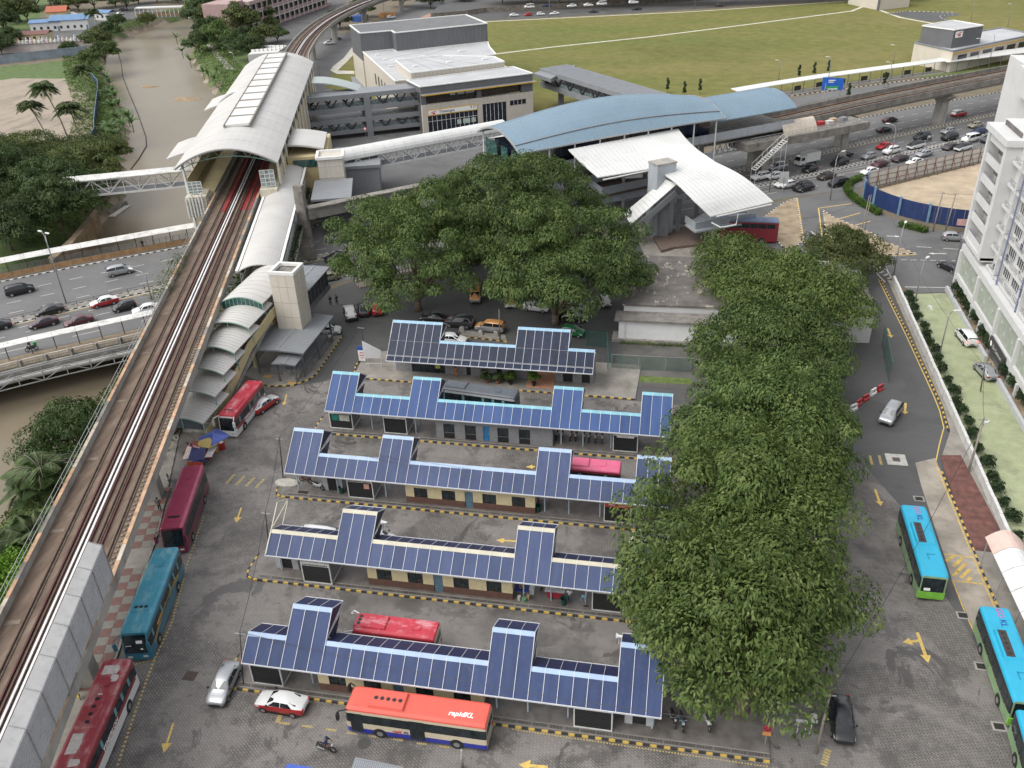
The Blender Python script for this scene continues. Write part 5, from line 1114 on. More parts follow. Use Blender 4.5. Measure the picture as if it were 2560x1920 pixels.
for(x,y)in((15.2,200.5),(35.8,217.8),(61.9,239.5),(92,265)):
 d=Vector((.78,.62));n=Vector((-.62,.78));c=Vector((x,y));q=MB()
 def rg(w,h,z):return[(*(c-d*h-n*w),z),(*(c+d*h-n*w),z),(*(c+d*h+n*w),z),(*(c-d*h+n*w),z)]
 q.loft([rg(1.0,1.3,0),rg(.95,1.25,5.6),rg(3.0,1.3,7.18)],True,True);obj('pier',q,M_GIRD,v2)
md=thing('maintenance_deck',(30,196,0),0,'concrete side deck with a beige barrel cover and stair beside the blue roofed station','platform')
MP=[(12.5,186.2),(39.5,206.5)];mdv=(Vector(MP[1])-Vector(MP[0]));ML=mdv.length;mdv.normalize();mnv=Vector((-mdv.y,mdv.x))
def MDp(s,l,z):p=Vector(MP[0])+mdv*s+mnv*l;return(p.x,p.y,z)
q=MB();q.hexa([MDp(0,0,7.0),MDp(ML,0,7.0),MDp(ML,6,7.0),MDp(0,6,7.0),MDp(0,0,8.6),MDp(ML,0,8.6),MDp(ML,6,8.6),MDp(0,6,8.6)]);obj('deck',q,M_CONC_D,md)
q=MB();out=[]
for s in(10.5,19.5):top=[MDp(s,.9+4*j/12,8.6+2.6*math.sin(PI*j/12))for j in range(13)];out.append(top+[MDp(s,1.1+3.6*j/12,8.6+2.4*math.sin(PI*j/12))for j in range(12,-1,-1)])
q.loft(out,True,True);obj('barrel_cover',q,M('beige canvas cover',(.52,.46,.38),.7,var=.08,stain=.3),md)
q=MB();[q.bar(MDp(1+k*1.2,.2,8.6),MDp(1+k*1.2,.2,9.7),.06)for k in range(28)];[q.bar(MDp(1,.2,z),MDp(ML,.2,z),.06)for z in(9.15,9.7)];obj('railing',q,M_STEEL,md)
for s,l,c in((22,3,(.35,.03,.03)),(24,2.5,(.5,.5,.48)),(26,3.5,(.42,.3,.2)),(28.5,3,(.2,.2,.22))):
 q=MB();q.hexa([MDp(s,l,8.61),MDp(s+1.5,l,8.61),MDp(s+1.5,l+1.2,8.61),MDp(s,l+1.2,8.61),MDp(s,l,9.5),MDp(s+1.5,l,9.5),MDp(s+1.5,l+1.2,9.5),MDp(s,l+1.2,9.5)]);obj('crate',q,M('crate %d'%s,c,.6),md)
q=MB();c0=MDp(5,-1.4,3)
for k in range(16):q.bar(MDp(1.5+k*.5,-.2,3.5+k*.32),MDp(1.5+k*.5,-1.6,3.5+k*.32),.4,.05)
for l in(-.2,-1.6):q.bar(MDp(1.5,l,4.6),MDp(9,l,9.6),.08);q.bar(MDp(1.5,l,3.5),MDp(9,l,8.4),.14);[q.bar(MDp(1.5+k*1.25,l,0 if k in(0,6)else 3.5+k*.8),MDp(1.5+k*1.25,l,4.6+k*.83),.07)for k in range(7)]
obj('steel_stair',q,M_WSTEEL,md)
for(s)in(8,30):q=MB();q.bar(MDp(s,3,0),MDp(s,3,7),1.6,1.3);obj('pier',q,M_GIRD,md)
me_=thing('metro_entrance',(78,312,0),0,'small metro entrance with a dark grey box carrying a red logo at the field edge','station building')
def W4(x,y,z):p=TT(x,y,3,0,z);return(p.x,p.y)
FT=[W4(1230,535,0),W4(1590,610,0)]
base=[W4(1265,370,6.2),W4(1600,445,6.2),W4(2300,300,6.2),W4(2010,245,6.2)]
q=MB();q.prism(base,0,6.0);obj('lower_block',q,M_BEIGE,me_);q=MB();q.prism(base,6.0,6.2);obj('roof_deck',q,M_ROOFC,me_);parapet('coping',base,6.2,me_,.5,.35,M_MGREY)
bx_=[W4(1335,225,11.5),W4(1610,262,11.5),W4(1862,222,11.5),W4(1600,178,11.5)]
q=MB();q.prism(bx_,6.2,11.5);o=obj('tower_box',q,M_DKGREY,me_);parapet('coping',bx_,11.45,o,.4,.3);q=MB();q.prism(bx_,11.5,11.55);obj('roof_deck',q,M_ROOFC,me_)
a=Vector((*bx_[1],0));b=Vector((*bx_[2],0));ax=(b-a).normalized();on=Vector((ax.y,-ax.x,0));c=a+ax*1.0+on*.1
q=MB();q.hexa([c+Vector((0,0,9.2)),c+ax*3.2+Vector((0,0,9.2)),c+ax*3.2-on*.1+Vector((0,0,9.2)),c-on*.1+Vector((0,0,9.2)),c+Vector((0,0,11)),c+ax*3.2+Vector((0,0,11)),c+ax*3.2-on*.1+Vector((0,0,11)),c-on*.1+Vector((0,0,11))]);sg=obj('logo_board',q,M_TXTW,me_)
swoosh(c+ax*1.6+on*.03+Vector((0,0,10.15)),ax,(0,0,1),1.35,sg,M_TXTR)
q=MB();q.bar(Vector((*base[1],5.4)),Vector((*base[2],5.4)),.3,.35);obj('eave_trim',q,M_YTRIM,me_)
e0,e1=Vector((*base[1],0)),Vector((*base[2],0));ed=(e1-e0).normalized();en=Vector((ed.y,-ed.x,0))*.08
for k in range(8):a=e0+ed*(3+k*6.4)+en;q=MB();q.bar(a+Vector((0,0,3.9)),a+ed*4.4+Vector((0,0,3.9)),.1,1.6);obj('window',q,M_NAVG,me_)
cw=thing('covered_walkway',(40,290,0),0,'long white roofed covered walkway along the edge of the field','walkway')
WP=[W4(-260,790,3.4),W4(0,745,3.4),W4(500,665,3.4),W4(1060,590,3.4),W4(1545,525,3.4)];WP2=[W4(1560,530,3.6),W4(2400,425,3.6)]
for pl in(WP,WP2):
 L=sum(polylen([(p[0],p[1],0)for p in pl]));n=int(L/4)
 for k in range(n):
  p,d=along([(p[0],p[1],0)for p in pl],L*k/n);p2,d2=along([(p[0],p[1],0)for p in pl],L*(k+1)/n-.05);nn=Vector((-d.y,d.x,0));w=3.0 if pl is WP else 5
  q=MB();q.hexa([p+Vector((0,0,3.2)),p2+Vector((0,0,3.2)),p2+nn*w+Vector((0,0,3.5)),p+nn*w+Vector((0,0,3.5)),p+Vector((0,0,3.4)),p2+Vector((0,0,3.4)),p2+nn*w+Vector((0,0,3.7)),p+nn*w+Vector((0,0,3.7))]);obj('roof_panel',q,M_ROOFW,cw)
  q=MB();q.bar(p+nn*.4,p+nn*.4+Vector((0,0,3.2)),.16);obj('post',q,M_DKGREY,cw)
  if pl is WP and k%2 and 3<k<22:q=MB();q.bar(p+nn*.5+d*.8+Vector((0,0,1.4)),p+nn*.5+d*3.2+Vector((0,0,1.4)),.1,1.3);obj('advert_panel',q,M_DARK,cw)
strip('walkway_path',[(p[0]-.4,p[1]+1.2)for p in WP],4.2,.05,M_PAVE)
wc=thing('white_cube_building',(75,440,0),0,'pale concrete ventilation building standing in the grass field','building')
pc=[TT(690,35,3,0),TT(955,90,3,0),TT(1215,60,3,0),TT(960,10,3,0)]
q=MB();q.prism([(p.x,p.y)for p in pc],0,8.5);obj('wall',q,M_BEIGE,wc);q=MB();q.bar((pc[1].x-.4,pc[1].y-.4,0),(pc[1].x-.4,pc[1].y-.4,8.4),.9);obj('corner_strip',q,M_DKGREY,wc);parapet('coping',[(p.x,p.y)for p in pc],8.5,wc)
sheet('turning_area',[W4(*p,0)for p in((1030,118),(1190,98),(1420,105),(1600,110),(1680,128),(1540,150),(1560,175),(1400,190))],.05,M_ASPH)
kerb([W4(*p,0)for p in((1060,118),(1190,97),(1420,104),(1600,110))],BW,.9);kerb([W4(*p,0)for p in((1600,130),(1480,140),(1500,160),(1560,178))],BW,.9)
sheet('service_road',[W4(*p,0)for p in((200,850),(700,770),(1300,700),(2300,570),(2400,640),(1200,760),(650,830),(240,920))],.035,M_HWY)
strip('grass_verge',[W4(*p,0)for p in((1320,665),(1800,610),(2400,530))],2.6,.045,M('rough verge grass',(.10,.14,.035),.9,var=.4,scale=1.5,bmp=.5))
kerb([W4(*p,0)for p in((200,830),(800,750),(1280,688),(1700,640),(2300,565))],BW,.85)
ap=thing('apartment_block',(47,120,0),0,'white apartment block with green screened podium and blue pipes at the right edge','apartment building')
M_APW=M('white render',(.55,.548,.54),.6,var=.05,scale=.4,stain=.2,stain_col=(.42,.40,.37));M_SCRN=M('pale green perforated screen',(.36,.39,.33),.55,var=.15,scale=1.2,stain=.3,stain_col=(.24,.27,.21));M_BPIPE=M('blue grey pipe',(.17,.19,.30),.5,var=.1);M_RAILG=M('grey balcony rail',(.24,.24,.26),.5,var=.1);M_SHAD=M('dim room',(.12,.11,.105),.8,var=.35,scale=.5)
q=MB();q.box(44.4,62,86,137.6,6.4,26.5);obj('main_block',q,M_APW,ap)
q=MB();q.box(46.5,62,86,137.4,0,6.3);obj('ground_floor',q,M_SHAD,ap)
q=MB();q.box(50,70,128,160,0,31);obj('rear_tower',q,M_APW,ap);q=MB();q.box(48.5,70,137.7,150,27.5,31.4);obj('roof_overhang',q,M_APW,ap)
q=MB();q.box(42.6,44.4,86,137.2,6.7,7.7);obj('podium_beam',q,M_APW,ap);q=MB();q.box(42.6,44.4,86,137,2.1,3.0);obj('podium_beam',q,M_APW,ap)
ys_=[137.2,127.0,116.6,107.8,98.6,89.6]
for i,y in enumerate(ys_):
 q=MB();q.box(42.45,44.3,y-.55,y+.0,0,6.69);obj('pilaster',q,M_APW,ap)
for a,b in zip(ys_[1:],ys_):
 n=5;w=(b-.6-a)/n
 for k in range(n):
  q=MB();y0=a+.02+k*w
  for j in range(6):q.box(42.95,43.05,y0+j*w/6+.03,y0+(j+1)*w/6-.03,3.05,6.65)
  o=obj('screen_panel',q,M_SCRN,ap)
  g=MB();zz=3.8+(k*37%5)*.5;g.box(42.9,42.94,y0+w*.2,y0+w*.6,zz,zz+.12);g.box(42.9,42.94,y0+w*.4,y0+w*.5,zz-.25,zz+.3);obj('leaf_motif',g,M_APW,o,False)
q=MB();q.box(42.6,44.4,128.2,137.4,8.4,9.0);obj('wing_slab',q,M_APW,ap);q=MB();q.box(42.2,44.6,127.9,137.9,25.0,25.9);obj('wing_slab',q,M_APW,ap)
for y0,y1 in((128.2,129.3),(136.6,137.4)):q=MB();q.box(42.5,44.4,y0,y1,8.6,25);obj('wing_pier',q,M_APW,ap)
for k in range(6):
 z=8.9+k*2.95;
 if z>24.4:break
 q=MB();q.box(42.75,43.0,129.3,136.6,z,z+1.15);obj('spandrel',q,M_APW,ap)
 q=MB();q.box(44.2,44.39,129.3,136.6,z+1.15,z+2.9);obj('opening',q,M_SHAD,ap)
 g=MB();[g.bar((42.9,129.3,z+1.25+i*.14),(42.9,136.6,z+1.25+i*.14),.04)for i in range(3)];obj('balcony_rail',g,M_RAILG,ap)
for k in range(6):
 z=7.9+k*3.0
 q=MB();q.box(43.5,44.4,88,127.9,z,z+.35);obj('floor_ledge',q,M_APW,ap)
 for i,yb in enumerate((125.6,121.8,118.0,114.2,110.4,106.6,102.8,99.0,95.2,91.4)):
  w=MB();w.box(44.28,44.38,yb-1.1,yb+1.1,z+.95,z+2.45);o=obj('window',w,M_WIN if(i*7+k*3)%4 else M_SHAD,ap)
  g=MB();[g.box(44.2,44.27,yb-1.15+j*.74,yb-1.08+j*.74,z+.9,z+2.5)for j in range(4)];g.box(44.2,44.26,yb-1.15,yb+1.14,z+.85,z+.94);obj('window_frame',g,M_WPAR,o,False)
  g=MB();g.bar((43.55,yb-1.5,z+.75),(43.55,yb+1.5,z+.75),.05);g.bar((43.55,yb-1.5,z+1.15),(43.55,yb+1.5,z+1.15),.05);[g.bar((43.55,yb-1.5+j*.5,z+.35),(43.55,yb-1.5+j*.5,z+1.15),.035)for j in range(7)];obj('balcony_rail',g,M_RAILG,ap)
  if(i+k)%3==0:g=MB();g.box(43.7,44.2,yb-.4,yb+.4,z+.37,z+.95);obj('air_conditioner',g,M_WPAR,ap)
  if(i*5+k*2)%7==0:g=MB();g.box(43.62,43.66,yb-.9,yb-.1,z+.7,z+1.5);obj('hung_laundry',g,M('dark laundry',(.06,.06,.11),.9,var=.5,scale=3),ap)
for y in(123.8,112.4,104.8,97.2):
 q=MB();q.box(43.3,44.4,y-.18,y+.18,7.7,26);obj('fin',q,M_APW,ap)
for y in(121.9,113.2,101):q=MB();q.tube([(43.35,y,6),(43.35,y,25)],.1,6);obj('downpipe',q,M_BPIPE,ap)
for k in range(8):q=MB();q.bar((42.8,122-(k%3)*9,9+k*2),(43.4,122-(k%3)*9,9.1+k*2),.08);obj('pipe_bracket',q,M_BPIPE,ap)
q=MB();q.box(42.3,42.5,109.4,116,1.15,2.85);sg=obj('sign_board',q,M('charcoal sign',(.035,.034,.038),.5),ap)
lettering('De Centrum',.75,M_TXTW,sg,(42.28,112.3,2.05),(0,-1,0),(0,0,1),True);q=MB();q.disc((42.28,115.1,2.1),.4,'x',14);obj('emblem',q,M_TXTW,sg,False)
q=MB();q.box(42.6,46.4,110,115.6,0,2.08);obj('entrance_recess',q,M_DKGREY,ap)
for y in(121.8,104.2):q=MB();q.bar((42.6,y,0),(42.6,y,2.1),.4);obj('column',q,M_APW,ap)
q=MB();q.box(44.0,44.3,137.3,143,0,6.2);obj('gate_wall',q,M_DKGREY,ap)
sheet('resident_lot',[(34.5,60),(34.5,134.4),(41.4,135.6),(41.8,113),(41.8,60)],.022,mat_green_lot())
sheet('planter_soil',[(41.9,60),(41.9,136.4),(46.5,136.4),(46.5,60)],.02,M_SOIL)
q=MB();q.box(41.5,41.9,113.8,136.8,0,.75);q.box(41.5,41.9,70,110,0,.75);tag(obj('planter_wall',q,M_LGREY),'low grey planter wall along the apartment podium','wall')
bw=thing('boundary_wall',(34.2,100,0),0,'low white boundary wall beside the right lane with stepped joints','wall')
for k in range(30):
 y0=139-k*2.75;q=MB();q.box(34.0+(k%2)*.03,34.36,y0-2.7,y0,0,1.15+(k*13%5)*.02);obj('wall_panel',q,M('whitewashed wall',(.56,.555,.54),.75,var=.1,scale=1,stain=.5,stain_col=(.3,.28,.25)),bw)
sheet('wall_path',[(33.45,139.5),(34,139.5),(34,60),(32.6,60),(31.2,80),(30.95,89.4),(33.2,95.3),(33.6,100.8)],.12,M_PAVE)
kerb([(32.4,140.6),(33.1,121),(33.45,101),(33.0,95.3)],BY,.55,.2,.15)
q=MB();dashes(q,[(32.1,140),(32.75,121),(33.1,101),(32.6,95.3),(30.4,89.9),(29.9,86.8)],None,off=0,w=.12,z=.03);struct('lane_line',q,M_YELS)
kerb([tuple(G2(2034,1020)),tuple(G2(2119,1230)),tuple(G2(2154,1310)),tuple(G2(2200,1420)),tuple(G2(2260,1570))],BY,.53,.2,.16)
sheet('bus_bay',[G2(*p)for p in((1977,1000),(2020,990),(2034,1022),(2119,1232),(2154,1312),(2260,1575),(2300,1700),(2240,1700),(2189,1554),(2056,1252),(1990,1050))],.034,M('bus bay concrete',(.30,.265,.22),.7,var=.28,scale=.35,stain=.65,stain_col=(.10,.09,.08)))
q=MB();dashes(q,[G2(2002,1080),G2(2113,1232),G2(2149,1314),G2(2255,1577)][1:],None,off=0,w=.14,z=.042);dashes(q,[G2(*p)for p in((2056,1252),(2085,1325),(2189,1554),(2240,1690))],None,off=0,w=.12,z=.042);dashes(q,[G2(2020,1000),G2(2113,1232)],None,off=0,w=.13,z=.042)
def Z5(x,y):return G2((2220+x/5.53)/KS,(1240+y/5.53)/KS)
for a,b in(((800,905),(900,835)),((905,975),(1030,860)),((955,1050),(1075,935)),((905,1110),(965,1045)),((1005,1135),(1130,1020)),((1085,1190),(1145,1125))):
 a=Vector(Z5(*a));b=Vector(Z5(*b));d=(b-a).normalized();n=Vector((-d.y,d.x))*.16;q.poly([(*(a-n),.046),(*(b-n),.046),(*(b+n),.046),(*(a+n),.046)])
for a,b in(((770,812),(1175,852)),((885,1178),(1320,1222))):dashes(q,[Z5(*a),Z5(*b)],None,off=0,w=.16,z=.05)
struct('bay_marking',q,M_YEL)
sheet('red_strip',[G2(*p)for p in((2030,985),(2075,985),(2160,1145),(2140,1195),(2100,1190),(2040,1020))],.125,M('red brown brick strip',(.13,.055,.045),.8,var=.4,scale=1.2,stain=.5,stain_col=(.06,.045,.04),bmp=.3));sheet('grey_strip',[G2(*p)for p in((2075,985),(2100,985),(2180,1155),(2300,1400),(2300,1600),(2255,1560),(2155,1312),(2100,1190),(2140,1195),(2160,1145))],.112,M_PAVE)
for(u,v,s)in((1936,993,1.1),):
 p=G(u,v);q=MB();q.box(p.x-s,p.x+s,p.y-s,p.y+s,.02,.036);o=struct('manhole_slab',q,M('fresh concrete patch',(.42,.41,.38),.8,var=.15,stain=.3));q=MB();q.box(p.x-.4,p.x+.4,p.y-.4,p.y+.4,.036,.045);struct('manhole_cover',q,M('iron cover',(.10,.08,.075),.6,.3),o)
for(u,v)in((1985,1078),(2080,1330),(2120,1440),(2158,1570)):
 p=G(u,v);q=MB();q.box(p.x-.55,p.x+.55,p.y-.45,p.y+.45,.03,.05);o=struct('drain_frame',q,M_CONC);q=MB();q.box(p.x-.38,p.x+.38,p.y-.3,p.y+.3,.05,.056);struct('drain_grate',q,M_DRAIN,o)
wr=thing('fabric_canopy',tuple(G(2150,1290)),0,'white and pink fabric canopy over the bus stop at the right edge','canopy')
ca_,cb_=Vector(G(2128,1160,3.2)),Vector(G(2250,1420,3.2));cdv=(cb_-ca_).normalized();cn=Vector((-cdv.y,cdv.x,0))
for k in range(6):
 f0,f1=k/6,(k+1)/6-.004;q=MB();out=[]
 for f in(f0,f1):
  p=ca_.lerp(cb_,f);out.append([p-cn*-3.2*(j/8)+Vector((0,0,1.0*math.sin(PI*j/8)))for j in range(9)]+[p-cn*-3.2*(j/8)+Vector((0,0,1.0*math.sin(PI*j/8)-.05))for j in range(8,-1,-1)])
 q.loft(out,True,True);obj('fabric_panel',q,M('faded pink fabric',(.58,.43,.37),.7,var=.08)if k==0 else M('white fabric',(.60,.60,.59),.7,var=.08,stain=.2),wr)
for f in(.05,.35,.65,.95):p=ca_.lerp(cb_,f);q=MB();q.tube([(p.x,p.y,.1),(p.x,p.y,3.2)],.06,6);obj('post',q,M_STEEL,wr);e=p+cn*3.2;q=MB();q.tube([(e.x,e.y,.1),(e.x,e.y,3.2)],.06,6);obj('post',q,M_STEEL,wr)
fb=thing('flat_roofed_shop',(5,118,0),0,'white walled single storey building with a peeling flat concrete roof between the trees','building')
M_PEEL=M('peeling flat roof',(.155,.135,.12),.9,var=.25,scale=.35,stain=.0)
m,t,b=NT('peeling roof');v=texco(t)
c=ramp(t,noise(t,v,.45,6,.65),[(.3,(.085,.075,.068)),(.7,(.175,.16,.145))]);c=mix(t,ramp(t,noise(t,texco(t,(1,.5,1)),.9,8,.75),[(.56,0.0),(.60,.9)]),c,(.40,.36,.29));link(t,c,b.inputs['Base Color']);b.inputs['Roughness'].default_value=.9;M_PEEL=m
q=MB();q.prism([(-7.4,115.8),(27.6,117),(27.4,135.2),(-6.6,134.2)],4.55,4.85);obj('roof',q,M_PEEL,fb)
q=MB();q.prism([(-7.2,116),(27.3,117.2),(27.2,135),(-6.5,134)],0,4.54);obj('wall',q,M_APW,fb)
q=MB();q.prism([(-8.3,113.0),(15,113.4),(15,116.4),(-8.3,116)],3.35,3.65);obj('lean_to_roof',q,M_CONC_D,fb)
q=MB();q.prism([(-7.7,113.5),(14.6,113.9),(14.6,115.95),(-7.7,115.7)],.5,3.34);obj('front_wall',q,M_WHITE,fb)
q=MB();q.prism([(-8.6,113.1),(15,113.5),(15,115.9),(-8.6,115.6)],0,.49);obj('plinth',q,M_CONC,fb)
q=MB();q.box(-6.9,-6.8,113.3,113.48,.5,3.3);obj('downpipe',q,M_WPAR,fb)
def mesh_fence(pts,h,label,post=M('green fence post',(.03,.16,.12),.5),step=3.0):
 r=thing('mesh_fence',(*pts[0],0),0,label,'fence');L=sum(polylen([(p[0],p[1],0)for p in pts]));n=max(1,int(L/step));pl=[(p[0],p[1],0)for p in pts]
 mm=MATS.get('green wire mesh')
 if not mm:
  mm,t,b=NT('green wire mesh');MATS['green wire mesh']=mm
  w=t.nodes.new('ShaderNodeTexBrick');link(t,texco(t,(9,9,9),(.6,.5,.78)),w.inputs['Vector']);w.inputs['Mortar Size'].default_value=.045;w.inputs['Color1'].default_value=w.inputs['Color2'].default_value=(0,0,0,1);w.inputs['Mortar'].default_value=(1,1,1,1);w.inputs['Brick Width'].default_value=.5;w.inputs['Row Height'].default_value=.5;w.offset=0
  link(t,ramp(t,w.outputs['Color'],[(0,.12),(1,1.0)]),b.inputs['Alpha']);b.inputs['Base Color'].default_value=(.03,.11,.085,1)
 for k in range(n):
  p,d=along(pl,L*k/n);p2,_=along(pl,L*(k+1)/n);q=MB();q.poly([p+Vector((0,0,.05)),p2+Vector((0,0,.05)),p2+Vector((0,0,h)),p+Vector((0,0,h))]);obj('mesh_panel',q,mm,r)
  q=MB();q.tube([p,p+Vector((0,0,h+.05))],.05,6);obj('post',q,post,r)
  q=MB();q.bar(p+Vector((0,0,h)),p2+Vector((0,0,h)),.05);obj('top_rail',q,post,r)
 return r
mesh_fence([TT(860,1525,2,1)[:2],TT(1000,1535,2,1)[:2],TT(1560,1560,2,1)[:2]],2.2,'green mesh fence with grey posts in front of the empty court',M_STEEL)
sheet('court',[(-7.6,101),(13,101),(14,112.9),(-7.6,112.6)],.03,M('stained court slab',(.10,.095,.088),.8,var=.3,scale=.3,stain=.6,stain_col=(.17,.15,.13)))
strip('grass_verge',[tuple(TT(820,1600,2,1)[:2]),tuple(TT(1560,1640,2,1)[:2])],1.6,.04,MATS['rough verge grass'])
mesh_fence([TT(640,1330,2,1)[:2],TT(820,1340,2,1)[:2],TT(830,1640,2,1)[:2]],2.4,'green mesh fence beside the dark canopied terminal office');
mesh_fence([TT(980,1330,3,1)[:2],TT(1040,1659,3,1)[:2],TT(1035,1630,3,1)[:2]][:2],3.2,'dark green gate fence under the trees beside the right lane')
hd=thing('site_hoarding',(50,196,0),0,'white panelled site hoarding with rusty steel frame beside the jammed highway','hoarding')
h0,h1=Vector((36.9,186.0,0)),Vector((67.5,209.8,0));hv=(h1-h0).normalized();hn=Vector((hv.y,-hv.x,0));HL=(h1-h0).length;M_RUST=M('rusty frame',(.17,.075,.045),.8,var=.3);M_HW=M('white sheet panel',(.52,.52,.50),.6,var=.1,scale=.8,stain=.4,stain_col=(.3,.25,.2))
n=14
for k in range(n):
 a=h0+hv*HL*k/n;b=h0+hv*(HL*(k+1)/n-.05)
 for j in range(3):q=MB();q.bar(a+Vector((0,0,.6+j*1.13)),b+Vector((0,0,.6+j*1.13)),.04,1.1);obj('sheet_panel',q,M_HW,hd)
 q=MB();q.bar(a+hn*.12,a+hn*.12+Vector((0,0,3.6)),.12);q.bar(a+hn*.12+Vector((0,0,2.4)),a+hn*1.3,.09);[q.bar(a+hn*.1+Vector((0,0,z)),b+hn*.1+Vector((0,0,z)),.07)for z in(.3,1.2,2.3,3.4)];obj('frame',q,M_RUST,hd)
bh=thing('blue_hoarding',(44,168,0),0,'dark blue curved site hoarding round the sandy plot','hoarding')
BP=smooth_line([(36.9,186),(35.6,181),(36.8,176.6),(40.5,171.2),(45,167.6),(52.2,165),(70,163)],3);M_BLUEH=M('navy sheet panel',(.016,.034,.115),.5,var=.2,scale=.8,stain=.3,stain_col=(.05,.06,.1));M_BLUEP=M('light blue post',(.16,.27,.38),.5)
for i,(a,b)in enumerate(zip(BP,BP[1:])):
 for j in range(2):
  p=lerp(a,b,j/2);r_=lerp(a,b,(j+1)/2-.01);q=MB();q.bar((*p,1.7),(*r_,1.7),.05,3.3);obj('sheet_panel',q,M_BLUEH,bh)
 if i%3==0:q=MB();q.bar((a[0],a[1]-.12,0),(a[0],a[1]-.12,3.7),.7,.3);obj('post',q,M_BLUEP,bh)
q=MB();a=TT(1625,250,3,1,2);q.bar((a.x,a.y-.6,2),(a.x+3.0,a.y-1.0,2.1),.02,1.2);obj('banner',q,M('striped pink banner',(.55,.33,.30),.7,var=.3,scale=2),bh)
q=MB();q.bar((a.x+2.6,a.y-.9,3.0),(a.x+4.6,a.y-1.2,3.1),.02,.9);o=obj('banner',q,M_TXTW,bh)
sheet('sandy_plot',[(37.2,184.5),(36.2,180),(38,175),(45.5,168.2),(52.2,165.6),(110,164),(120,250),(67,208.6)],.05,(lambda:(lambda m:m)(M('dry sandy ground',(.40,.32,.225),.95,var=.22,scale=.25,stain=.5,stain_col=(.24,.19,.13),bmp=.4)))())
for pts in(((1690,440),(1720,428),(1735,522),(1700,545),(1660,500),(1650,470)),((1778,455),(1800,470),(1850,490),(1885,505),(1905,520),(1975,548),(1870,553),(1840,540),(1790,540),(1782,500))):
 P=[G2(*p)for p in pts];q=MB();q.prism(P,-.02,.14);struct('traffic_island',q,M_SOIL);kerb(P+[P[0]],BW,.6)
isl=[G2(*p)for p in((1600,430),(1650,425),(1700,440),(1640,470),(1660,515),(1690,545),(1640,520),(1590,470))]
q=MB()
for a,b in(((1768,450),(1780,545)),((1780,545),(1785,510)),((1768,450),(1840,440)),((1795,478),(1858,460)),((1815,495),(1880,478)),((1722,428),(1737,525)),((1860,555),(1980,550))):a=G(*a);b=G(*b);q.bar((a.x,a.y,.03),(b.x,b.y,.03),.22,.006)
struct('island_marking',q,M_YELS)
q=MB()
def arrow(q,base,tip,w=.18,hw_=.5,hl=1.0,z=.03):
 a=Vector((*base[:2],0));b=Vector((*tip[:2],0));d=(b-a).normalized();n=Vector((-d.y,d.x,0));c=b-d*hl
 for P in([a-n*w,c-n*w,c+n*w,a+n*w],[c-n*hw_,b,c+n*hw_]):q.poly([(p.x,p.y,z)for p in P])
for a,b in(((1752,500),(1767,513)),((2044,548),(2005,548)),((1915,510),(1945,511)),((2013,670),(2007,658))):arrow(q,G(*a),G(*b),.14,.45,.9,.03)
for(a,b)in(((1980,533),(2012,535)),((2037,537),(2080,539))):a=G(*a);b=G(*b);q.bar((a.x,a.y,.03),(b.x,b.y,.03),.16,.006)
for k in range(9):a=G(1925+k*21,561+k*.4);b=G(1938+k*21,561+k*.4);q.bar((a.x,a.y,.03),(b.x,b.y,.03),.16,.006)
a=G(1955,620);b=G(2080,622);q.bar((a.x,a.y,.03),(b.x,b.y,.03),.2,.006)
for k in range(5):a=G(1885+k*8,578+k*6);b=G(1902+k*7,563+k*9);q.bar((*a[:2],.03),(*b[:2],.03),.35,.006)
for a,b in(((1882,578),(1912,610)),((1905,562),(1925,600)),((1882,578),(1900,562))):a=G(*a);b=G(*b);q.bar((*a[:2],.03),(*b[:2],.03),.2,.006)
struct('junction_markings',q,M_WHT)
def hedge(pts,w,h,label):
 r=thing('hedge',(*pts[0],0),0,label,'hedge');mb=MB();rng=random.Random(int(pts[0][0]*10));L=sum(polylen([(p[0],p[1],0)for p in pts]));pl=[(p[0],p[1],0)for p in pts]
 for k in range(int(L*w*190)):
  p,d=along(pl,rng.random()*L);n=Vector((-d.y,d.x,0));u=rng.uniform(-1,1);z=rng.uniform(.05,1);c=p+n*u*w/2*(1 if z<.8 else .85)+Vector((0,0,z*h));leaf(mb,c,rng,.16)
 o=obj('foliage',mb,LEAF['hedge'],r);q=MB()
 for k in range(max(2,int(L))):p,d=along(pl,(k+.5)*L/max(2,int(L)));q.tube([p,p+Vector((.05,0,h*.8))],.04,5)
 obj('stems',q,BARK,r)
def PAINT(name,col,metal=.0,rough=.28):return M('paint '+name,col,rough,metal,var=.05,scale=1.5,coat=.6)
PC={'white':PAINT('white',(.66,.66,.65)),'silver':PAINT('silver',(.40,.41,.42),.55,.32),'black':PAINT('black',(.012,.012,.014)),'grey':PAINT('dark grey',(.06,.062,.067),.4,.32),'red':PAINT('red',(.36,.018,.022)),'maroon':PAINT('maroon',(.085,.02,.026),.2),'plum':PAINT('plum',(.055,.028,.036),.3),'blue':PAINT('navy',(.015,.03,.10),.3),'beige':PAINT('beige',(.36,.32,.25),.4,.35),'green':PAINT('green',(.012,.13,.045)),'orange':PAINT('orange',(.58,.27,.09)),'brown':PAINT('bronze',(.075,.062,.055),.4,.35),'teal':PAINT('teal',(.02,.20,.30)),'cream':PAINT('cream',(.62,.55,.42))}
M_TYRE=M('tyre rubber',(.018,.018,.018),.85,var=.2,scale=6);M_RIM=M('alloy rim',(.42,.42,.43),.35,.7,var=.1);M_CGL=GLASS('car glass',(.014,.018,.021),.04);M_HEAD=M('headlamp lens',(.55,.55,.53),.12,var=.1);M_TAIL=M('tail lamp lens',(.32,.012,.012),.2,var=.1);M_TRIM=M('black trim',(.02,.02,.02),.5)
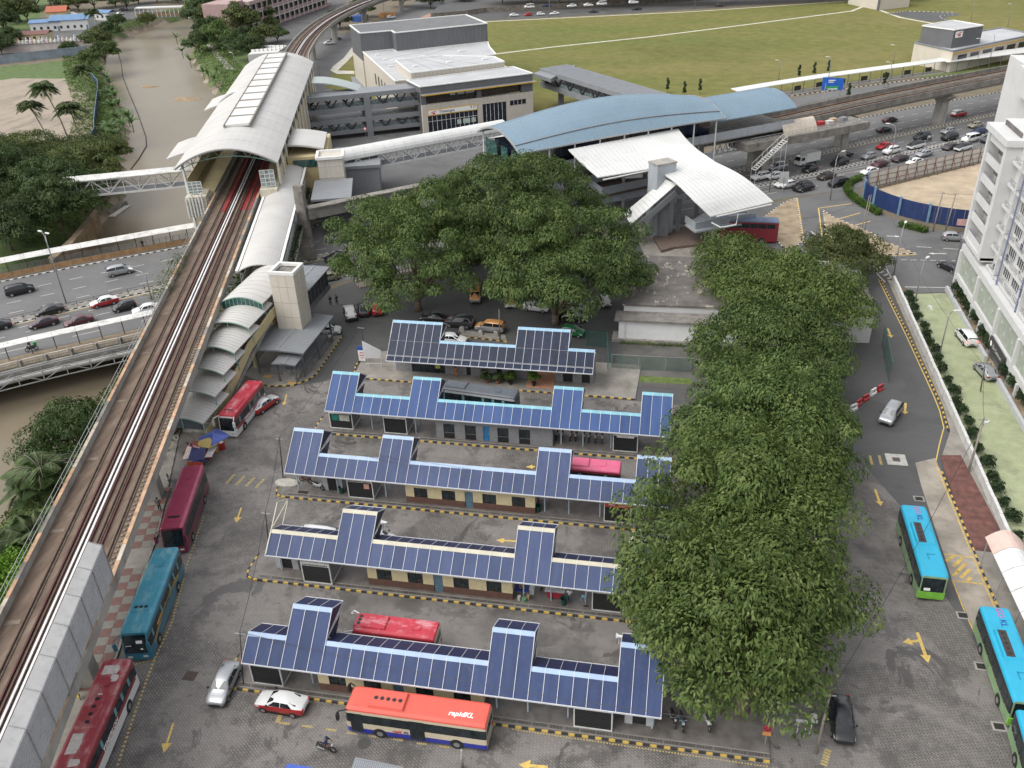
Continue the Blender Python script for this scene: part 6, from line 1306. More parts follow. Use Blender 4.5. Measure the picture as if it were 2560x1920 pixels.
M_BRAKE=bpy.data.materials.new('lit brake lamp');M_BRAKE.use_nodes=True;M_BRAKE.node_tree.nodes['Principled BSDF'].inputs['Emission Color'].default_value=(1,.05,.03,1);M_BRAKE.node_tree.nodes['Principled BSDF'].inputs['Emission Strength'].default_value=3;M_BRAKE.node_tree.nodes['Principled BSDF'].inputs['Base Color'].default_value=(.5,.02,.02,1)
CARS={'sedan':([(2.20,.66,.34,.60,None,0),(2.10,.78,.24,.70,None,0),(1.6,.85,.2,.82,None,0),(1.05,.87,.2,.92,None,0),(.35,.87,.2,.96,1.40,.60),(-.25,.87,.2,.97,1.46,.63),(-.95,.87,.2,.99,1.42,.61),(-1.6,.86,.22,1.02,None,0),(-2.05,.80,.26,1.0,None,0),(-2.18,.72,.34,.88,None,0),(-2.22,.64,.40,.62,None,0)],1.35,-1.3,.31),'hatch':([(1.85,.64,.34,.62,None,0),(1.75,.76,.24,.76,None,0),(1.35,.82,.2,.90,None,0),(.95,.83,.2,.98,None,0),(.35,.83,.2,1.02,1.46,.60),(-.4,.83,.2,1.03,1.52,.62),(-1.3,.82,.2,1.05,1.46,.60),(-1.72,.80,.24,1.06,1.12,.68),(-1.83,.74,.3,.92,None,0),(-1.86,.66,.38,.6,None,0)],1.15,-1.15,.30),'mpv':([(2.25,.70,.36,.70,None,0),(2.15,.82,.26,.84,None,0),(1.75,.87,.22,.98,None,0),(1.35,.88,.22,1.06,None,0),(.6,.88,.22,1.10,1.68,.66),(-.3,.88,.22,1.12,1.75,.68),(-1.5,.88,.22,1.13,1.72,.67),(-2.0,.87,.24,1.14,1.58,.66),(-2.2,.82,.3,1.1,1.16,.72),(-2.27,.72,.38,.75,None,0)],1.4,-1.35,.34),'suv':([(2.3,.72,.42,.80,None,0),(2.2,.84,.34,.94,None,0),(1.75,.90,.3,1.06,None,0),(1.1,.92,.3,1.14,None,0),(.4,.92,.3,1.18,1.68,.68),(-.5,.92,.3,1.19,1.76,.70),(-1.6,.92,.3,1.2,1.70,.68),(-2.1,.90,.32,1.2,1.32,.74),(-2.26,.84,.4,1.05,None,0),(-2.32,.74,.48,.75,None,0)],1.42,-1.38,.37),'van':([(2.3,.72,.4,.80,None,0),(2.2,.86,.3,.98,None,0),(1.9,.90,.26,1.12,None,0),(1.2,.91,.26,1.16,1.86,.74),(.2,.91,.26,1.18,1.96,.78),(-1.4,.91,.26,1.18,1.96,.78),(-2.15,.90,.28,1.18,1.88,.77),(-2.28,.86,.34,1.1,1.3,.8),(-2.33,.78,.42,.8,None,0)],1.5,-1.4,.34)}
def car_ring(st):
 x,w,zb,zt,zr,wr=st
 h=[(0,zb),(w*.86,zb),(w*.97,zb+.12),(w,(zb+zt)/2+.02),(w*.985,zt-.10),(w*.94,zt)]
 if zr is None:h+=[(w*.80,zt+.025),(w*.5,zt+.045),(0,zt+.055)]
 else:h+=[(wr*1.0,zr-.05),(wr*.75,zr),(0,zr+.025)]
 return[(x,-y,z)for y,z in h]+[(x,y,z)for y,z in reversed(h[1:-1])]
CMESH={}
def car_meshes(kind):
 if kind in CMESH:return CMESH[kind]
 S,xf,xr,wr_=CARS[kind];rings=[car_ring(s)for s in S];b=MB();b.loft(rings,True,True);n=len(rings[0])
 for fi,f in enumerate(b.f[:-2]):
  j=fi%n
  if j in(5,6,7,8,9,10):b.m[fi]=1
 D={'body':b.mesh('body',[PC['white'],PC['white']],True)}
 g=[i for i,s in enumerate(S)if s[4]is not None];i0,i1=g[0],g[-1];A,B_=S[i0-1],S[i0]
 def quadp(P,off,nm,key):
  q=MB();P=[Vector(p)for p in P];nn=(P[1]-P[0]).cross(P[-1]-P[0]).normalized()*off;q.poly([p+nn for p in P]);D.setdefault(key,[]).append(q.mesh(nm,M_CGL))
 quadp([(A[0]-.06,-A[1]*.74,A[3]+.07),(A[0]-.06,A[1]*.74,A[3]+.07),(B_[0]+.05,B_[5]*.90,B_[4]-.05),(B_[0]+.05,-B_[5]*.90,B_[4]-.05)],.02,'windscreen','windscreen')
 C_,E_=S[i1],S[i1+1]
 if C_[4]-C_[3]<.3:C_,E_=S[i1-1],S[i1];zlow=E_[4]+.02;wl=E_[5]
 else:zlow=E_[3]+.06;wl=E_[1]*.74
 quadp([(C_[0]-.05,-C_[5]*.88,C_[4]-.06),(C_[0]-.05,C_[5]*.88,C_[4]-.06),(E_[0]+.07,wl*.94,zlow),(E_[0]+.07,-wl*.94,zlow)],-.02 if False else .02,'rear_window','rear_window')
 mids=[S[i]for i in g if S[i][4]-S[i][3]>.3];xa,xb=mids[0][0],mids[-1][0];xm=(xa+xb)/2+.05;za=mids[0][3]+.05;zt=mids[len(mids)//2][4]-.10;wB=mids[0][1]*.955;wT=mids[len(mids)//2][5]*1.03
 for sg in(-1,1):
  for P in([(xa+.45,wB,za),(xm+.03,wB,za),(xm+.03,wT,zt),(xa-.02,wT-.01,zt-.04)],[(xm-.05,wB,za),(xb-.32,wB,za+.03),(xb+.02,wT-.01,zt-.04),(xm-.05,wT,zt)]):
   P=[Vector((p[0],sg*p[1],p[2]))for p in P];o=Vector((0,sg*.022,.012));q=MB();q.poly([p+o for p in(P if sg>0 else P[::-1])]);D.setdefault('side_window',[]).append(q.mesh('side_window',M_CGL))
 q=MB();q.tube([(0,-.1,0),(0,.1,0)],wr_,14);D['wheel']=q.mesh('wheel',M_TYRE,False);q=MB();q.tube([(0,-.105,0),(0,.105,0)],wr_*.62,10);D['rim']=q.mesh('rim',M_RIM);D['ax']=(xf,xr,S[3][1]-.07,wr_)
 x0=S[1][0];q=MB();q.hexa([(x0-.22,.45,.58),(x0+.02,.45,.56),(x0-.06,.80,.58),(x0-.38,.83,.60),(x0-.3,.45,.70),(x0-.08,.45,.69),(x0-.16,.78,.72),(x0-.46,.82,.75)])if kind!='van' else q.box(x0-.05,x0+.06,.5,.8,.72,.94)
 D['headlight']=q.mesh('headlight',M_HEAD);xe=S[-2][0];q=MB();q.box(xe-.03,xe+.22,.5,.80,S[-3][3]-.28,S[-3][3]-.06);D['taillight']=q.mesh('taillight',M_TAIL)
 q=MB();q.box(S[0][0]-.08,S[0][0]+.02,-.5,.5,.34,.50);q.box(S[-1][0]-.02,S[-1][0]+.08,-.45,.45,.36,.5);q.box(xr+.35,xf-.35,-S[3][1]+.02,S[3][1]-.02,.12,.24);D['bumper_trim']=q.mesh('bumper_trim',M_TRIM)
 q=MB();q.box(S[0][0]+.005,S[0][0]+.03,-.24,.24,.42,.52);q.box(S[-1][0]-.03,S[-1][0]-.005,-.24,.24,.58,.70);D['number_plate']=q.mesh('number_plate',M_TXTB)
 xm_=mids[0][0]+.55;q=MB();q.box(xm_-.07,xm_+.07,.88,1.03,za-.02,za+.13);D['mirror']=q.mesh('mirror',M_TRIM);CMESH[kind]=D;return D
def car(kind,col,loc,ang,label,group=None,top=None,detail=True,brake=False,name=None,cat=None):
 D=car_meshes(kind);nm=name or{'sedan':'sedan','hatch':'hatchback','mpv':'people_carrier','suv':'sport_utility_car','van':'van'}[kind]
 r=thing(nm,(loc[0],loc[1],loc[2]if len(loc)>2 else .02),ang,label,cat or 'car',group);o=put('body',D['body'],r,False)
 for i,c in((0,col),(1,top or col)):o.material_slots[i].link='OBJECT';o.material_slots[i].material=PC[c]
 for k in('windscreen','rear_window','side_window'):
  for me in D[k]:put(k,me,r,False)
 xf,xr,yw,wr=D['ax']
 for x in(xf,xr):
  for s in(-1,1):w=put('wheel',D['wheel'],r,False,(x,s*yw,wr));put('rim',D['rim'],w,False)
 put('bumper_trim',D['bumper_trim'],r,False)
 if detail:
  for s in(1,-1):
   for k in('headlight','taillight','mirror'):
    p=put(k,D[k],r,False);p.scale=(1,s,1)
    if brake and k=='taillight':p.material_slots[0].link='OBJECT';p.material_slots[0].material=M_BRAKE
  put('number_plate',D['number_plate'],r,False)
 return r
def seg_ang(a,b):a=G(*a);b=G(*b);return math.atan2(b.y-a.y,b.x-a.x)
def hdir(p,sgn):
 best=min(range(len(FINE)-1),key=lambda i:(FINE[i][0]-p.x)**2+(FINE[i][1]-p.y)**2);a,b=FINE[best],FINE[best+1];return math.atan2(b[1]-a[1],b[0]-a[0])+(0 if sgn>0 else PI)
def near(kind,col,rear,front,label,**k):a=G(*rear,.0);b=G(*front,.0);c=(a+b)/2;return car(kind,col,(c.x,c.y),math.atan2(b.y-a.y,b.x-a.x),label,**k)
near('sedan','silver',(503,1452),(470,1522),'silver sedan standing left of the nearest platform')
tx=near('sedan','red',(662,1537),(562,1519),'red taxi with white roof parked beside the red roofed city bus',top='white',cat='taxi')
near('sedan','black',(1810,1522),(1822,1607),'black sedan parked by the leaning pole at lower right')
near('mpv','silver',(1935,884),(1908,923),'silver people carrier driving down the right lane',)
near('mpv','white',(2097,752),(2073,722),'white people carrier with lit brake lights on the green lot',brake=True)
near('sedan','silver',(2141,825),(2113,794),'silver sedan parked on the green lot below the podium')
near('hatch','silver',(2036,518),(2080,520),'silver hatchback by the blue hoarding at the junction')
near('sedan','black',(2068,591),(2032,575),'black sedan turning in beside the apartment block')
near('hatch','white',(690,722),(733,720),'white hatchback under the edge of the lift canopy')
near('suv','grey',(762,700),(752,668),'grey and white utility car facing away near the lift tower',top='white')
near('sedan','grey',(789,690),(784,660),'dark sedan parked against the walkway fence beside the utility car')
near('hatch','red',(817,688),(814,662),'red hatchback half hidden under the left edge of the big trees')
near('van','silver',(1030,628),(1026,664),'silver van taxi with orange roof facing the camera under the trees',top='orange',cat='taxi')
near('van','white',(1107,640),(1102,672),'white van taxi with orange roof, second along under the trees',top='orange',cat='taxi')
near('mpv','silver',(1088,718),(1030,712),'silver taxi people carrier with orange roof parked sideways behind the office',top='orange',cat='taxi')
near('sedan','white',(955,738),(1000,742),'white sedan half hidden behind the dark canopied office')
near('suv','grey',(1016,707),(972,702),'dark grey utility car behind the office near the barrier blocks')
near('sedan','black',(960,697),(915,692),'black sedan behind the tall dark canopy section')
near('hatch','green',(1218,721),(1256,727),'green hatchback parked beside the tree trunk')
near('sedan','black',(1217,690),(1254,694),'black sedan behind the green hatchback')
near('sedan','white',(1220,668),(1254,671),'white sedan behind the black one near the tree trunk')
near('hatch','white',(1310,664),(1302,648),'white hatchback in the shade beside the trunk on the left row')
near('sedan','white',(1140,668),(1175,672),'white sedan in deep shade under the big trees')
(lambda a,b:car('van','white',((a.x+b.x)/2,(a.y+b.y)/2),math.atan2(b.y-a.y,b.x-a.x),'white van behind the cream ridged canopy'))(G(662,1144,1.8),G(730,1152,1.8))
(lambda a,b:car('hatch','white',((a.x+b.x)/2,(a.y+b.y)/2),math.atan2(b.y-a.y,b.x-a.x),'white hatchback mostly hidden behind the cream ridged tower'))(G(796,1154,1.2),G(836,1158,1.2))
near('sedan','red',(551,896),(594,866),'red taxi with white roof beside the red and white coach',top='white',cat='taxi')
near('hatch','white',(806,375),(803,352),'white hatchback below the barrel roofed footbridge',top='white')
def hwy(kind,col,u,v,sgn,label,**k):p=G(u,v);return car(kind,col,(p.x,p.y),hdir(p,sgn),label,'cars on the highway',**k)
hwy('mpv','black',45,634,1,'black people carrier in the far carriageway at the left edge');hwy('mpv','silver',261,592,1,'silver people carrier in the far carriageway beside the railway')
hwy('sedan','red',227,659,-1,'red taxi with white roof next to the median left of the railway',top='white',cat='taxi');hwy('sedan','black',109,678,-1,'black sedan hugging the median behind the left lamp post');hwy('sedan','plum',96,704,-1,'plum sedan nearer the left edge in the middle lane');hwy('sedan','maroon',172,701,-1,'maroon sedan behind the plum one in the middle lane')
hwy('hatch','black',270,669,-1,'black hatchback following the red taxi');hwy('sedan','white',318,675,-1,'white sedan emerging from under the railway viaduct');hwy('sedan','black',-6,712,-1,'black car cut by the left edge of the picture')
hwy('sedan','beige',707,606,-1,'beige sedan beside the glazed lift link');hwy('sedan','black',728,562,-1,'black sedan by the median left of the big trees');hwy('hatch','grey',742,584,-1,'grey hatchback next to the black sedan by the trees');hwy('sedan','silver',730,519,1,'silver sedan in the far carriageway left of the big trees')
def jam(kind,col,tx_,ty_,sgn,label,**k):p=TT(tx_,ty_,3,0);return car(kind,col,(p.x,p.y),hdir(p,sgn),label,'cars on the highway',**k)
for a in[('mpv','red',1645,1005,1,'red people carrier with white roof beyond the guideway pier','white'),('sedan','silver',2078,918,1,'silver sedan furthest right in the far carriageway'),('sedan','plum',1050,1055,1,'dark plum sedan in the far carriageway near the side deck'),('sedan','black',1000,1140,1,'black sedan in the far carriageway under the lamp arm'),('sedan','black',305,1215,1,'black sedan partly under the concrete side deck'),('suv','white',2030,1045,-1,'white utility car beside the apartment corner'),('sedan','beige',1790,1100,-1,'pale beige sedan next to the median rail in the jam'),('sedan','blue',1820,1155,-1,'navy blue sedan behind the kerb divider in the jam'),('hatch','silver',1550,1155,-1,'silver hatchback at the foot of the guideway pier'),('suv','grey',1325,1203,-1,'dark grey utility car left of the guideway pier'),('suv','white',1272,1283,-1,'white utility car with black roof near the divider','black'),('suv','black',1565,1208,-1,'black pickup like car in front of the white van'),('van','white',1742,1225,-1,'white van on the divider side of the jam'),('sedan','brown',1570,1290,-1,'bronze sedan beyond the divider'),('suv','white',1680,1300,-1,'white utility car with dark roof over the hoarding','black'),('sedan','silver',1345,1350,-1,'silver sedan close to the white hoarding'),('sedan','red',1000,1285,-1,'red sedan in the median lane of the jam'),('suv','white',1062,1328,-1,'white utility car behind the lamp post in the jam'),('hatch','silver',865,1372,-1,'silver hatchback left of the white utility car'),('sedan','plum',1135,1392,-1,'plum sedan beyond the kerb divider'),('sedan','white',1262,1422,-1,'white coupe right above the hoarding'),('sedan','maroon',962,1440,-1,'maroon sedan below the divider near the lamp post'),('sedan','black',655,1362,-1,'black sedan next to the white box truck'),('mpv','black',615,1428,-1,'black people carrier below the box truck queue'),('hatch','black',358,1485,-1,'black hatchback in front of the box truck'),('suv','silver',85,1470,-1,'silver utility car left of the box truck'),('hatch','white',52,1545,-1,'white hatchback by the entrance roof in the jam'),('sedan','white',135,1612,-1,'white sedan behind the small road sign'),('suv','black',292,1640,-1,'black utility car nearest the junction'),('sedan','brown',500,1545,-1,'bronze sedan above the lamp in the slip lane'),('mpv','black',602,1606,-1,'black people carrier nearest the hedge corner'),('sedan','white',872,1503,-1,'white sedan at the end of the white hoarding'),('suv','grey',1905,1228,-1,'grey utility car half hidden by the apartment block')]:
 jam(a[0],a[1],a[2],a[3],a[4],a[5],top=a[6]if len(a)>6 else None)
for(u,v,k,c,l)in((1643,388,'suv','white','white utility car emerging from beneath the entrance roof'),(1700,405,'hatch','white','white hatchback between the lamp and the entrance roof'),(1737,412,'sedan','black','black sedan under the small road sign')):hwy(k,c,u,v,-1,l)
def far_car(kind,col,u,v,ang,label,z=.02):p=G(u,v,z);return car(kind,col,(p.x,p.y,z),ang,label,'parked and passing cars far off',detail=False)
for i,(tx_,ty_,k,c,l,z)in enumerate([(20,142,'sedan','white','white car leftmost on the road behind the field',0),(140,138,'hatch','red','red car on the road behind the field',0),(250,133,'hatch','white','white car right of the red one behind the field',0),(365,128,'sedan','white','white car beside the lamp pole behind the field',0),(705,110,'sedan','grey','grey car on the road behind the field',0),(1075,88,'sedan','black','black car on the road behind the field',0),(1800,55,'sedan','brown','bronze car furthest right on the road behind the field',0),(150,72,'van','white','white van on the raised car park beyond the field',2.2),(300,62,'sedan','blue','navy car on the raised car park beyond the field',2.2),(515,62,'sedan','white','white car on the raised car park, left of two',2.2),(660,55,'sedan','white','white car on the raised car park, right of two',2.2),(775,46,'van','white','small white van on the raised car park beyond the field',2.2),(1050,34,'suv','white','white utility car at the right of the raised car park',2.2)]):
 p=TT(tx_,ty_,2,0,z);car(k,c,(p.x,p.y,z+.02),.30+(PI if i%2 else 0),l,'parked and passing cars far off',detail=False)
for(tx_,ty_,k,c,l,a)in((635,385,'sedan','white','white sedan parked under the railway curve',.5),(690,345,'sedan','black','black sedan parked under the railway curve',.5),(1170,160,'hatch','white','white hatchback by the orange hoarding beyond the metro building',.8)):
 p=TT(tx_,ty_,1,0);car(k,c,(p.x,p.y,.03),a,l,'parked and passing cars far off',detail=False)
for(tx_,ty_,k,c,l,a)in((640,132,'hatch','white','white car beside the orange roofed hut',.2),(722,145,'hatch','white','white car behind the tall palm near the hut',.2),(915,122,'sedan','white','white car left end of the riverside parking row',1.2),(962,118,'sedan','white','white car second in the riverside parking row',1.2),(1070,92,'sedan','grey','grey car passing above the riverside parking row',.2),(985,132,'hatch','silver','silver car in the riverside parking row',1.2),(1042,130,'hatch','white','white car right end of the riverside parking row',1.2),(425,195,'sedan','white','white car left of the orange roofed hut',.2),(2190,205,'sedan','white','white car beside the pink school',1.0)):
 p=TT(tx_,ty_,0,0);car(k,c,(p.x,p.y,.03),a,l,'parked and passing cars far off',detail=False)
p=TT(335,1420,3,0);tk=thing('box_truck',(p.x,p.y,.02),hdir(p,-1),'white box truck in the traffic jam','truck')
q=MB();q.hexa([(1.4,-.95,.5),(3.1,-.95,.5),(3.1,.95,.5),(1.4,.95,.5),(1.4,-.9,2.2),(2.75,-.85,2.2),(2.75,.85,2.2),(1.4,.9,2.2)]);part('cab',q,PC['white'],tk);q=MB();q.poly([(3.07,-.75,1.35),(3.07,.75,1.35),(2.80,.72,2.08),(2.80,-.72,2.08)]);q.v=[(a+.05,b,c)for a,b,c in q.v];part('windscreen',q,M_CGL,tk)
for s in(-1,1):q=MB();q.poly([(1.7,s*.945,1.35),(2.8,s*.945,1.35),(2.62,s*.9,2.05),(1.7,s*.925,2.05)]);part('side_window',q,M_CGL,tk)
q=MB();q.box(-2.9,1.35,-1.0,1.0,.8,2.75);part('cargo_box',q,M_WPAR,tk);q=MB();q.box(-2.9,1.4,-.4,.4,.5,.79);part('chassis',q,M_TRIM,tk)
for x in(2.2,-1.9):
 for s in(-1,1):w=put('wheel',CMESH['suv']['wheel'],tk,False,(x,s*.85,.38));put('rim',CMESH['suv']['rim'],w,False)
def rr(w,z0,z1,r=.28,x=0):
 P=[(-w,z0)];P+=[(-w,z)for z in(z0+.5,1.2,1.45,2.45,z1-r)]
 P+=[(-w+r*(1-math.cos(a)),z1-r+r*math.sin(a))for a in(PI/6,PI/3,PI/2)];P+=[(-p[0],p[1])for p in reversed(P)]
 return[(x,y,z)for y,z in P]
def worn_roof(name,col,worn,amount):
 if name in MATS:return MATS[name]
 m,t,b=NT(name);c=ramp(t,noise(t,texco(t),1.2,4),[(.3,tuple(k*.9 for k in col)),(.7,tuple(min(1,k*1.1)for k in col))])
 c=mix(t,ramp(t,noise(t,texco(t,(.9,1.6,1)),.8,5,.62,.3),[(.50-amount,0.0),(.72-amount,.75)]),c,worn);link(t,c,b.inputs['Base Color']);b.inputs['Roughness'].default_value=.45;MATS[name]=m;return m
def bus(loc,ang,L,W,H,mats,label,nwin=6,doors=(),ac=(-.5,3.0,.25,3),ac_mat=None,name='coach',cat='bus',front_slope=.3,mirrors=None,axles=None,win=(1.45,2.45),fans='x',frontmat=None,rear_window=True,curtains=False,hatch=True):
 """mats: skirt, side, band, cant, roof ; local x forward"""
 r=thing(name,(loc[0],loc[1],.02),ang,label,cat,'buses');w=W/2;q=MB();h=L/2
 rings=[]
 for x,k,zc in((h,.90,H-.22),(h-.12,.97,H-.06),(h-.6,1,H),(0,1,H),(-h+.5,1,H),(-h+.1,.98,H-.05),(-h,.92,H-.18)):
  rg_=rr(w*k,.32,zc);rings.append([(x-front_slope*max(0,(z-1.3)/(H-1.3))*(1 if x>h-.7 else 0),y,z)for _,y,z in rg_])
 q.loft(rings,True,True);n=len(rings[0]);mp={}
 seg=[0,1,1,2,3,4,4,4,4,4,4,4,3,2,1,1,0,0]
 for fi in range(len(q.f)-2):q.m[fi]=seg[fi%n]
 q.m[-2]=q.m[-1]=1;part('body',q,mats,r,False)
 for s in(-1,1):
  span=L-1.6-(0 if not doors else 0);ww=span/nwin
  for k in range(nwin):
   a=h-1.1-k*ww;b=a-ww+.12
   if s==1 and any(d[0]-.2<(a+b)/2<d[1]+.2 for d in doors):continue
   g=MB();yo=s*(w+.012);g.poly([(a,yo,win[0]+.05),(b,yo,win[0]+.05),(b,yo,win[1]-.05),(a,yo,win[1]-.05)]);o=part('window',g,M_BUSG,r)
   if curtains and(k%2==0 or k>3):g=MB();yo=s*(w+.016);xx=a-ww*.1;g.poly([(xx,yo,win[0]+.08),(xx-ww*.25,yo,win[0]+.08),(xx-ww*.25,yo,win[1]-.08),(xx,yo,win[1]-.08)]);put('curtain',g.mesh('curtain',M_CURT),o,False)
 g=MB();g.poly([(h+.03,-w*.80,1.15),(h+.03,w*.80,1.15),(h+.03-front_slope*.8,w*.80,H-.42),(h+.03-front_slope*.8,-w*.80,H-.42)]);part('windscreen',g,M_BUSG,r)
 if rear_window:g=MB();g.poly([(-h-.015,w*.75,1.6),(-h-.015,-w*.75,1.6),(-h-.015,-w*.75,2.35),(-h-.015,w*.75,2.35)]);part('rear_window',g,M_BUSG,r)
 for x in(axles or(h-2.2,-h+2.7)):
  for s in(-1,1):
   g=MB();g.tube([(0,-.14,0),(0,.14,0)],.48,16);wq=put('wheel',g.mesh('wheel',M_TYRE),r,False,(x,s*(w-.10),.48));g=MB();g.tube([(0,-.145,0),(0,.145,0)],.26,12);put('rim',g.mesh('rim',M_RIM),wq,False)
   g=MB();P=[(x+.56*math.cos(a),s*(w+.006),.5+.56*math.sin(a))for a in[PI*j/10 for j in range(11)]];g.poly(P+[(x-.56,s*(w+.006),.33),(x+.56,s*(w+.006),.33)]);part('wheel_arch',g,M_TRIM,r)
 for a,b in doors:
  for s in(1,):
   g=MB();g.box(a,b,w+.004,w+.02,.42,2.5);o=part('door',g,M_BUSG,r);g=MB();g.box((a+b)/2-.05,(a+b)/2+.05,w+.02,w+.03,.42,2.5);put('door_seal',g.mesh('door_seal',M_TRIM),o,False)
 for s in(-1,1):
  g=MB();g.box(h-.02,h+.03,s*w*.55-.2,s*w*.55+.2,.62,.82);part('headlight',g,M_HEAD,r);g=MB();g.box(-h-.02,-h+.04,s*w*.75-.12,s*w*.75+.12,.8,1.15);part('taillight',g,M_TAIL,r)
  if mirrors is not None:g=MB();g.tube([(h-.4,s*w*.88,H-.25),(h+.35,s*(w+.2),H-.2),(h+.55,s*(w+.22),H-.5)],.06,6);g.box(h+.42,h+.62,s*(w+.22)-.14,s*(w+.22)+.14,H-1.2,H-.5);part('mirror',g,mirrors,r)
 if ac:
  x,l,hh,nf=ac;am=ac_mat or mats[4];g=MB();yw=w*.74
  g.hexa([(x,-yw,H-.02),(x+l,-yw,H-.02),(x+l,yw,H-.02),(x,yw,H-.02),(x+.12,-yw+.1,H+hh),(x+l-.12,-yw+.1,H+hh),(x+l-.12,yw-.1,H+hh),(x+.12,yw-.1,H+hh)]);o=part('air_conditioner',g,am,r)
  for k in range(nf):
   g=MB()
   if fans=='x':c=(x+.5+k*(l-1)/max(1,nf-1),0,H+hh+.006)
   else:c=(x+l-.45,-yw*.5+k*yw/max(1,nf-1),H+hh+.006)
   g.tube([(c[0],c[1],c[2]-.05),(c[0],c[1],c[2]+.02)],.17,12);f=put('fan',g.mesh('fan',M_TRIM),o,False)
 if hatch:g=MB();g.box(-h*.62,-h*.62+.7,-.35,.35,H,H+.06);part('roof_hatch',g,mats[4],r)
 return r
M_BUSG=GLASS('coach glass',(.012,.02,.024),.05);M_CURT=M('teal curtain',(.12,.26,.27),.8,var=.2,scale=3)
bk=M_BUSG
WR=worn_roof('worn red coach roof',(.42,.03,.05),(.62,.36,.38),.0);WM=worn_roof('worn maroon coach roof',(.30,.045,.06),(.50,.30,.29),.02);WP_=M('pink bus roof',(.58,.11,.20),.45,var=.1,stain=.15);WT_=worn_roof('worn teal coach roof',(.06,.27,.37),(.25,.42,.47),.0);WC_=M('metallic maroon roof',(.38,.065,.125),.3,.3,var=.1,coat=.3);SK=M('sky blue bus roof',(.022,.33,.50),.4,var=.06,coat=.2)
RK=M('salmon red bus roof',(.62,.105,.075),.5,var=.05,stain=.1);LG=M('faded green livery',(.21,.32,.17),.5,var=.25,scale=.8);GRN=M('lime front',(.17,.42,.05),.4)
MRN=PAINT('coach maroon',(.20,.02,.03));RDB=PAINT('coach red',(.25,.015,.03));TEA=PAINT('coach teal',(.022,.14,.21));WIN=PAINT('wine',(.16,.018,.045),.2);NVB=PAINT('royal blue',(.02,.03,.30));GRP=M('charcoal bus roof',(.085,.095,.108),.45,var=.15);CRM=PAINT('bus cream',(.60,.52,.38))
b=bus((-17.85,44.5),PI,11.5,2.4,3.02,[NVB,CRM,bk,CRM,RK],'red roofed city bus with cream sides and blue skirt at the nearest platform',7,doors=((4.35,5.35),(-.75,.45)),ac=(.9,3.0,.22,5),name='city_bus',front_slope=.1,mirrors=M_TRIM,axles=(3.0,-3.3),hatch=False)
lettering('rapidKL',.62,M_TXTW,b,(-3.6,0.35,3.045),(-1,0,0),(0,-1,0),False,shear=.2,bold=.02)
q=lettering('rapid',.34,M_TXTR,b,(1.55,1.225,1.02),(-1,0,0),(0,0,1),False,shear=.2,bold=.015);lettering('KL',.34,NVB,b,(.78,1.225,1.02),(-1,0,0),(0,0,1),False,shear=.2,bold=.015)
bus((-22.2,52.4),PI,7.7,2.2,3.05,[CRM,CRM,bk,RDB,WR],'short red coach with white mirror arms behind the nearest canopy',5,ac=(.6,3.0,.16,3),mirrors=PC['white'],fans='y',curtains=True)
bus((-8.9,78.75),PI,8.6,2.2,3.0,[MRN,MRN,bk,MRN,WP_],'pink roofed bus behind the middle canopy',5,ac=(-.9,2.6,.16,0),curtains=True,name='bus')
bus((-24.0,92.85),PI-.12,10.9,2.2,3.05,[GRP,GRP,bk,M_LGREY,GRP],'charcoal roofed bus with teal curtains behind the turquoise ridged canopy',7,ac=(1.2,3.4,.18,3),fans='y',curtains=True,name='bus')
def bus_line(front,rear,W,H,mats,label,L=None,**k):
 f=Vector(front);r_=Vector(rear);d=f-r_;c=(f+r_)/2;return bus((c.x,c.y),math.atan2(d.y,d.x),d.length,W,H,mats,label,**k)
b=bus_line((-41.6,33.0),(-44.25,44.9),2.42,3.35,[PC['white'],PC['white'],bk,MRN,WM],'maroon and white long distance coach with flaking roof at lower left',nwin=7,ac=(-2.2,3.2,.16,4),fans='x',curtains=True,win=(1.75,2.7))
WPT=M('bare white roof patch',(.52,.49,.46),.6,var=.15,scale=3,stain=.3,stain_col=(.3,.08,.09))
for(xa,xb,ya,yb)in((-5.3,-4.3,-.75,.55),(-4.3,-3.5,.2,.8),(-2.4,-.2,-.22,.22),(1.4,3.3,-.75,.15),(3.7,4.4,-.1,.7),(4.6,5.3,-.6,.3)):
 q=MB();zz=3.52 if-2.3<xa<0 else 3.357;q.poly([(xa,ya,zz),(xb,ya+.06,zz),(xb-.08,yb,zz),((xa+xb)/2,yb+.09,zz),(xa+.05,yb-.05,zz)]);part('bare_patch',q,WPT,b)
q=MB();q.poly([(5.0,1.215,1.25),(-5.6,1.215,1.25),(-5.6,1.215,1.72),(5.0,1.215,1.72)]);part('side_stripe',q,MRN,b);lettering('TEMERLOH',.62,M_TXTW,b,(.2,1.222,1.48),(-1,0,0),(0,0,1),False,shear=.2,bold=.015)
b=bus_line((-44.5,47.4),(-47.45,58.6),2.4,3.35,[TEA,TEA,bk,TEA,WT_],'teal blue coach with yellow swooshes parked beside the checkered pavement',nwin=7,ac=(-.6,3.6,.18,3),fans='y',mirrors=TEA,win=(1.7,2.65),front_slope=.5,curtains=True)
for s0 in(0,.22):
 q=MB();P=[(4.6-8.5*u,1.212,.9+s0+1.0*math.sin(u*2.6)*(1-u*.4))for u in[k/14 for k in range(15)]]
 for a,c in zip(P,P[1:]):q.poly([a,c,(c[0],c[1],c[2]+.11),(a[0],a[1],a[2]+.11)])
 part('side_stripe',q,M_YTRIM,b)
q=MB();q.poly([(3.2,1.213,1.75),(1.6,1.213,1.75),(1.6,1.213,2.0),(3.2,1.213,2.0)]);part('side_plate',q,PC['orange'],b)
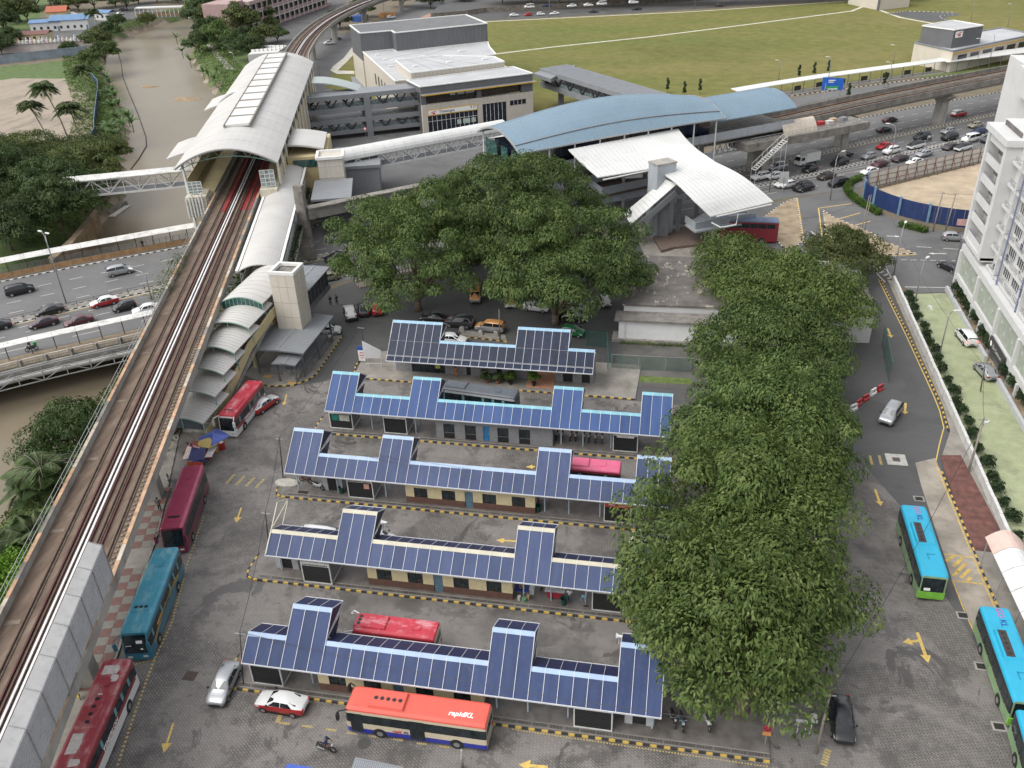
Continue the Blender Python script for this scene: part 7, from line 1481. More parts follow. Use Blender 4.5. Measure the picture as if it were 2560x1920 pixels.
for(y,z,w_,h_)in((.35,2.1,.55,.35),(-.6,1.9,.5,.12),(.5,1.5,.2,.2)):q=MB();x=5.79+.03-.5*(z-1.3)/2.05;q.poly([(x,y-w_/2,z),(x,y+w_/2,z),(x-.1,y+w_/2,z+h_),(x-.1,y-w_/2,z+h_)]);part('windscreen_notice',q,M_TXTW,b)
bus_line((-48.4,61.0),(-51.55,71.7),2.4,3.45,[WIN,WIN,bk,WIN,WC_],'wine red coach parked behind the teal coach',nwin=6,ac=(1.2,3.0,.10,5),fans='y',mirrors=WIN,front_slope=.45,win=(1.75,2.75))
b=bus_line((-52.9,81.9),(-53.0,90.7),2.25,3.25,[PC['white'],PC['white'],bk,RDB,WR],'red and white coach at the foot of the station stairs',nwin=5,ac=(.2,3.4,.14,3),fans='y',mirrors=PC['white'],front_slope=.3,curtains=True,win=(1.6,2.55))
q=MB();q.poly([(4.0,1.135,1.05),(-4.0,1.135,1.05),(-4.0,1.135,1.58),(4.0,1.135,1.58)]);part('side_stripe',q,RDB,b);lettering('TEMERLOH',.5,M_TXTW,b,(.8,1.142,1.3),(-1,0,0),(0,0,1),False,shear=.2,bold=.012)
for i,(f,r_,lab)in enumerate((((24.9,65.7),(24.9,76.1),'sky blue roofed city bus with green front alone in the right lane'),((28.95,52.2),(29.0,62.5),'sky blue roofed city bus at the bay, behind the fabric canopy end'),((28.2,41.0),(28.9,51.4),'sky blue roofed city bus cut by the lower right corner'))):
 b=bus_line(f,r_,2.45,3.1,[LG,LG,bk,bk,SK],lab,nwin=7,ac=(-2.2,3.1,.2,0),name='city_bus',front_slope=.12,hatch=False,win=(1.3,2.6));h=5.2
 q=MB();q.box(-2.1,.8,-.62,.05,3.3,3.33);o=part('fan_panel',q,M('dark fan panel',(.045,.035,.033),.6),b)
 for k in range(5):q=MB();q.tube([(-1.75+k*.55,-.28,3.33),(-1.75+k*.55,-.28,3.36)],.15,12);put('fan',q.mesh('fan',M_TRIM),o,False)
 q=MB();q.box(h-.05,h+.06,-1.15,1.15,.32,1.12);part('front_bumper',q,GRN,b)
 lettering('GO',.75,M('magenta lettering',(.45,.10,.30),.5),b,(-4.35,0.2,3.12),(1,0,0),(0,1,0),False,bold=.01);lettering('KL',.75,M('deep blue lettering',(.02,.05,.30),.5),b,(-3.15,.2,3.12),(1,0,0),(0,1,0),False,bold=.01)
 q=MB();q.box(2.2,3.0,-.2,-.12,3.11,3.14);q.box(2.2,2.28,-.2,.5,3.11,3.14);part('roof_chevron',q,M('darker blue mark',(.015,.20,.33),.5),b)
 q=MB();q.poly([(h+.07,-.2,1.3),(h+.07,-.75,1.3),(h+.05,-.75,1.6),(h+.05,-.2,1.6)][::-1]);part('route_card',q,M_TXTW,b)
dd=bus((11.9,155.0),PI,10.4,2.5,4.15,[MRN,MRN,MRN,MRN,M('blue grey roof',(.13,.17,.26),.5)],'red double decker bus half hidden by the white entrance roof',6,ac=None,name='double_decker_bus',win=(2.75,3.65));q=MB();q.box(-5.25,0,-1.28,1.28,2.7,3.65);q=MB();q.poly([(-5.22,1.1,.7),(-5.22,-1.1,.7),(-5.22,-1.1,2.4),(-5.22,1.1,2.4)]);part('rear_advert',q,M('rear advert',(.45,.46,.5),.5,var=.5,scale=4),dd)
def skin(name,joints,bones,mat,parent,sub=1):
 """continuous body grown over a skeleton"""
 me=bpy.data.meshes.new(name);me.from_pydata([j[:3]for j in joints],bones,[]);o=put(name,me,parent,False);me.materials.append(mat);md=o.modifiers.new('skin','SKIN');md.use_smooth_shade=True
 for i,j in enumerate(joints):d=me.skin_vertices[0].data[i];d.radius=(j[3],j[4]if len(j)>4 else j[3]);d.use_root=i==0
 s=o.modifiers.new('sub','SUBSURF');s.levels=sub;s.render_levels=sub;return o
SKN=M('brown skin',(.24,.13,.08),.6,var=.08);HAIR=M('black hair',(.012,.011,.011),.6);DENIM=M('blue denim',(.07,.11,.18),.85,var=.2,scale=4)
def person(loc,rz,shirt,legs,label,pose='stand',holder=None,helmet=None):
 r=thing('person',loc,rz,label,'person')if holder is None else holder
 if pose=='sit':hip=(0,0,.82);kn=[(.38,s*.16,.62)for s in(1,-1)];ft=[(.22,s*.17,.28)for s in(1,-1)];ch=(.18,0,1.28);nk=(.22,0,1.44);hd_=(.26,0,1.58);el=[(.38,s*.28,1.12)for s in(1,-1)];hn=[(.58,s*.26,1.02)for s in(1,-1)]
 else:hip=(0,0,.92);kn=[(.06,.11,.50),(-.02,-.11,.50)];ft=[(.10,.12,.06),(-.12,-.12,.06)];ch=(.01,0,1.30);nk=(.02,0,1.48);hd_=(.04,0,1.62);el=[(-.05,s*.27,1.14)for s in(1,-1)];hn=[(.12,s*.27,.92)for s in(1,-1)]
 sh_=[(ch[0],s*.19,ch[2]+.1)for s in(1,-1)]
 J=[(*hip,.13,.11),(*ch,.14,.10),(*nk,.055),(*hd_,.095,.085),(hd_[0]+.01,hd_[1],hd_[2]+.1,.07)];Bn=[(0,1),(1,2),(2,3),(3,4)]
 for s in(0,1):
  i=len(J);J+=[(*sh_[s],.06),(*el[s],.045),(*hn[s],.035),(hn[s][0]+.07,hn[s][1],hn[s][2]-.05,.03)];Bn+=[(1,i),(i,i+1),(i+1,i+2),(i+2,i+3)]
  i=len(J);J+=[(hip[0],(.09,-.09)[s],hip[2]-.08,.09),(*kn[s],.062),(*ft[s],.045),(ft[s][0]+.14,ft[s][1],ft[s][2]-.02,.04)];Bn+=[(0,i),(i,i+1),(i+1,i+2),(i+2,i+3)]
 bd=skin('body',J,Bn,SKN,r)
 tgt=r if holder is None else bd
 skin('shirt',[(*hip,.15,.125),(*ch,.165,.12),(ch[0]+.01,0,ch[2]+.12,.10)]+[(*sh_[s],.085)for s in(0,1)]+[(*lerp(sh_[s],el[s],.8),.068)for s in(0,1)],[(0,1),(1,2),(1,3),(1,4),(3,5),(4,6)],shirt,tgt)
 skin('trousers',[(hip[0],0,hip[2]+.02,.145,.12)]+[(hip[0],(.09,-.09)[s],hip[2]-.1,.105)for s in(0,1)]+[(*kn[s],.08)for s in(0,1)]+[(ft[s][0],ft[s][1],ft[s][2]+.05,.062)for s in(0,1)],[(0,1),(0,2),(1,3),(2,4),(3,5),(4,6)],legs,tgt)
 q=MB();q.loft([[(hd_[0]-.02+math.cos(a)*rr_,hd_[1]+math.sin(a)*rr_,hd_[2]+z)for a in[2*PI*k/10 for k in range(10)]]for rr_,z in((.105,.02),(.115,.08),(.10,.15),(.05,.19))],True,True);part('helmet' if helmet else 'hair',q,helmet or HAIR,tgt,True)
 return r
def bike(loc,rz,col,label,group='parked motorcycles',lean=.1,kick=True):
 r=thing('motorcycle',loc,rz,label,'motorcycle',group)
 for x in(.62,-.60):
  q=MB();n=14;rings=[[((x+(.27+.055*math.cos(b))*math.cos(a)),.055*math.sin(b),.31+(.27+.055*math.cos(b))*math.sin(a))for b in[2*PI*j/6 for j in range(6)]]for a in[2*PI*k/n for k in range(n+1)]];q.loft(rings,True,False);w=part('wheel',q,M_TYRE,r);q=MB()
  for a in range(5):q.bar((x,0,.31),(x+.25*math.cos(a*1.257),0,.31+.25*math.sin(a*1.257)),.03)
  q.tube([(x,-.06,.31),(x,.06,.31)],.06,8);put('rim',q.mesh('rim',M_RIM),w,False)
 q=MB();q.loft([[(x,-w_,z0),(x,w_,z0),(x,w_*.8,z1),(x,-w_*.8,z1)]for x,w_,z0,z1 in((-.75,.07,.62,.74),(-.45,.13,.48,.76),(.0,.12,.34,.66),(.3,.1,.4,.75),(.5,.13,.55,.98),(.62,.06,.75,.9))],True,True);part('fairing',q,col,r,True)
 q=MB();q.loft([[(x,-w_,z0),(x,w_,z0),(x,w_*.8,z1),(x,-w_*.8,z1)]for x,w_,z0,z1 in((-.72,.08,.75,.82),(-.3,.13,.74,.83),(.12,.09,.68,.76))],True,True);part('seat',q,M_BLK,r,True)
 q=MB();q.tube([(.62,0,.31),(.45,0,1.0)],.04,6);q.tube([(.40,-.33,1.03),(.46,0,1.02),(.40,.33,1.03)],.022,6);q.tube([(-.6,0,.31),(-.1,0,.36)],.045,6);part('fork',q,M_STEEL,r);q=MB();q.tube([(-.75,-.13,.38),(-.1,-.12,.26)],.05,8);part('exhaust',q,M_STEEL,r)
 q=MB();q.box(.56,.66,-.09,.09,.8,.95);part('headlight',q,M_HEAD,r);return r
def P3(p,z=.02):return(p.x,p.y,z)
SHW=M('white shirt',(.55,.56,.57),.85,var=.1,scale=4);SHN=M('navy jacket',(.015,.025,.09),.85,var=.15);TRD=M('dark trousers',(.025,.025,.03),.85,var=.2);SHG=M('grey shirt',(.13,.13,.14),.85,var=.15);ORG=M('orange dress',(.50,.22,.08),.85,var=.12);SHB=M('black jacket',(.02,.02,.022),.85)
p=TT(610,1510,1,3);b=bike(P3(p),-.12,PAINT('bike black',(.02,.02,.02)),'black motorcycle ridden across the yard by a rider in navy','ridden motorcycles');rd=person(P3(p),-.12,SHN,TRD,'rider in a navy jacket on the motorcycle in front of the city bus','sit',helmet=SHN)
p=G(70,758);b=bike(P3(p),hdir(p,-1),PAINT('bike dark green',(.02,.05,.03)),'delivery motorcycle in the left bus lane','ridden motorcycles');person(P3(p),hdir(p,-1),SHB,TRD,'delivery rider with white helmet on the left highway','sit',helmet=PC['white'])
hv_=hdir(p,-1);q=MB();q.box(-.85,-.4,-.25,.25,.85,1.35);o=part('delivery_box',q,PAINT('delivery green',(.01,.30,.09)),b)
p=G(1648,525);b=bike(P3(p),.3,PC['black'],'motorcycle beside the double decker bus','ridden motorcycles');person(P3(p),.3,SHW,TRD,'rider in white beside the double decker bus','sit',helmet=SHB)
p=TT(1390,1225,3,0);b=bike(P3(p),hdir(p,-1),PC['black'],'motorcycle threading the traffic jam near the pier','ridden motorcycles');person(P3(p),hdir(p,-1),SHW,TRD,'rider in white threading the traffic jam','sit',helmet=SHB)
for i,(tx_,c)in enumerate(((388,'teal'),(432,'black'),(508,'red'),(552,'maroon'),(620,'black'),(668,'grey'),(722,'white'),(775,'yellow'))):
 p=TT(tx_,478+i*4,2,2,.15);col=PC.get(c)or PAINT('scooter yellow',(.5,.36,.04));bike((p.x,p.y+.45,.15),-PI/2+.1*math.sin(i*2),col,'%s motorcycle, %s from the left in the row beside the grey office'%({'teal':'turquoise','grey':'dark grey'}.get(c,c),('first','second','third','fourth','fifth','sixth','seventh','last')[i]))
for(tx_,ty_,c,a,l,cc,rr2)in((435,850,'maroon',2.9,'black and red motorcycle behind the white one at the platform end',1,2),(540,905,'white',-.35,'white motorcycle parked at the left end of the middle platform',1,2),(1462,850,'blue',-.9,'blue motorcycle beside the viaduct pier',0,2),(1465,1285,'teal',-1.4,'turquoise motorcycle under the lowest branches',2,3),(1685,1285,'white',-1.3,'white motorcycle under the lowest branches',2,3),(1390,1255,'black',-1.3,'black motorcycle next to the turquoise one under the branches',2,3)):
 p=TT(tx_,ty_,cc,rr2,.15);bike((p.x,p.y,.15),a,PC[c],l)
for(tx_,ty_,cc,rr2,sh_,tr_,a,l)in((497,228,2,3,SHW,DENIM,1.6,'person in white shirt and jeans standing at the food stall'),(1385,1095,0,2,SHG,TRD,-1.2,'person in grey shirt walking past the viaduct pier'),(255,128,2,3,TRD,TRD,.5,'person in dark clothes behind the food stall table'),(1240,490,0,1,SHB,TRD,2.4,'person in black walking on the far covered footpath'),(645,1310,1,1,SHW,TRD,-1.4,'person in white beside the lift tower ramp'),(702,975,1,1,SHN,TRD,2.6,'person in navy on the footpath behind the fence'),(648,985,1,1,SHB,TRD,2.6,'person in black on the footpath behind the fence')):
 p=TT(tx_,ty_,cc,rr2,.1);person((p.x,p.y,.12),a,sh_,tr_,l)
p=G((900+805/3.3515)/KS,(780+545/3.3515)/KS,.15);person((p.x,p.y,.15),-1.5,ORG,ORG,'person in an orange dress outside the terminal office')
BIG='spreading trees over the terminal'
KW=dict(ls=(.46,.19))
tree('rain_tree',(-39.5,120,0),11.5,15.5,2.8,17.5,'rain','broad spreading tree over the car park, left half of the big canopy',BIG,11,170,330,.5,csize=(1.3,2.5),off=(-1,4),**KW)
tree('rain_tree',(-27,133,0),12,17,5.5,20.0,'rain','broad spreading tree at the back of the big canopy, over the highway edge',BIG,12,165,330,.5,csize=(1.3,2.5),off=(0,2),**KW)
tree('rain_tree',(-17.5,117.7,0),12.0,14.0,2.8,17.5,'rain','broad spreading tree behind the terminal office, right half of the big canopy',BIG,13,170,330,.55,csize=(1.3,2.5),off=(.5,3),**KW)
tree('rain_tree',(8.5,126,0),6.5,8.0,4.5,10.5,'rain2','open crowned tree over the peeling flat roof',BIG,14,60,260,.35,**KW)
tree('rain_tree',(15.8,115,0),9.2,10.5,3.8,12.0,'rain2','spreading tree between the flat roofed building and the right lane',BIG,15,110,320,.45,**KW)
tree('rain_tree',(12,102.5,0),8.6,9.5,3.4,11.5,'rain','spreading tree over the court, behind the row along the yard',BIG,16,105,320,.4,**KW)
tree('rain_tree',(11,83,0),8.4,9.5,3.6,12.5,'rain','spreading tree beside the turquoise ridged platform end',BIG,17,115,340,.45,**KW)
tree('rain_tree',(9.5,68,0),9.0,10.0,3.2,13.2,'rain2','spreading tree at the right end of the middle platform',BIG,18,130,350,.45,off=(-1.2,1),**KW)
tree('rain_tree',(7.5,50.4,0),8.8,9.2,3.2,12.6,'rain2','nearest spreading tree, hanging over the nearest platform',BIG,19,135,360,.5,off=(-1.4,4.6),**KW)
tree('round_tree',(26.5,140.5,0),5.6,7.4,.6,7.6,'olive','round bushy tree beside the junction',None,20,80,230,.25,csize=(1.1,1.8),ls=(.38,.18))
WD='trees on the left river bank'
for i,(x,y,r_,h,l)in enumerate(((-124,136,6.5,9,'nearest dark tree beside the left pavement'),(-121,147,7,10,'dark tree over the retaining wall'),(-128,158,8,11,'dark tree at the end of the footbridge'),(-131,172,8,10,'olive tree behind the footbridge end'),(-143,164,9,11,'tall dark tree left of the footbridge end'),(-149,178,9,10,'olive tree at the edge of the sandy lot'),(-138,145,8,10,'dark tree at the left edge'),(-160,180,8,9,'olive tree furthest left by the sandy lot'),(-137,184,7,8,'olive tree beside the blue site sheet'),(-152,158,9,10,'dark tree deep in the left wood'))):
 tree('broad_tree',(x,y,0),r_,r_,2.2,h,'dark' if 'dark' in l else 'olive',l,WD,30+i,85,190,.3,csize=(1.2,2.2),ls=(.5,.24))
PROT=[crown_mesh('crown',7,7,2.0,10,46,90,LEAF[k],50+i,csize=(1.4,2.4),ls=(.9,.4))for i,k in enumerate(('dark','olive','rain','dark'))]
PTR=[trunk_mb(C,.3,2.5,7,60+i).mesh('trunk',BARK)for i,(_,C)in enumerate(PROT)]
def far_tree(u,v,s,k,label,group,z=0.0,name='distant_tree',sz=None):
 p=G(u,v,z);r=thing(name,(p.x,p.y,z),(u*7+v)%6.28,label,'tree',group);r.scale=(s,s,sz or s);put('crown',PROT[k%4][0],r,False);put('trunk',PTR[k%4],r,False);return r
RB='trees on the right river bank'
for i,(u,v,s,l)in enumerate(((540,130,.9,'tree beside the low white roofed market, left'),(515,80,1.3,'large tree on the right bank above the path'),(545,60,1.3,'large tree below the pink school end'),(450,60,1.4,'large tree at the inside of the far bend'),(425,22,1.5,'large tree behind the far covered bridge end'),(525,30,1.4,'large tree at the school gate'),(475,105,1.0,'leaning tree over the riverside path'),(430,112,.75,'tree above the river bend, lowest of the right bank row'),(455,88,.9,'tree above the river bend beside the path lamp'),(480,66,1.15,'tall tree on the right bank below the school'),(440,42,1.1,'tall tree right of the far covered bridge'),(505,118,.7,'small tree beside the station roof'),(535,100,.75,'tree behind the white roofed market'),(570,98,.8,'tree in front of the pink school'),(600,90,.6,'small tree under the railway curve'),(500,45,1.2,'tall tree in front of the school end'),(468,20,1.2,'tall tree at the top beside the school'),(590,62,.5,'tiny tree at the school wall'))):
 far_tree(u,v,s,i,l,RB)
LT='trees at the upper left'
for i,(u,v,s,l)in enumerate(((12,70,1.1,'dark tree at the left edge beside the road'),(35,50,1.2,'large dark tree at upper left'),(60,45,.9,'dark tree left of the orange roofed hut'),(10,20,1.2,'dark tree in the top left corner'),(140,22,.8,'bushy tree above the car park, left'),(170,24,.9,'bushy tree above the car park, middle'),(205,20,1,'bushy tree above the car park, right'),(250,14,1,'tree left of the far bridge'),(300,8,1,'tree beyond the far bridge'),(340,5,1,'tree beyond the far bridge, middle'),(385,6,1,'tree beyond the far bridge, right'),(20,95,.7,'small tree at the left edge near the temple'),(150,118,.5,'low bush tree by the metal fence'),(215,108,.8,'tree by the temple end'),(228,135,.8,'tree above the left bank palms'),(235,85,.7,'tree beside the river bar'),(5,118,.8,'tree at the left end of the metal fence'),(80,20,1.3,'large tree above the temple road'),(110,12,1.3,'large tree at the top left of the car park'),(275,22,1.0,'tree at the left end of the covered bridge'),(255,60,.6,'low tree over the far river bank'),(320,58,.6,'low tree over the far bank, right'),(195,145,.6,'low tree above the palm row'))):
 far_tree(u,v,s,i,l,LT)
FT_='trees along the top behind the far road'
for i,u in enumerate(range(1085,2000,62)):far_tree(u,8-(u-1085)*.022,1.25+.2*math.sin(i*2.1),i,'%s tree in the row along the top behind the field'%('first second third fourth fifth sixth seventh eighth ninth tenth eleventh twelfth thirteenth fourteenth fifteenth'.split()[i]),FT_,2.2)
for i,(u,v,l)in enumerate(((930,18,'tree left of the raised car park wall'),(1000,12,'tree behind the green gates'),(870,15,'tree beside the far railway pier'),(780,38,'tree under the railway curve'),(735,62,'low tree beneath the railway curve'))):far_tree(u,v,.8,i,l,'trees near the railway curve')
SLIM='slim young trees along the covered walkway'
cs,Cs=crown_mesh('crown',.3,.3,.2,4.6,26,50,LEAF['shrub'],77,csize=(.22,.42),ls=(.26,.12));q=MB();q.tube([(0,0,0),(0,0,3.4)],.06,6);ts=q.mesh('trunk',BARK)
for i,(tx_,ty_,c,l)in enumerate(((1342,808,2,'slim tree leftmost beside the blue roof'),(1488,840,2,'slim tree second beside the blue roof'),(1622,815,2,'slim tree right of the second beside the blue roof'),(262,690,3,'slim tree above the covered walkway, left'),(392,668,3,'slim tree above the covered walkway, middle'),(515,650,3,'slim tree above the covered walkway, right'),(1000,760,3,'slim tree in the service road verge'),(690,860,3,'slim tree beside the blue road sign'))):
 p=TT(tx_,ty_,c,0);r=thing('slim_tree',(p.x,p.y,0),i,l,'tree',SLIM);put('crown',cs,r,False);put('trunk',ts,r,False)
PG='coconut palms'
for i,(u,v,h,ln,fl,l)in enumerate(((108,312,10,(-3.2,.6),4.3,'leftmost of the coconut palms by the sandy lot'),(152,310,14.5,(-4.2,1.0),4.3,'tallest leaning coconut palm by the sandy lot'),(178,312,9.5,(-1.4,.6),4.6,'broad coconut palm right of the tall leaning one'),(196,215,9.5,(-.6,0),4.2,'coconut palm above the banana plants'),(228,98,13,(-2.4,0),4.2,'tall thin palm beside the river bar'))):
 p=G(u,v);palm((p.x,p.y,0),h,ln,l,PG,80+i,34,fl,droop=1.0)
palm((-69.8,69.5,-3.5),5.5,(.3,.2),'large palm below the viaduct at the lower left',PG,90,34,5.6,droop=.95);palm((-63.4,59.5,-3.5),4.5,(0,.2),'second palm below the viaduct, nearer the bottom',PG,91,28,5.2,droop=.6);palm((-66.5,88,-3),3.2,(0,0),'small yellowish palm against the viaduct parapet',PG,92,14,2.6)
tree('bank_bush',(-72,79,-3),6.5,6.5,.5,6.5,'dark','round dark green bush beside the viaduct',None,95,70,190,.2,csize=(1.1,1.9),ls=(.42,.2));tree('bank_bush',(-62.5,54.5,-2),3.6,4,.3,5.2,'bright','bright green bush at the lower left edge',None,96,40,190,.15,csize=(.9,1.5),ls=(.34,.2))
bl=[]
for k in range(3):
 q=MB();L=2.4;n=7
 for sg in(-1,1):
  out=[]
  for j in range(n+1):s=j/n;x=L*s;z=1.1*s*(1-s*.95)*1.6;w=.34*math.sin(PI*min(1,s*.92+.06));out.append([(x,0,z),(x,sg*w,z-.12*w/.34)])
  q.loft(out,False,False)
 bl.append(q.mesh('leaf',LEAF['banana'],True))
q=MB();q.tube([(0,0,-.5),(0,0,1.8)],[.14,.1],8);stem=q.mesh('stem',M('banana stem',(.16,.17,.08),.7))
rg=random.Random(5)
def banana(x,y,z,s,label,group):
 r=thing('banana_plant',(x,y,z),rg.uniform(0,6),label,'banana plant',group);r.scale=(s,s,s);put('stem',stem,r,False)
 for k in range(8):o=put('leaf',bl[k%3],r,False,(0,0,1.5+.05*k));o.rotation_euler=(0,-rg.uniform(.05,.9),k*2.4+rg.uniform(-.3,.3));o.scale=(rg.uniform(.8,1.15),)*3
ORD='first second third fourth fifth sixth seventh eighth ninth tenth eleventh twelfth thirteenth fourteenth fifteenth sixteenth'.split()
for i,(u,v)in enumerate(((222,165),(232,180),(240,192),(246,208),(236,215),(252,222),(260,240),(245,245),(268,258),(280,268),(255,268),(270,285),(240,290),(288,280),(228,300),(250,306))):p=G(u,v,-.3);banana(p.x,p.y,-.5,1.25,'%s banana plant down the left bank, counted from the top'%ORD[i],'banana plants on the left bank')
for i,(u,v)in enumerate(((382,90),(395,120),(412,140),(440,165),(452,172),(465,180),(470,162),(398,100))):p=G(u,v,-.3);banana(p.x,p.y,-.8,1.2,'%s banana plant along the right bank'%ORD[i],'banana plants on the right bank')
def bank_pts(side,lo,hi,y0,y1,hgt):
 def fn(rg_,n):
  out=[];seg=[p for p in RIVS if y0-30<p[1]<y1+30]
  while len(out)<n:
   i=rg_.integers(0,len(seg)-1);a,b=seg[i],seg[i+1];f=rg_.random();x,y,w=(a[k]+(b[k]-a[k])*f for k in range(3));d=Vector((b[0]-a[0],b[1]-a[1])).normalized();nn=Vector((d.y,-d.x))*side;o=w+rg_.uniform(lo,hi)
   X,Y=x+nn.x*-o,y+nn.y*-o
   if not(y0<Y<y1):continue
   dd=o-w;k=max(0,min(1,(dd+.5)/6.5));k=k*k*(3-2*k);m_=mnoise.noise((X*.18,Y*.18,2));out.append((X,Y,-7+6.97*k+rg_.random()*hgt*max(.15,.55+m_)))
  return np.array(out)
 return fn
tag(blades('undergrowth',bank_pts(1,2.6,14,100,420,1.6),15000,3,LEAF['grass'],(.8,.3),''),'rank grass and scrub covering the far side river bank','undergrowth',kind='stuff')
tag(blades('undergrowth',bank_pts(-1,2.6,15,140,420,1.5),15000,4,LEAF['grass'],(.8,.3),''),'rank grass and scrub covering the left river bank','undergrowth',kind='stuff')
tag(blades('undergrowth',bank_pts(1,4,19,25,100,1.4),9000,6,LEAF['olive'],(.6,.25),''),'scrub between the viaduct and the river at lower left','undergrowth',kind='stuff')
for i,s in enumerate((60,66,71)):
 p=V(s,-4.5,9.2);tag(blades('parapet_weeds',lambda g,n:np.array(p)+g.normal(size=(n,3))*np.array([.55,1.5,.8]),500,40+i,LEAF['olive'],(.4,.1),''),'%s tuft of weeds growing on the left viaduct parapet'%('nearest','middle','furthest')[i],'weeds','weeds on the viaduct')
hedge([G2(*p)for p in((1858,388),(1838,396),(1828,410),(1836,425),(1858,442),(1900,466))],1.5,1.2,'clipped hedge curling round the corner of the sandy plot');hedge([G2(1942,488),G2(2002,503)],1.6,1.1,'short clipped hedge by the bend of the slip road')
sm,_=crown_mesh('foliage',.75,.75,.2,2.2,16,70,LEAF['shrub'],101,csize=(.4,.65),ls=(.26,.15));q=MB();q.tube([(0,0,-.1),(0,0,1.2)],.05,6);sst=q.mesh('stem',BARK)
def shrub(x,y,s,label,group,z=0,sz=1):r=thing('round_shrub',(x,y,z),x*3+y,label,'shrub',group);r.scale=(s,s,s*sz);put('foliage',sm,r,False);put('stem',sst,r,False)
for i,(x,y)in enumerate(((42.9,135.2),(43,132.4),(43,129.9),(43,127.4),(43.1,124.8),(43,120.2),(43,117.6),(43.1,115.9),(43,109.6),(43.2,107.8),(43.2,105.6),(43.2,102.5))):shrub(x,y,1.0,'%s dark shrub in the planter under the podium, counted from the junction'%ORD[i],'shrubs in the podium planter',sz=1.15)
for i in range(26):
 y=133-i*2.6;shrub(35.3+.2*math.sin(i*1.9),y+.4*math.sin(i),.72+.12*math.sin(i*3.1),('%s shrub on the green side of the boundary wall, counted from the junction'%ORD[i])if i<16 else '%s shrub on the green side of the boundary wall, counted from the lower end'%ORD[25-i],'shrubs behind the boundary wall',sz=.9)
POT=M('terracotta pot',(.30,.11,.06),.8,var=.15)
def zp(x,y):return G((900+x/3.3515)/KS,(780+y/3.3515)/KS,.15)
for i,(x,y,c,l,s)in enumerate(((1062,590,POT,'leftmost potted palm, in a terracotta pot',.8),(1157,598,POT,'potted plant with thin leaves in a terracotta pot',.7),(1262,606,M_BLK,'bushy plant in a black pot left of the salmon entrance',.95),(1458,618,M_BLK,'bushy plant in a black pot right of the salmon entrance',1.0))):
 p=zp(x,y);r=thing('potted_plant',(p.x,p.y,.15),i,l,'potted plant','potted plants outside the terminal office');q=MB();q.loft([[(rr_*math.cos(a),rr_*math.sin(a),z)for a in[2*PI*k/10 for k in range(10)]]for rr_,z in((.2,0),(.3,.5),(.33,.52),(.27,.48))],True,True);part('pot',q,c,r);me,_=crown_mesh('foliage',.6*s,.6*s,.55,1.9*s+.3,12,70,LEAF['palm' if i<2 else 'hedge'],120+i,csize=(.3,.5),ls=(.32,.12));put('foliage',me,r,False);q=MB();q.tube([(0,0,.4),(0,0,1.3)],.05,6);part('stem',q,BARK,r)
tag(blades('roadside_weeds',lambda g,n:np.stack([g.uniform(-7.5,2,n),g.normal(112.9,.3,n),np.abs(g.normal(0,.22,n))],1),700,71,LEAF['grass'],(.35,.1),''),'weeds along the foot of the white wall','weeds',kind='stuff')
q=MB();q.bar(V(66,11.9,6.3),V(112,11.9,6.3),.7,.4);
tag(blades('gallery_planting',lambda g,n:np.array([V(s,11.9+l,6.2+abs(z))for s,l,z in zip(g.uniform(66,112,n),g.normal(0,.25,n),g.normal(0,.3,n))]),2200,72,LEAF['shrub'],(.35,.14),''),'trailing planting in the trough along the gallery','plants',kind='stuff')
q=MB();SEDn=offset(SED,-4.5);FARn=offset(FAR,4.8);ia=[i for i,p in enumerate(FAR)if-128<p[0]<-66]
q.loft([[(*FARn[i],-1.3),(*SEDn[i],-1.3),(*SEDn[i],-.035),(*FARn[i],-.035)]for i in ia],True,True);tag(obj('highway_bridge',q,M_GIRD),'concrete highway bridge deck crossing the river','bridge')
def fence_line(name,line,h,label,step=2.0,mt=None,rails=(1.0,.55),panel=None):
 r=thing(name,(*line[0],0),0,label,'railing');pl=[(p[0],p[1],0)for p in line];L=sum(polylen(pl));n=min(140,int(L/step))
 for k in range(n):
  p,d=along(pl,L*k/n);p2,_=along(pl,L*(k+1)/n);q=MB();q.bar(p,p+Vector((0,0,h)),.07);obj('post',q,mt or M_STEEL,r);q=MB();[q.bar(p+Vector((0,0,h*f)),p2+Vector((0,0,h*f)),.05)for f in rails];obj('rail',q,mt or M_STEEL,r)
  if panel:q=MB();q.bar(p+Vector((0,0,h*.5)),p2.lerp(p,.02)+Vector((0,0,h*.5)),.06,h*.8);obj('panel',q,panel,r)
 return r
M_RAILB=M('brown railing',(.10,.075,.055),.7,var=.2)
fence_line('median_railing',offset(clip(FINE,-112,-74),.0),.95,'brown median railing left of the railway',2.6,M_RAILB);fence_line('median_railing',clip(FINE,-60,-48),.95,'brown median railing between gallery and trees',2.6,M_RAILB);fence_line('median_railing',clip(FINE,8,98),.95,'grey median railing beside the traffic jam',2.6,M_RAILB)
fence_line('footpath_barrier',offset(clip(FARF,-122,-76),1.3),1.1,'tan panelled barrier along the far footpath',3.2,M_RAILB,panel=M('tan barrier panel',(.34,.20,.09),.75,var=.2,scale=1,stain=.4))
strip('footpath',offset(clip(FARF,-122,-72),2.7),3.4,.1,M_PAVE)
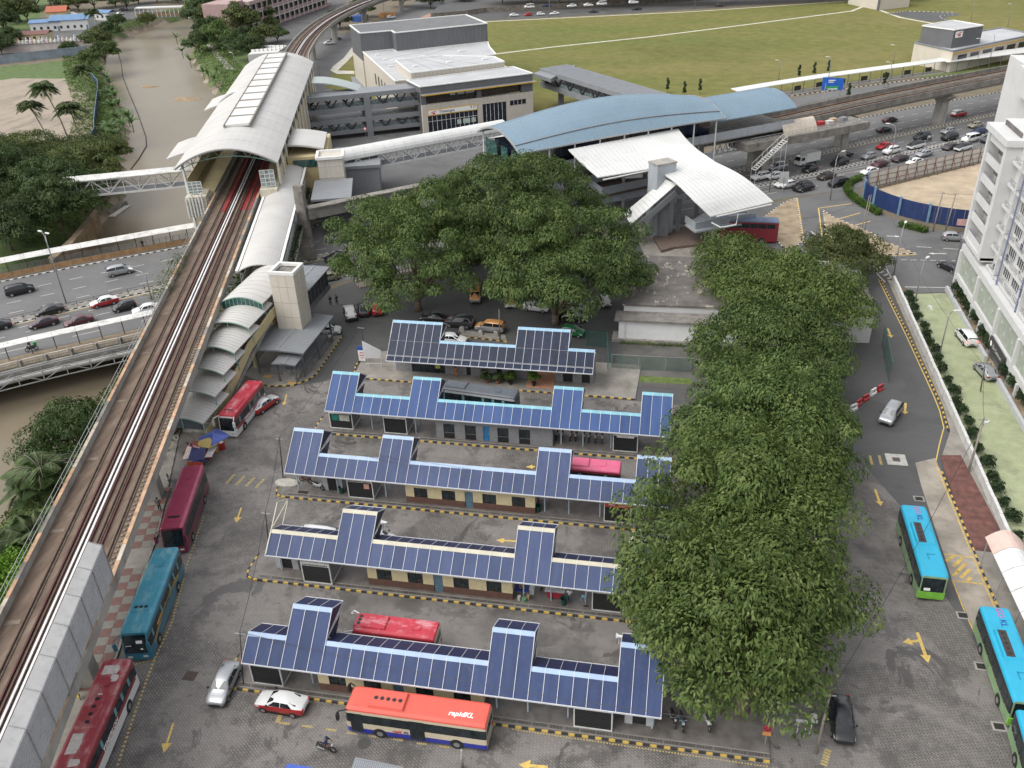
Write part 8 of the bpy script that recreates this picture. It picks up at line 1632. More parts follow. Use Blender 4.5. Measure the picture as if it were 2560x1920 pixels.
def covered_walk(line,w,z,label,mt,post=3.0,roof_seg=3.0,arch=0.0):
 r=thing('covered_footpath',(*line[0],0),0,label,'walkway');pl=[(p[0],p[1],0)for p in line];L=sum(polylen(pl));n=int(L/roof_seg)
 for k in range(n):
  p,d=along(pl,L*k/n);p2,d2=along(pl,L*(k+1)/n-.03);nn=Vector((-d.y,d.x,0));q=MB()
  out=[[a+nn*(w*(j/6-.5))+Vector((0,0,z+arch*math.sin(PI*j/6)+(.18*(j/6)if not arch else 0)))for j in range(7)]for a in(p,p2)];out=[o+[x-Vector((0,0,.08))for x in reversed(o)]for o in out];q.loft(out,True,True);obj('roof_panel',q,mt,r)
  if arch:
   o_=MB();[o_.bar(out[0][j]+Vector((0,0,.03)),out[0][j+1]+Vector((0,0,.03)),.09,.09)for j in range(6)];obj('roof_rib',o_,M_STEEL,r)
  q=MB();q.bar(p+nn*w*.3,p+nn*w*.3+Vector((0,0,z)),.1);q.bar(p+nn*w*.3+Vector((0,0,z-.5)),p-nn*w*.4+Vector((0,0,z)),.07);obj('post',q,M_RAILB,r)
 return r
covered_walk(offset(clip(FARF,-122,-76),3.4),2.4,2.6,'pale flat roofed footpath along the river side of the highway',M_ROOFS)
fence_line('river_railing',offset(clip(FARF,-122,-76),4.6),1.0,'grey railing along the river side footpath',1.2,M_STEEL,(1.0,.8,.6,.4,.2))
SEDF=smooth_line([(-125,70),(-96.5,96.2),(-80.5,109),(-54.1,130.2),(12,174)],16)
covered_walk(offset(clip(SEDF,-112,-72),-1.4),1.5,2.7,'narrow stained bus stop roof along the near edge of the highway',M_ROOFS);strip('bus_stop_pavement',offset(clip(SEDF,-114,-66),-2.2),3.6,.1,M('ochre footpath',(.26,.2,.13),.8,var=.2,stain=.4))
covered_walk(offset(clip(SEDF,-55.5,-30),-2.4),2.6,2.5,'curved corrugated roof over the footpath beside the trees',M('grey corrugated roof',(.27,.27,.275),.5,.2,var=.15),3.0,.55,.75)
strip('bus_stop_pavement',offset(clip(SEDF,-56,-20),-2.4),3.6,.1,M_PAVE);fence_line('footpath_railing',offset(clip(SEDF,-55.5,-30),-4.0),1.1,'tan railing between the footpath and the car park',1.5,M('tan railing',(.30,.21,.12),.7),(1.0,.75,.5,.25))
br=thing('bridge_balustrade',(-90,95,0),0,'white bridge balustrade of hooped rails on the near side of the highway','balustrade');ln=offset(clip(SEDF,-112,-70),-3.9);pl=[(p[0],p[1],0)for p in ln];L=sum(polylen(pl));n=int(L/3.3)
for k in range(n):
 p,d=along(pl,L*k/n);p2,_=along(pl,L*(k+.84)/n);q=MB();q.tube([p+Vector((0,0,.1)),p+Vector((0,0,1.0)),p2+Vector((0,0,1.0)),p2+Vector((0,0,.1))],.06,6);obj('hoop_rail',q,M_WSTEEL,br);q=MB();[q.bar(p.lerp(p2,(j+.5)/12),p.lerp(p2,(j+.5)/12)+Vector((0,0,.62)),.09)for j in range(12)];q.bar(p+Vector((0,0,.6)),p2+Vector((0,0,.6)),.16,.1);obj('baluster_panel',q,M_CONC,br);p3,_=along(pl,L*(k+.92)/n);q=MB();q.bar(p3,p3+Vector((0,0,.95)),.5,.5);obj('pier_block',q,M_CONC_D,br)
pb=thing('pipe_bridge',(-88,90,-1),0,'rusty steel truss pipe bridge beside the highway','pipe bridge');la,lb_=[(p[0],p[1])for p in offset(clip(SEDF,-114,-70),-5.4)],[(p[0],p[1])for p in offset(clip(SEDF,-114,-70),-7.2)]
for l in(la,lb_):
 pl=[(p[0],p[1],0)for p in l];L=sum(polylen(pl));q=MB();n=18
 for k in range(n):
  p,_=along(pl,L*k/n);p2,_=along(pl,L*(k+1)/n);[q.bar(p+Vector((0,0,z)),p2+Vector((0,0,z)),.13)for z in(-1.4,.1)];q.bar(p+Vector((0,0,-1.4)),p+Vector((0,0,.1)),.1);q.bar(p+Vector((0,0,-1.4 if k%2 else .1)),p2+Vector((0,0,.1 if k%2 else-1.4)),.09)
 obj('truss',q,M_STEEL,pb)
pl=[((a[0]+b[0])/2,(a[1]+b[1])/2,-.7)for a,b in zip(la,lb_)];q=MB();q.tube(pl,.42,10);obj('pipe',q,M('grey water pipe',(.36,.36,.35),.6,var=.15,stain=.4),pb,smooth=True)
q=MB();q.prism([G2(*p)for p in((105,560),(150,520),(205,455),(212,460),(158,528),(115,566))],-6,.35);tag(obj('retaining_wall',q,M('stained retaining wall',(.24,.18,.12),.9,var=.3,scale=.6,stain=.7,stain_col=(.09,.07,.05),streak=True)),'brown stained retaining wall on the left river bank','wall')
q=MB();a=G(232,462,-4.6);b=G(270,438,-4.6);q.bar(a,b,1.2,.9);tag(obj('weir',q,M_CONC_D),'low concrete weir spilling white water beside the retaining wall','weir');q=MB();a=G(240,468,-4.9);b=G(275,444,-4.9);q.bar(a,b,1.6,.12);tag(obj('white_water',q,M('foam',(.6,.6,.56),.6,var=.2,scale=3)),'strip of white water below the weir','water')
for i,(u,v,r_)in enumerate(((322,187,2.8),(402,214,4.2))):
 p=G(u,v,-4.95);q=MB();rg2=random.Random(i);rings=[[(p.x+math.cos(a)*r_*k*(1.35+.25*math.sin(3*a+i)),p.y+math.sin(a)*r_*k*.8*(1+.2*math.sin(5*a)),-5.15+z)for a in[2*PI*j/18 for j in range(18)]]for k,z in((1,0),(.8,.3),(.45,.5),(.1,.55))];q.loft(rings,True,True);tag(obj('mud_bar',q,M('debris mud',(.26,.19,.12),.95,var=.4,scale=1.2,bmp=.6),smooth=True),('small mud bar left of centre in the river','larger reddish mud bar in the river below the station roof')[i],'mud bar','mud bars in the river')
q=MB();q.tube([TT(x,y,0,0,-4.9)for x,y in((1010,420),(1045,540),(1060,660),(1110,790),(1190,980),(1260,1180),(1265,1260),(1200,1370),(1130,1460))],.16,6);tag(obj('debris_boom',q,M('dark boom',(.08,.06,.05),.8)),'dark debris boom strung along the left side of the river','boom')
bsht=thing('blue_site_sheet',tuple(G(205,240)),0,'blue sheet fence winding along the top of the left bank','fence')
PS=[TT(x,y,0,0)for x,y in((795,670),(820,710),(855,750),(858,830),(848,900),(838,990),(828,1100),(830,1180),(800,1230),(730,1275))]
for a,b in zip(PS,PS[1:]):q=MB();q.bar(a+Vector((0,0,1.1)),b+Vector((0,0,1.1)),.05,2.2);obj('sheet_panel',q,M('navy tarpaulin',(.012,.03,.085),.6,var=.25),bsht);q=MB();q.bar(a,a+Vector((0,0,2.4)),.08);q.bar(a+Vector((0,0,2.25)),b+Vector((0,0,2.25)),.1);obj('post',q,M_BLUEP,bsht)
def lamp(u,v,h,arm,label,double=False,mt=None):
 p=G(u,v);r=thing('street_lamp',(p.x,p.y,0),0,label,'street lamp','street lamps');q=MB();q.tube([(0,0,0),(0,0,h*.85),(arm[0]*.25,arm[1]*.25,h*.97),(arm[0],arm[1],h)],[.12,.08,.06,.045],8);part('pole',q,mt or M_STEEL,r,True)
 for s in((1,-1)if double else(1,)):
  q=MB();c=Vector((arm[0]*s,arm[1]*s,h));d=Vector((arm[0],arm[1],0)).normalized()*s
  if s<0:q.tube([(0,0,h*.85),(-arm[0]*.3,-arm[1]*.3,h*.95),c],[.06,.05,.04],6)
  q.loft([[c+d*x+Vector((-d.y,d.x,0))*w_*sx+Vector((0,0,z))for sx,z in((-1,0),(1,0),(1,.1),(-1,.1))]for x,w_ in((-.1,.08),(.3,.2),(.8,.17),(.95,.06))],True,True);part('lamp_head',q,M_WSTEEL,r)
 return r
lamp(143,655,12.3,(-.5,.2),'tall street lamp on the median at far left',True);lamp(328,648,5.0,(-2.6,.8),'curved lamp arm in front of the viaduct weeds')
for i,(u,v,h,a,l)in enumerate(((1662,415,9,(-.6,-1.4),'lamp at the near kerb beside the entrance roof'),(1919,305+65,10,(-1.3,.5),'lamp standing in the jam above the hoarding corner'),(1793,433,9.5,(1.0,1.0),'lamp at the hedge corner'),(1928,605,9,(.6,1.8),'leaning looking lamp beside the striped island'),(1973,668,8,(.4,.6),'slim lamp behind the boundary wall near the junction'),(2026,780,7.5,(.5,.1),'slim lamp behind the boundary wall, middle'),(2098,1000,5,(.4,.5),'slim lamp beside the yellow hatched bay'))):lamp(u,v,h,a,l)
for i,(tx_,ty_,c,h,l)in enumerate(((1690,350,0,9,'lamp on the riverside path, upper'),(1778,345,0,5,'lamp on the riverside path, second'),(1890,425,0,4,'lamp on the riverside path, third'),(2040,610,0,6,'lamp beside the vaulted roof'),(1195,110,0,10,'lamp near the far covered bridge'),(550,660,1,5,'lamp by the metro road'),(1110,150,1,9,'lamp before the orange hoarding'),(323,145,2,10,'lamp at the far field edge, left'),(1578,75,2,9,'lamp at the far field edge, right'),(510,770,3,9,'lamp by the blue road sign'),(1080,560,3,6,'lamp over the covered walkway'),(1790,600,3,9,'lamp by the metro entrance, left'),(1900,590,3,10,'lamp by the metro entrance, right'),(90,700,3,6,'lamp at the left of the walkway'),(1750,180,3,8,'lamp in the field by the turning area'),(2070,230,3,8,'lamp in the field at the far right'),(1030,790,3,8,'lamp in the service road verge'))):
 d=(553*c+tx_/4,ty_/4);lamp(d[0],d[1],h,(-.7,.2),l)
def pole(u0,v0,u1,v1,h,label,arms=True,r=.14,mt=None):
 """utility pole from foot to top, leaning as seen"""
 a=G(u0,v0);b=G(u1,v1,h);rt=thing('utility_pole',tuple(a),0,label,'utility pole','utility poles');q=MB();q.tube([a,b],[r,r*.7],8);obj('pole',q,mt or M('weathered pole',(.22,.195,.165),.8,var=.2),rt,smooth=True)
 if arms:q=MB();q.bar(b+Vector((-.5,0,-.25)),b+Vector((.5,0,-.25)),.09);obj('cross_arm',q,M_STEEL,rt)
 return b
t1=pole(1762,1628,1793,1497,5.2,'leaning timber pole beside the black sedan at lower right',r=.13);t2=pole(2091,1022,2126,903,5.8,'leaning pole beside the boundary wall',r=.14);t3=pole(2118,895-50,2127,790,5.5,'pole at the yellow and black ramp',r=.1)
t4=pole(612,1035,603,945,5.5,'dark pole at the left end of the middle platform',r=.07,mt=M_BLK);t5=pole(580,1170,573,1105,4.5,'dark thin pole left of the cream ridged canopy',r=.06,mt=M_BLK);t6=pole(526,1480,518,1365,5.0,'thin dark pole at the left end of the nearest platform',r=.05,mt=M_BLK);t7=pole(790,760,779,705,4.2,'thin pole beside the white notice board',r=.05,mt=M_BLK);t8=pole(1080,735,1078,668,5.5,'grey pole beside the orange roofed taxi',False,.1)
t9=pole(2015,500,2037,415,7,'utility pole by the blue hoarding, left',r=.13);t10=pole(2040,507,2065,418,7.5,'utility pole by the blue hoarding, right',r=.13);t11=pole(1868,500,1882,420,6.5,'thin pole on the traffic island, left',False,.08);t12=pole(1858,512,1878,422,7,'thin pole on the traffic island, right',False,.08);t13=pole(999,1659,997,1620,3.0,'short pale post at the bottom edge',False,.12,M_CONC)
tag(put('overhead_cables',(lambda q:([q.tube([a.lerp(b,f)+Vector((0,0,-s*4*f*(1-f)))for f in[k/10 for k in range(11)]],.022,4)for a,b,s in((t7,t4,.5),(t4,t5,.5),(t5,t6,.5),(t4+Vector((0,0,.2)),Vector((18,68,8)),1.2),(t4,Vector((18,66.5,7.5)),1.3),(t6,Vector((8,43.5,7)),1.0),(t9,t10,.3),(t10,Vector((60,160,9)),.5),(t2,t3,.6),(t2,t1,1.5),(Vector((20,148,7)),t11,1.0),(t3,Vector((34,150,8)),1.5))],q.mesh('overhead_cables',M_BLK))[1])(MB())),'thin black overhead cables strung between the poles','cables')
def sign(u,v,label,build,z=0):p=G(u,v,z);r=thing('road_sign',tuple(p),0,label,'sign');build(r,p);return r
def sg1(r,p):
 q=MB();[q.tube([(p.x+dx,p.y,0),(p.x+dx*.9,p.y,2.3)],.05,6)for dx in(-1.0,1.0)];q.bar((p.x-1.3,p.y-.2,.6),(p.x+1.3,p.y+.2,.6),.05);obj('post',q,M_WSTEEL,r);q=MB();q.hexa([(p.x-1.3,p.y-.5,1.6),(p.x+.9,p.y+.5,1.2),(p.x+.95,p.y+.55,1.2),(p.x-1.25,p.y-.45,1.6),(p.x-1.3,p.y-.5,4.3),(p.x+.9,p.y+.5,2.4),(p.x+.95,p.y+.55,2.4),(p.x-1.25,p.y-.45,4.3)]);obj('board',q,M_WHITE,r)
sign(811,793,'large blank white board on posts beside the terminal office',sg1)
def sg2(r,p):
 q=MB();q.box(p.x-.5,p.x+.5,p.y-.1,p.y,.3,2.0);obj('board',q,M_WHITE,r);q=MB();q.box(p.x-.55,p.x+.55,p.y-.12,p.y+.02,2.02,2.6);obj('header',q,M('blue header',(.03,.09,.32),.5),r)
 for i,w_ in enumerate((.5,.6,.4)):q=MB();q.box(p.x-w_/2,p.x+w_/2,p.y-.115,p.y-.101,1.55-i*.4,1.68-i*.4);obj('text_line',q,M_TXTR,r)
sign(784,783,'small white notice stand with blue header by the pole',sg2)
def sg3(r,p):
 q=MB();q.tube([(p.x,p.y,0),(p.x,p.y,2.3)],.04,6);obj('post',q,M_STEEL,r);q=MB();c=(p.x,p.y-.05,2.0);q.tube([(c[0],c[1],c[2]),(c[0],c[1]+.03,c[2])],.34,18);o=obj('disc',q,M_TXTR,r);q=MB();q.tube([(c[0],c[1]-.01,c[2]),(c[0],c[1]+.01,c[2])],.26,18);obj('disc_face',q,M('dark sign face',(.06,.04,.08),.5),o,False);q=MB();q.bar((c[0]-.2,c[1]-.015,c[2]+.2),(c[0]+.2,c[1]-.015,c[2]-.2),.02,.06);q.bar((c[0]-.2,c[1]-.015,c[2]-.2),(c[0]+.2,c[1]-.015,c[2]+.2),.02,.06);obj('cross',q,M_TXTR,o,False);q=MB();q.box(p.x-.33,p.x+.33,p.y-.05,p.y-.02,1.2,1.62);obj('plate',q,PC['orange'],r)
sign(1652,1610,'no stopping sign with orange plate under the nearest tree',sg3)
def sg4(r,p):q=MB();[q.tube([(p.x+dx,p.y,0),(p.x+dx,p.y,1.5)],.04,6)for dx in(-.3,.3)];obj('post',q,M_WSTEEL,r);q=MB();q.box(p.x-.55,p.x+.55,p.y-.06,p.y-.02,1.3,1.6);obj('plate',q,M_LGREY,r)
sign(1730,1583,'low grey plate on two posts beside the tree pit',sg4)
def sg5(r,p):q=MB();q.tube([(p.x,p.y,0),(p.x,p.y,2.3)],.05,6);obj('post',q,M_WSTEEL,r);q=MB();q.tube([(p.x,p.y-.06,2.15),(p.x,p.y-.03,2.15)],.36,16);obj('disc',q,M_LGREY,r);q=MB();q.box(p.x-.4,p.x+.4,p.y-.07,p.y-.03,1.45,1.75);obj('plate',q,M_LGREY,r)
sign(1749,1586,'round grey sign back with a plate near the leaning pole',sg5)
def sg6(r,p):
 q=MB();[q.tube([(p.x+dx,p.y+dx*.7,0),(p.x+dx,p.y+dx*.7,6.5)],.12,6)for dx in(-2.2,2.2)];obj('post',q,M_STEEL,r);ax=Vector((.82,-.57,0))if False else Vector((.94,.0,0));a=Vector((p.x-3,p.y-.6,4.6));b=Vector((p.x+2.6,p.y+.2,4.6));q=MB();q.hexa([a,b,b+Vector((0,.08,0)),a+Vector((0,.08,0)),a+Vector((0,0,3.4)),b+Vector((0,0,3.0)),b+Vector((0,.08,3.0)),a+Vector((0,.08,3.4))]);bo=obj('board',q,M('blue road sign',(.02,.12,.50),.45),r)
 d=(b-a).normalized();q=MB();c=a+d*1.0+Vector((0,-.06,.7));q.bar(c,c+d*3.4,.03,.7);obj('green_patch',q,M('green sign patch',(.05,.32,.10),.45),bo,False)
 for z,w_ in((2.55,1.8),(2.1,1.4),(.3,2.6)):q=MB();c=a+d*1.6+Vector((0,-.07,z));q.bar(c,c+d*w_,.03,.22);obj('text_line',q,M_TXTW,bo,False)
sign(1793,232,'large blue direction sign beside the guideway',sg6)
def sg7(r,p):q=MB();q.tube([(p.x,p.y,0),(p.x,p.y,3.2)],.06,6);obj('post',q,M_STEEL,r);q=MB();q.bar((p.x-.9,p.y,3.0),(p.x+.9,p.y+.3,3.0),.06,2.4);obj('board',q,M_LGREY,r)
sign(1690,415,'tall grey sign back seen beside the entrance roof',sg7)
for(u,v,l)in((238+553,300,'red rimmed round sign below the link bridge'),(747,366,'red rimmed round sign under the barrel roofed bridge')):
 def s8(r,p):q=MB();q.tube([(p.x,p.y,0),(p.x,p.y,2.6)],.05,6);obj('post',q,M_STEEL,r);q=MB();q.tube([(p.x,p.y-.08,2.6),(p.x,p.y-.04,2.6)],.45,16);o=obj('disc',q,M_TXTR,r);q=MB();q.tube([(p.x,p.y-.1,2.6),(p.x,p.y-.06,2.6)],.32,16);obj('disc_face',q,M_TXTW,o,False)
 sign(u,v,l,s8)
q=MB()
arrow(q,TT(1500,1270,0,3),TT(1415,1530,0,3),.09,.42,.9,.026);arrow(q,TT(2085,1070,0,2),TT(2040,1200,0,2),.09,.42,.9,.026);arrow(q,TT(2250,1360,1,2),TT(2075,1350,1,2),.12,.4,.8,.026);arrow(q,TT(200,715,2,2),TT(118,718,2,2),.12,.4,.8,.026);arrow(q,TT(310,1655,2,3),TT(55,1630,2,3),.14,.5,.9,.026)
arrow(q,TT(925,910,3,2),TT(975,1055,3,2),.13,.42,.8,.026);arrow(q,TT(1035,1180,3,1),TT(1065,1260,3,1),.13,.42,.8,.026);arrow(q,TT(1290,490,3,3),TT(1385,755,3,3),.14,.45,.9,.026);arrow(q,TT(1310,560,3,3),TT(1162,575,3,3),.14,.45,.8,.028);arrow(q,TT(1190,165,3,2),TT(1180,262,3,2),.13,.42,.7,.026);a=TT(1145,185,3,2);b=TT(1190,175,3,2);q.bar((*a[:2],.028),(*b[:2],.028),.28,.004);arrow(q,TT(265,90,1,2),TT(240,185,1,2),.09,.35,.7,.026)
struct('yard_arrows',q,mat_rubber_paint('worn yellow arrow paint',(.68,.47,.12),.35,3.5))
q=MB()
def bdash(P,on=.16,off=.14,w=.16):dashes(q,[tuple(p[:2])for p in P],None,w=w,on=on,off=off,z=.024)
bdash([TT(1590,20,0,3),TT(1480,420,0,3),TT(1330,730,0,3),TT(1130,1290,0,3),TT(1010,1659,0,3)],.22,.2,.2);bdash([TT(1760,1150,0,2),TT(1590,1640,0,2)],.2,.3,.18);bdash([TT(1340,720,0,3),TT(1150,770,0,3)]);bdash([TT(0,1325,2,3),TT(2212,1650,2,3)],.13,.1,.12)
for(tx_,ty_)in((205,1270),(400,1295),(605,1325),(785,1355),(975,1380),(1185,1410),(1390,1445),(1585,1470)):bdash([TT(tx_,ty_,1,3),TT(tx_+90,ty_+11,1,3)],.12,.05,.2)
bdash([TT(215,1190,1,3),TT(185,1270,1,3)],.12,.05,.4)
for k in range(4):bdash([TT(1955+k*85,860+k*12,0,2),TT(2030+k*85,780+k*14,0,2)],.2,.08,.34)
for k in range(2):bdash([TT(880+k*80,620,3,2),TT(900+k*80,700,3,2)],.2,.06,.3)
bdash([TT(520,1500,3,3),TT(480,1640,3,3)],.2,.08,.5)
struct('yard_lines',q,mat_rubber_paint('faded yellow block paint',(.50,.38,.14),.6,3.0))
walk=[(-64.5,93),(-60.5,83.7),(-52.4,64.1),(-47.0,47.6),(-44.8,36.5),(-41,20),(-49,20),(-53,36),(-57.5,52),(-63,70),(-67.5,88)]
q=MB();q.prism(walk,-.05,.1);pv=struct('footpath',q,M_PAVE);TR=M('red paving tile',(.165,.085,.072),.75,var=.2,scale=2,stain=.4,stain_col=(.12,.09,.075));TG=M('grey paving tile',(.20,.188,.165),.75,var=.15,scale=2,stain=.35,stain_col=(.13,.115,.1))
tl={}
for nm,mt in(('r',TR),('g',TG)):a=MB();a.box(-.505,.505,-.505,.505,0,.03);tl[nm]=a.mesh('paving_tile',mt)
cnt=0;d0=Vector((-47.0,47.6));td=Vector((-.311,.950));tn=Vector((.950,.311))
for i in range(-3,25):
 for j in range(-5,0):
  p=d0+td*(i*1.03)+tn*(j*1.03+.35)
  if 11<i<15 or(5<i<7 and j<-3):continue
  o=put('paving_tile',tl['r' if(i+j)%2 else 'g'],pv);o.location=(p.x,p.y,.1+random.uniform(-.004,.004));o.rotation_euler=(0,0,math.atan2(tn.y,tn.x));cnt+=1
kerb([(p[0]+.06,p[1])for p in walk[:6]],(M_CONC,M_CONC_D),.9,.18,.12)
stl=thing('market_stall',tuple(TT(1700,640,0,2)),0,'market stall with dark blue awning and snack posters behind the wine red coach','market stall')
def TP(x,y,z):p=TT(x,y,0,2,z);return(p.x,p.y,z)
q=MB();q.poly([TP(1620,660,2.2),TP(1755,655,2.2),TP(1785,550,2.4),TP(1660,540,2.4)]);q.poly([TP(1620,660,2.15),TP(1660,540,2.35),TP(1785,550,2.35),TP(1755,655,2.15)]);obj('awning',q,M('navy awning',(.035,.04,.12),.6,var=.2,scale=1),stl)
q=MB();a,b=Vector(TP(1618,690,1.7)),Vector(TP(1752,690,1.7));q.bar(a,b,.05,.5);obj('front_banner',q,M('red yellow banner',(.48,.08,.04),.6,var=.4,scale=4),stl)
for(x0,x1,y0,y1,c)in((1575,1625,650,535,(.55,.48,.46)),(1765,1830,635,540,(.6,.55,.55))):q=MB();q.poly([TP(x0,y0,1.6),TP(x1,y0-5,1.7),TP(x1+45,y1,1.9),TP(x0+45,y1,1.8)]);obj('poster_sheet',q,M('poster %d'%x0,c,.6,var=.55,scale=6),stl)
q=MB();a=Vector(TP(1700,600,0));q.box(a.x-1,a.x+1,a.y-1.2,a.y+1.2,.1,.95);obj('counter',q,M('stall counter',(.2,.07,.05),.7,var=.5,scale=5),stl)
for dx,dy in((-1.1,-1.3),(1.1,-1.3),(-1.1,1.4),(1.1,1.4)):q=MB();q.tube([(a.x+dx,a.y+dy,.1),(a.x+dx,a.y+dy,2.2)],.03,6);obj('post',q,M_STEEL,stl)
for k,(dx,dy,c)in enumerate(((1.9,-.8,(.3,.05,.04)),(1.6,-1.7,(.08,.12,.25)),(2.1,.6,(.45,.22,.05)),(1.3,-2.4,(.03,.05,.2)))):
 q=MB();q.box(a.x+dx-.35,a.x+dx+.35,a.y+dy-.3,a.y+dy+.3,.05,.75);tag(obj('goods_crate',q,M('goods %d'%k,c,.6,var=.5,scale=7)),('red heap of goods beside the stall counter','blue grey heap of goods in front of the stall','orange heap of goods at the back of the stall','navy heap of goods by the stall corner')[k],'goods','goods heaped at the stall')
def umbrella(x,y,z,r_,cols,n,label,sq=False,tilt=(0,0)):
 p=TT(x,y,0,2,z);rt=thing('parasol',(p.x,p.y,.05),0,label,'parasol','parasols over the stall');k=4 if sq else 10
 for i in range(k):
  a0,a1=2*PI*i/k+.3,2*PI*(i+1)/k+.3;q=MB();T0=Vector((0,0,z+.45));A=Vector((r_*math.cos(a0),r_*math.sin(a0),z-.1));B2=Vector((r_*math.cos(a1),r_*math.sin(a1),z-.1));q.poly([T0,A,B2]);q.poly([T0-Vector((0,0,.03)),B2-Vector((0,0,.03)),A-Vector((0,0,.03))]);part('canopy_gore',q,cols[i%len(cols)],rt)
 q=MB();q.tube([(0,0,0),(0,0,z+.5)],.03,6);part('pole',q,M_STEEL,rt)
umbrella(1800,500,2.4,1.25,[M('mustard canvas',(.40,.30,.10),.7,var=.08)],10,'mustard yellow parasol over the market stall');umbrella(1850,455,2.5,1.9,[M('royal blue canvas',(.035,.06,.24),.6),M('light royal canvas',(.07,.11,.36),.6)],4,'blue square parasol behind the mustard one',True)
fl=thing('flag',tuple(TP(1720,560,2.3)),0,'striped flag with a dark blue corner on the stall','flag');fa,fb_=Vector(TP(1610,500,3.0)),Vector(TP(1725,545,2.6))
for k in range(6):
 q=MB();z0=Vector((0,0,-.12*k));q.poly([fa+z0,fb_+z0*.4,fb_+(z0+Vector((0,0,-.12)))*.4,fa+z0+Vector((0,0,-.12))]);obj('stripe',q,(M_TXTR,M_TXTW)[k%2],fl)
q=MB();q.poly([fa+Vector((-.02,-.03,.02)),fa.lerp(fb_,.45)+Vector((0,-.03,.02)),fa.lerp(fb_,.45)+Vector((0,-.03,-.33)),fa+Vector((-.02,-.03,-.42))]);cn_=obj('canton',q,M('flag navy',(.01,.015,.12),.6),fl)
q=MB();c=fa.lerp(fb_,.22)+Vector((0,-.05,-.18));q.tube([c,c+Vector((0,.01,0))],.11,12);obj('emblem',q,M('flag yellow',(.7,.5,.05),.6),cn_,False)
p=TT(1925,560,0,2);r=thing('drink_cooler',tuple(p),.3,'red drink cooler with white emblem beside the stall','cooler');q=MB();q.loft([[(.38*k*math.cos(a),.38*k*math.sin(a),z)for a in[2*PI*j/14 for j in range(14)]]for k,z in((.9,.0),(1,.1),(1,.85),(.94,.95))],True,True);part('drum',q,PC['red'],r);q=MB();q.tube([(0,0,.96),(0,0,.98)],.26,14);part('lid',q,M_WHITE,r)
def binn(tx_,ty_,c,rr_,label,z=.15):p=TT(tx_,ty_,c,rr_,z);r=thing('waste_bin',(p.x,p.y,z),0,label,'bin','green waste bins');q=MB();q.loft([[(k*math.cos(a),k*math.sin(a),zz)for a in[2*PI*j/14 for j in range(14)]]for k,zz in((.24,0),(.31,.8),(.34,.82),(.30,.8),(.24,.3))],True,False);part('bucket',q,M_GRNB,r);q=MB();q.tube([(0,0,.2),(0,0,.32)],.24,10);part('rubbish',q,M_BLK,r)
binn(742,940,1,2,'green round bin by the small room on the middle platform');binn(228,1100,2,2,'green wheeled bin at the right end of the cream office');binn(447,245,2,3,'dark green round bin at the food stall')
p=TT(375,175,2,3,.15);r=thing('food_table',tuple(p),0,'food table under a red cloth at the stall','table');q=MB();q.box(-.75,.75,-.45,.45,.2,.95);part('cloth',q,M('crimson cloth',(.33,.02,.04),.8,var=.1),r);q=MB();q.box(-.95,.95,-.5,.5,.955,1.0);part('table_top',q,M('pale table top',(.5,.5,.5),.5,var=.3,scale=5),r);[part('dish',(lambda qq:(qq.tube([(x,.1,1.0),(x,.1,1.12)],.14,10),qq)[1])(MB()),M('dish %d'%i,c,.5),r)for i,(x,c)in enumerate(((-.6,(.5,.3,.1)),(-.2,(.6,.6,.58)),(.25,(.2,.3,.1)),(.65,(.5,.1,.05))))]
p=TT(85,150,2,3,.15);r=thing('cooking_table',tuple(p),0,'blue table with a cooking pot at the end of the cream office','table');q=MB();q.box(-.7,.7,-.5,.6,.7,.78);part('table_top',q,M('blue table top',(.02,.04,.22),.5,var=.4,scale=3),r)
for dx,dy in((-.6,-.4),(.6,-.4),(-.6,.5),(.6,.5)):q=MB();q.bar((dx,dy,0),(dx,dy,.7),.05);part('leg',q,M_STEEL,r)
q=MB();q.tube([(0,0,.8),(0,0,1.0)],.26,12);part('pot',q,M('red brown pot',(.25,.08,.05),.4),r)
for i,(tx_,ty_,c,w_,h_,l)in enumerate(((62,205,(.55,.5,.5),.17,.45,'white bucket with red label at the food stall'),(105,215,(.15,.3,.17),.25,.35,'green basin at the food stall'),(140,200,(.42,.28,.16),.2,.5,'brown carton at the food stall'),(175,150,(.55,.55,.55),.35,.8,'white wrapped stack beside the cooking table'))):
 p=TT(tx_,ty_,2,3,.15);q=MB();q.loft([[(p.x+w_*k*math.cos(a),p.y+w_*k*math.sin(a),.15+z*h_)for a in[2*PI*j/(12 if i<2 else 4)+.7 for j in range(12 if i<2 else 4)]]for k,z in((.85,0),(1,1),(.9,1.0))],True,True);tag(obj('food_container',q,M('container %d'%i,c,.6,var=.3,scale=6)),l,'container','containers at the food stall')
p=TT(615,205,2,3,.15);r=thing('plastic_stool',tuple(p),0,'light blue plastic stool at the food stall','stool');q=MB();q.box(-.17,.17,-.17,.17,.42,.46);part('seat',q,M('light blue plastic',(.25,.48,.62),.45),r)
for dx in(-.15,.15):
 for dy in(-.15,.15):q=MB();q.bar((dx*1.2,dy*1.2,0),(dx,dy,.42),.04);part('leg',q,MATS['light blue plastic'],r)
p=TT(640,262,2,3,.15);r=thing('floor_stand',tuple(p),0,'black floor stand at the edge of the food stall','stand');q=MB();q.box(-.25,.25,-.06,.06,0,.05);part('foot',q,M_BLK,r);q=MB();q.tube([(0,0,.05),(0,0,1.4)],.03,6);part('pole',q,M_BLK,r)
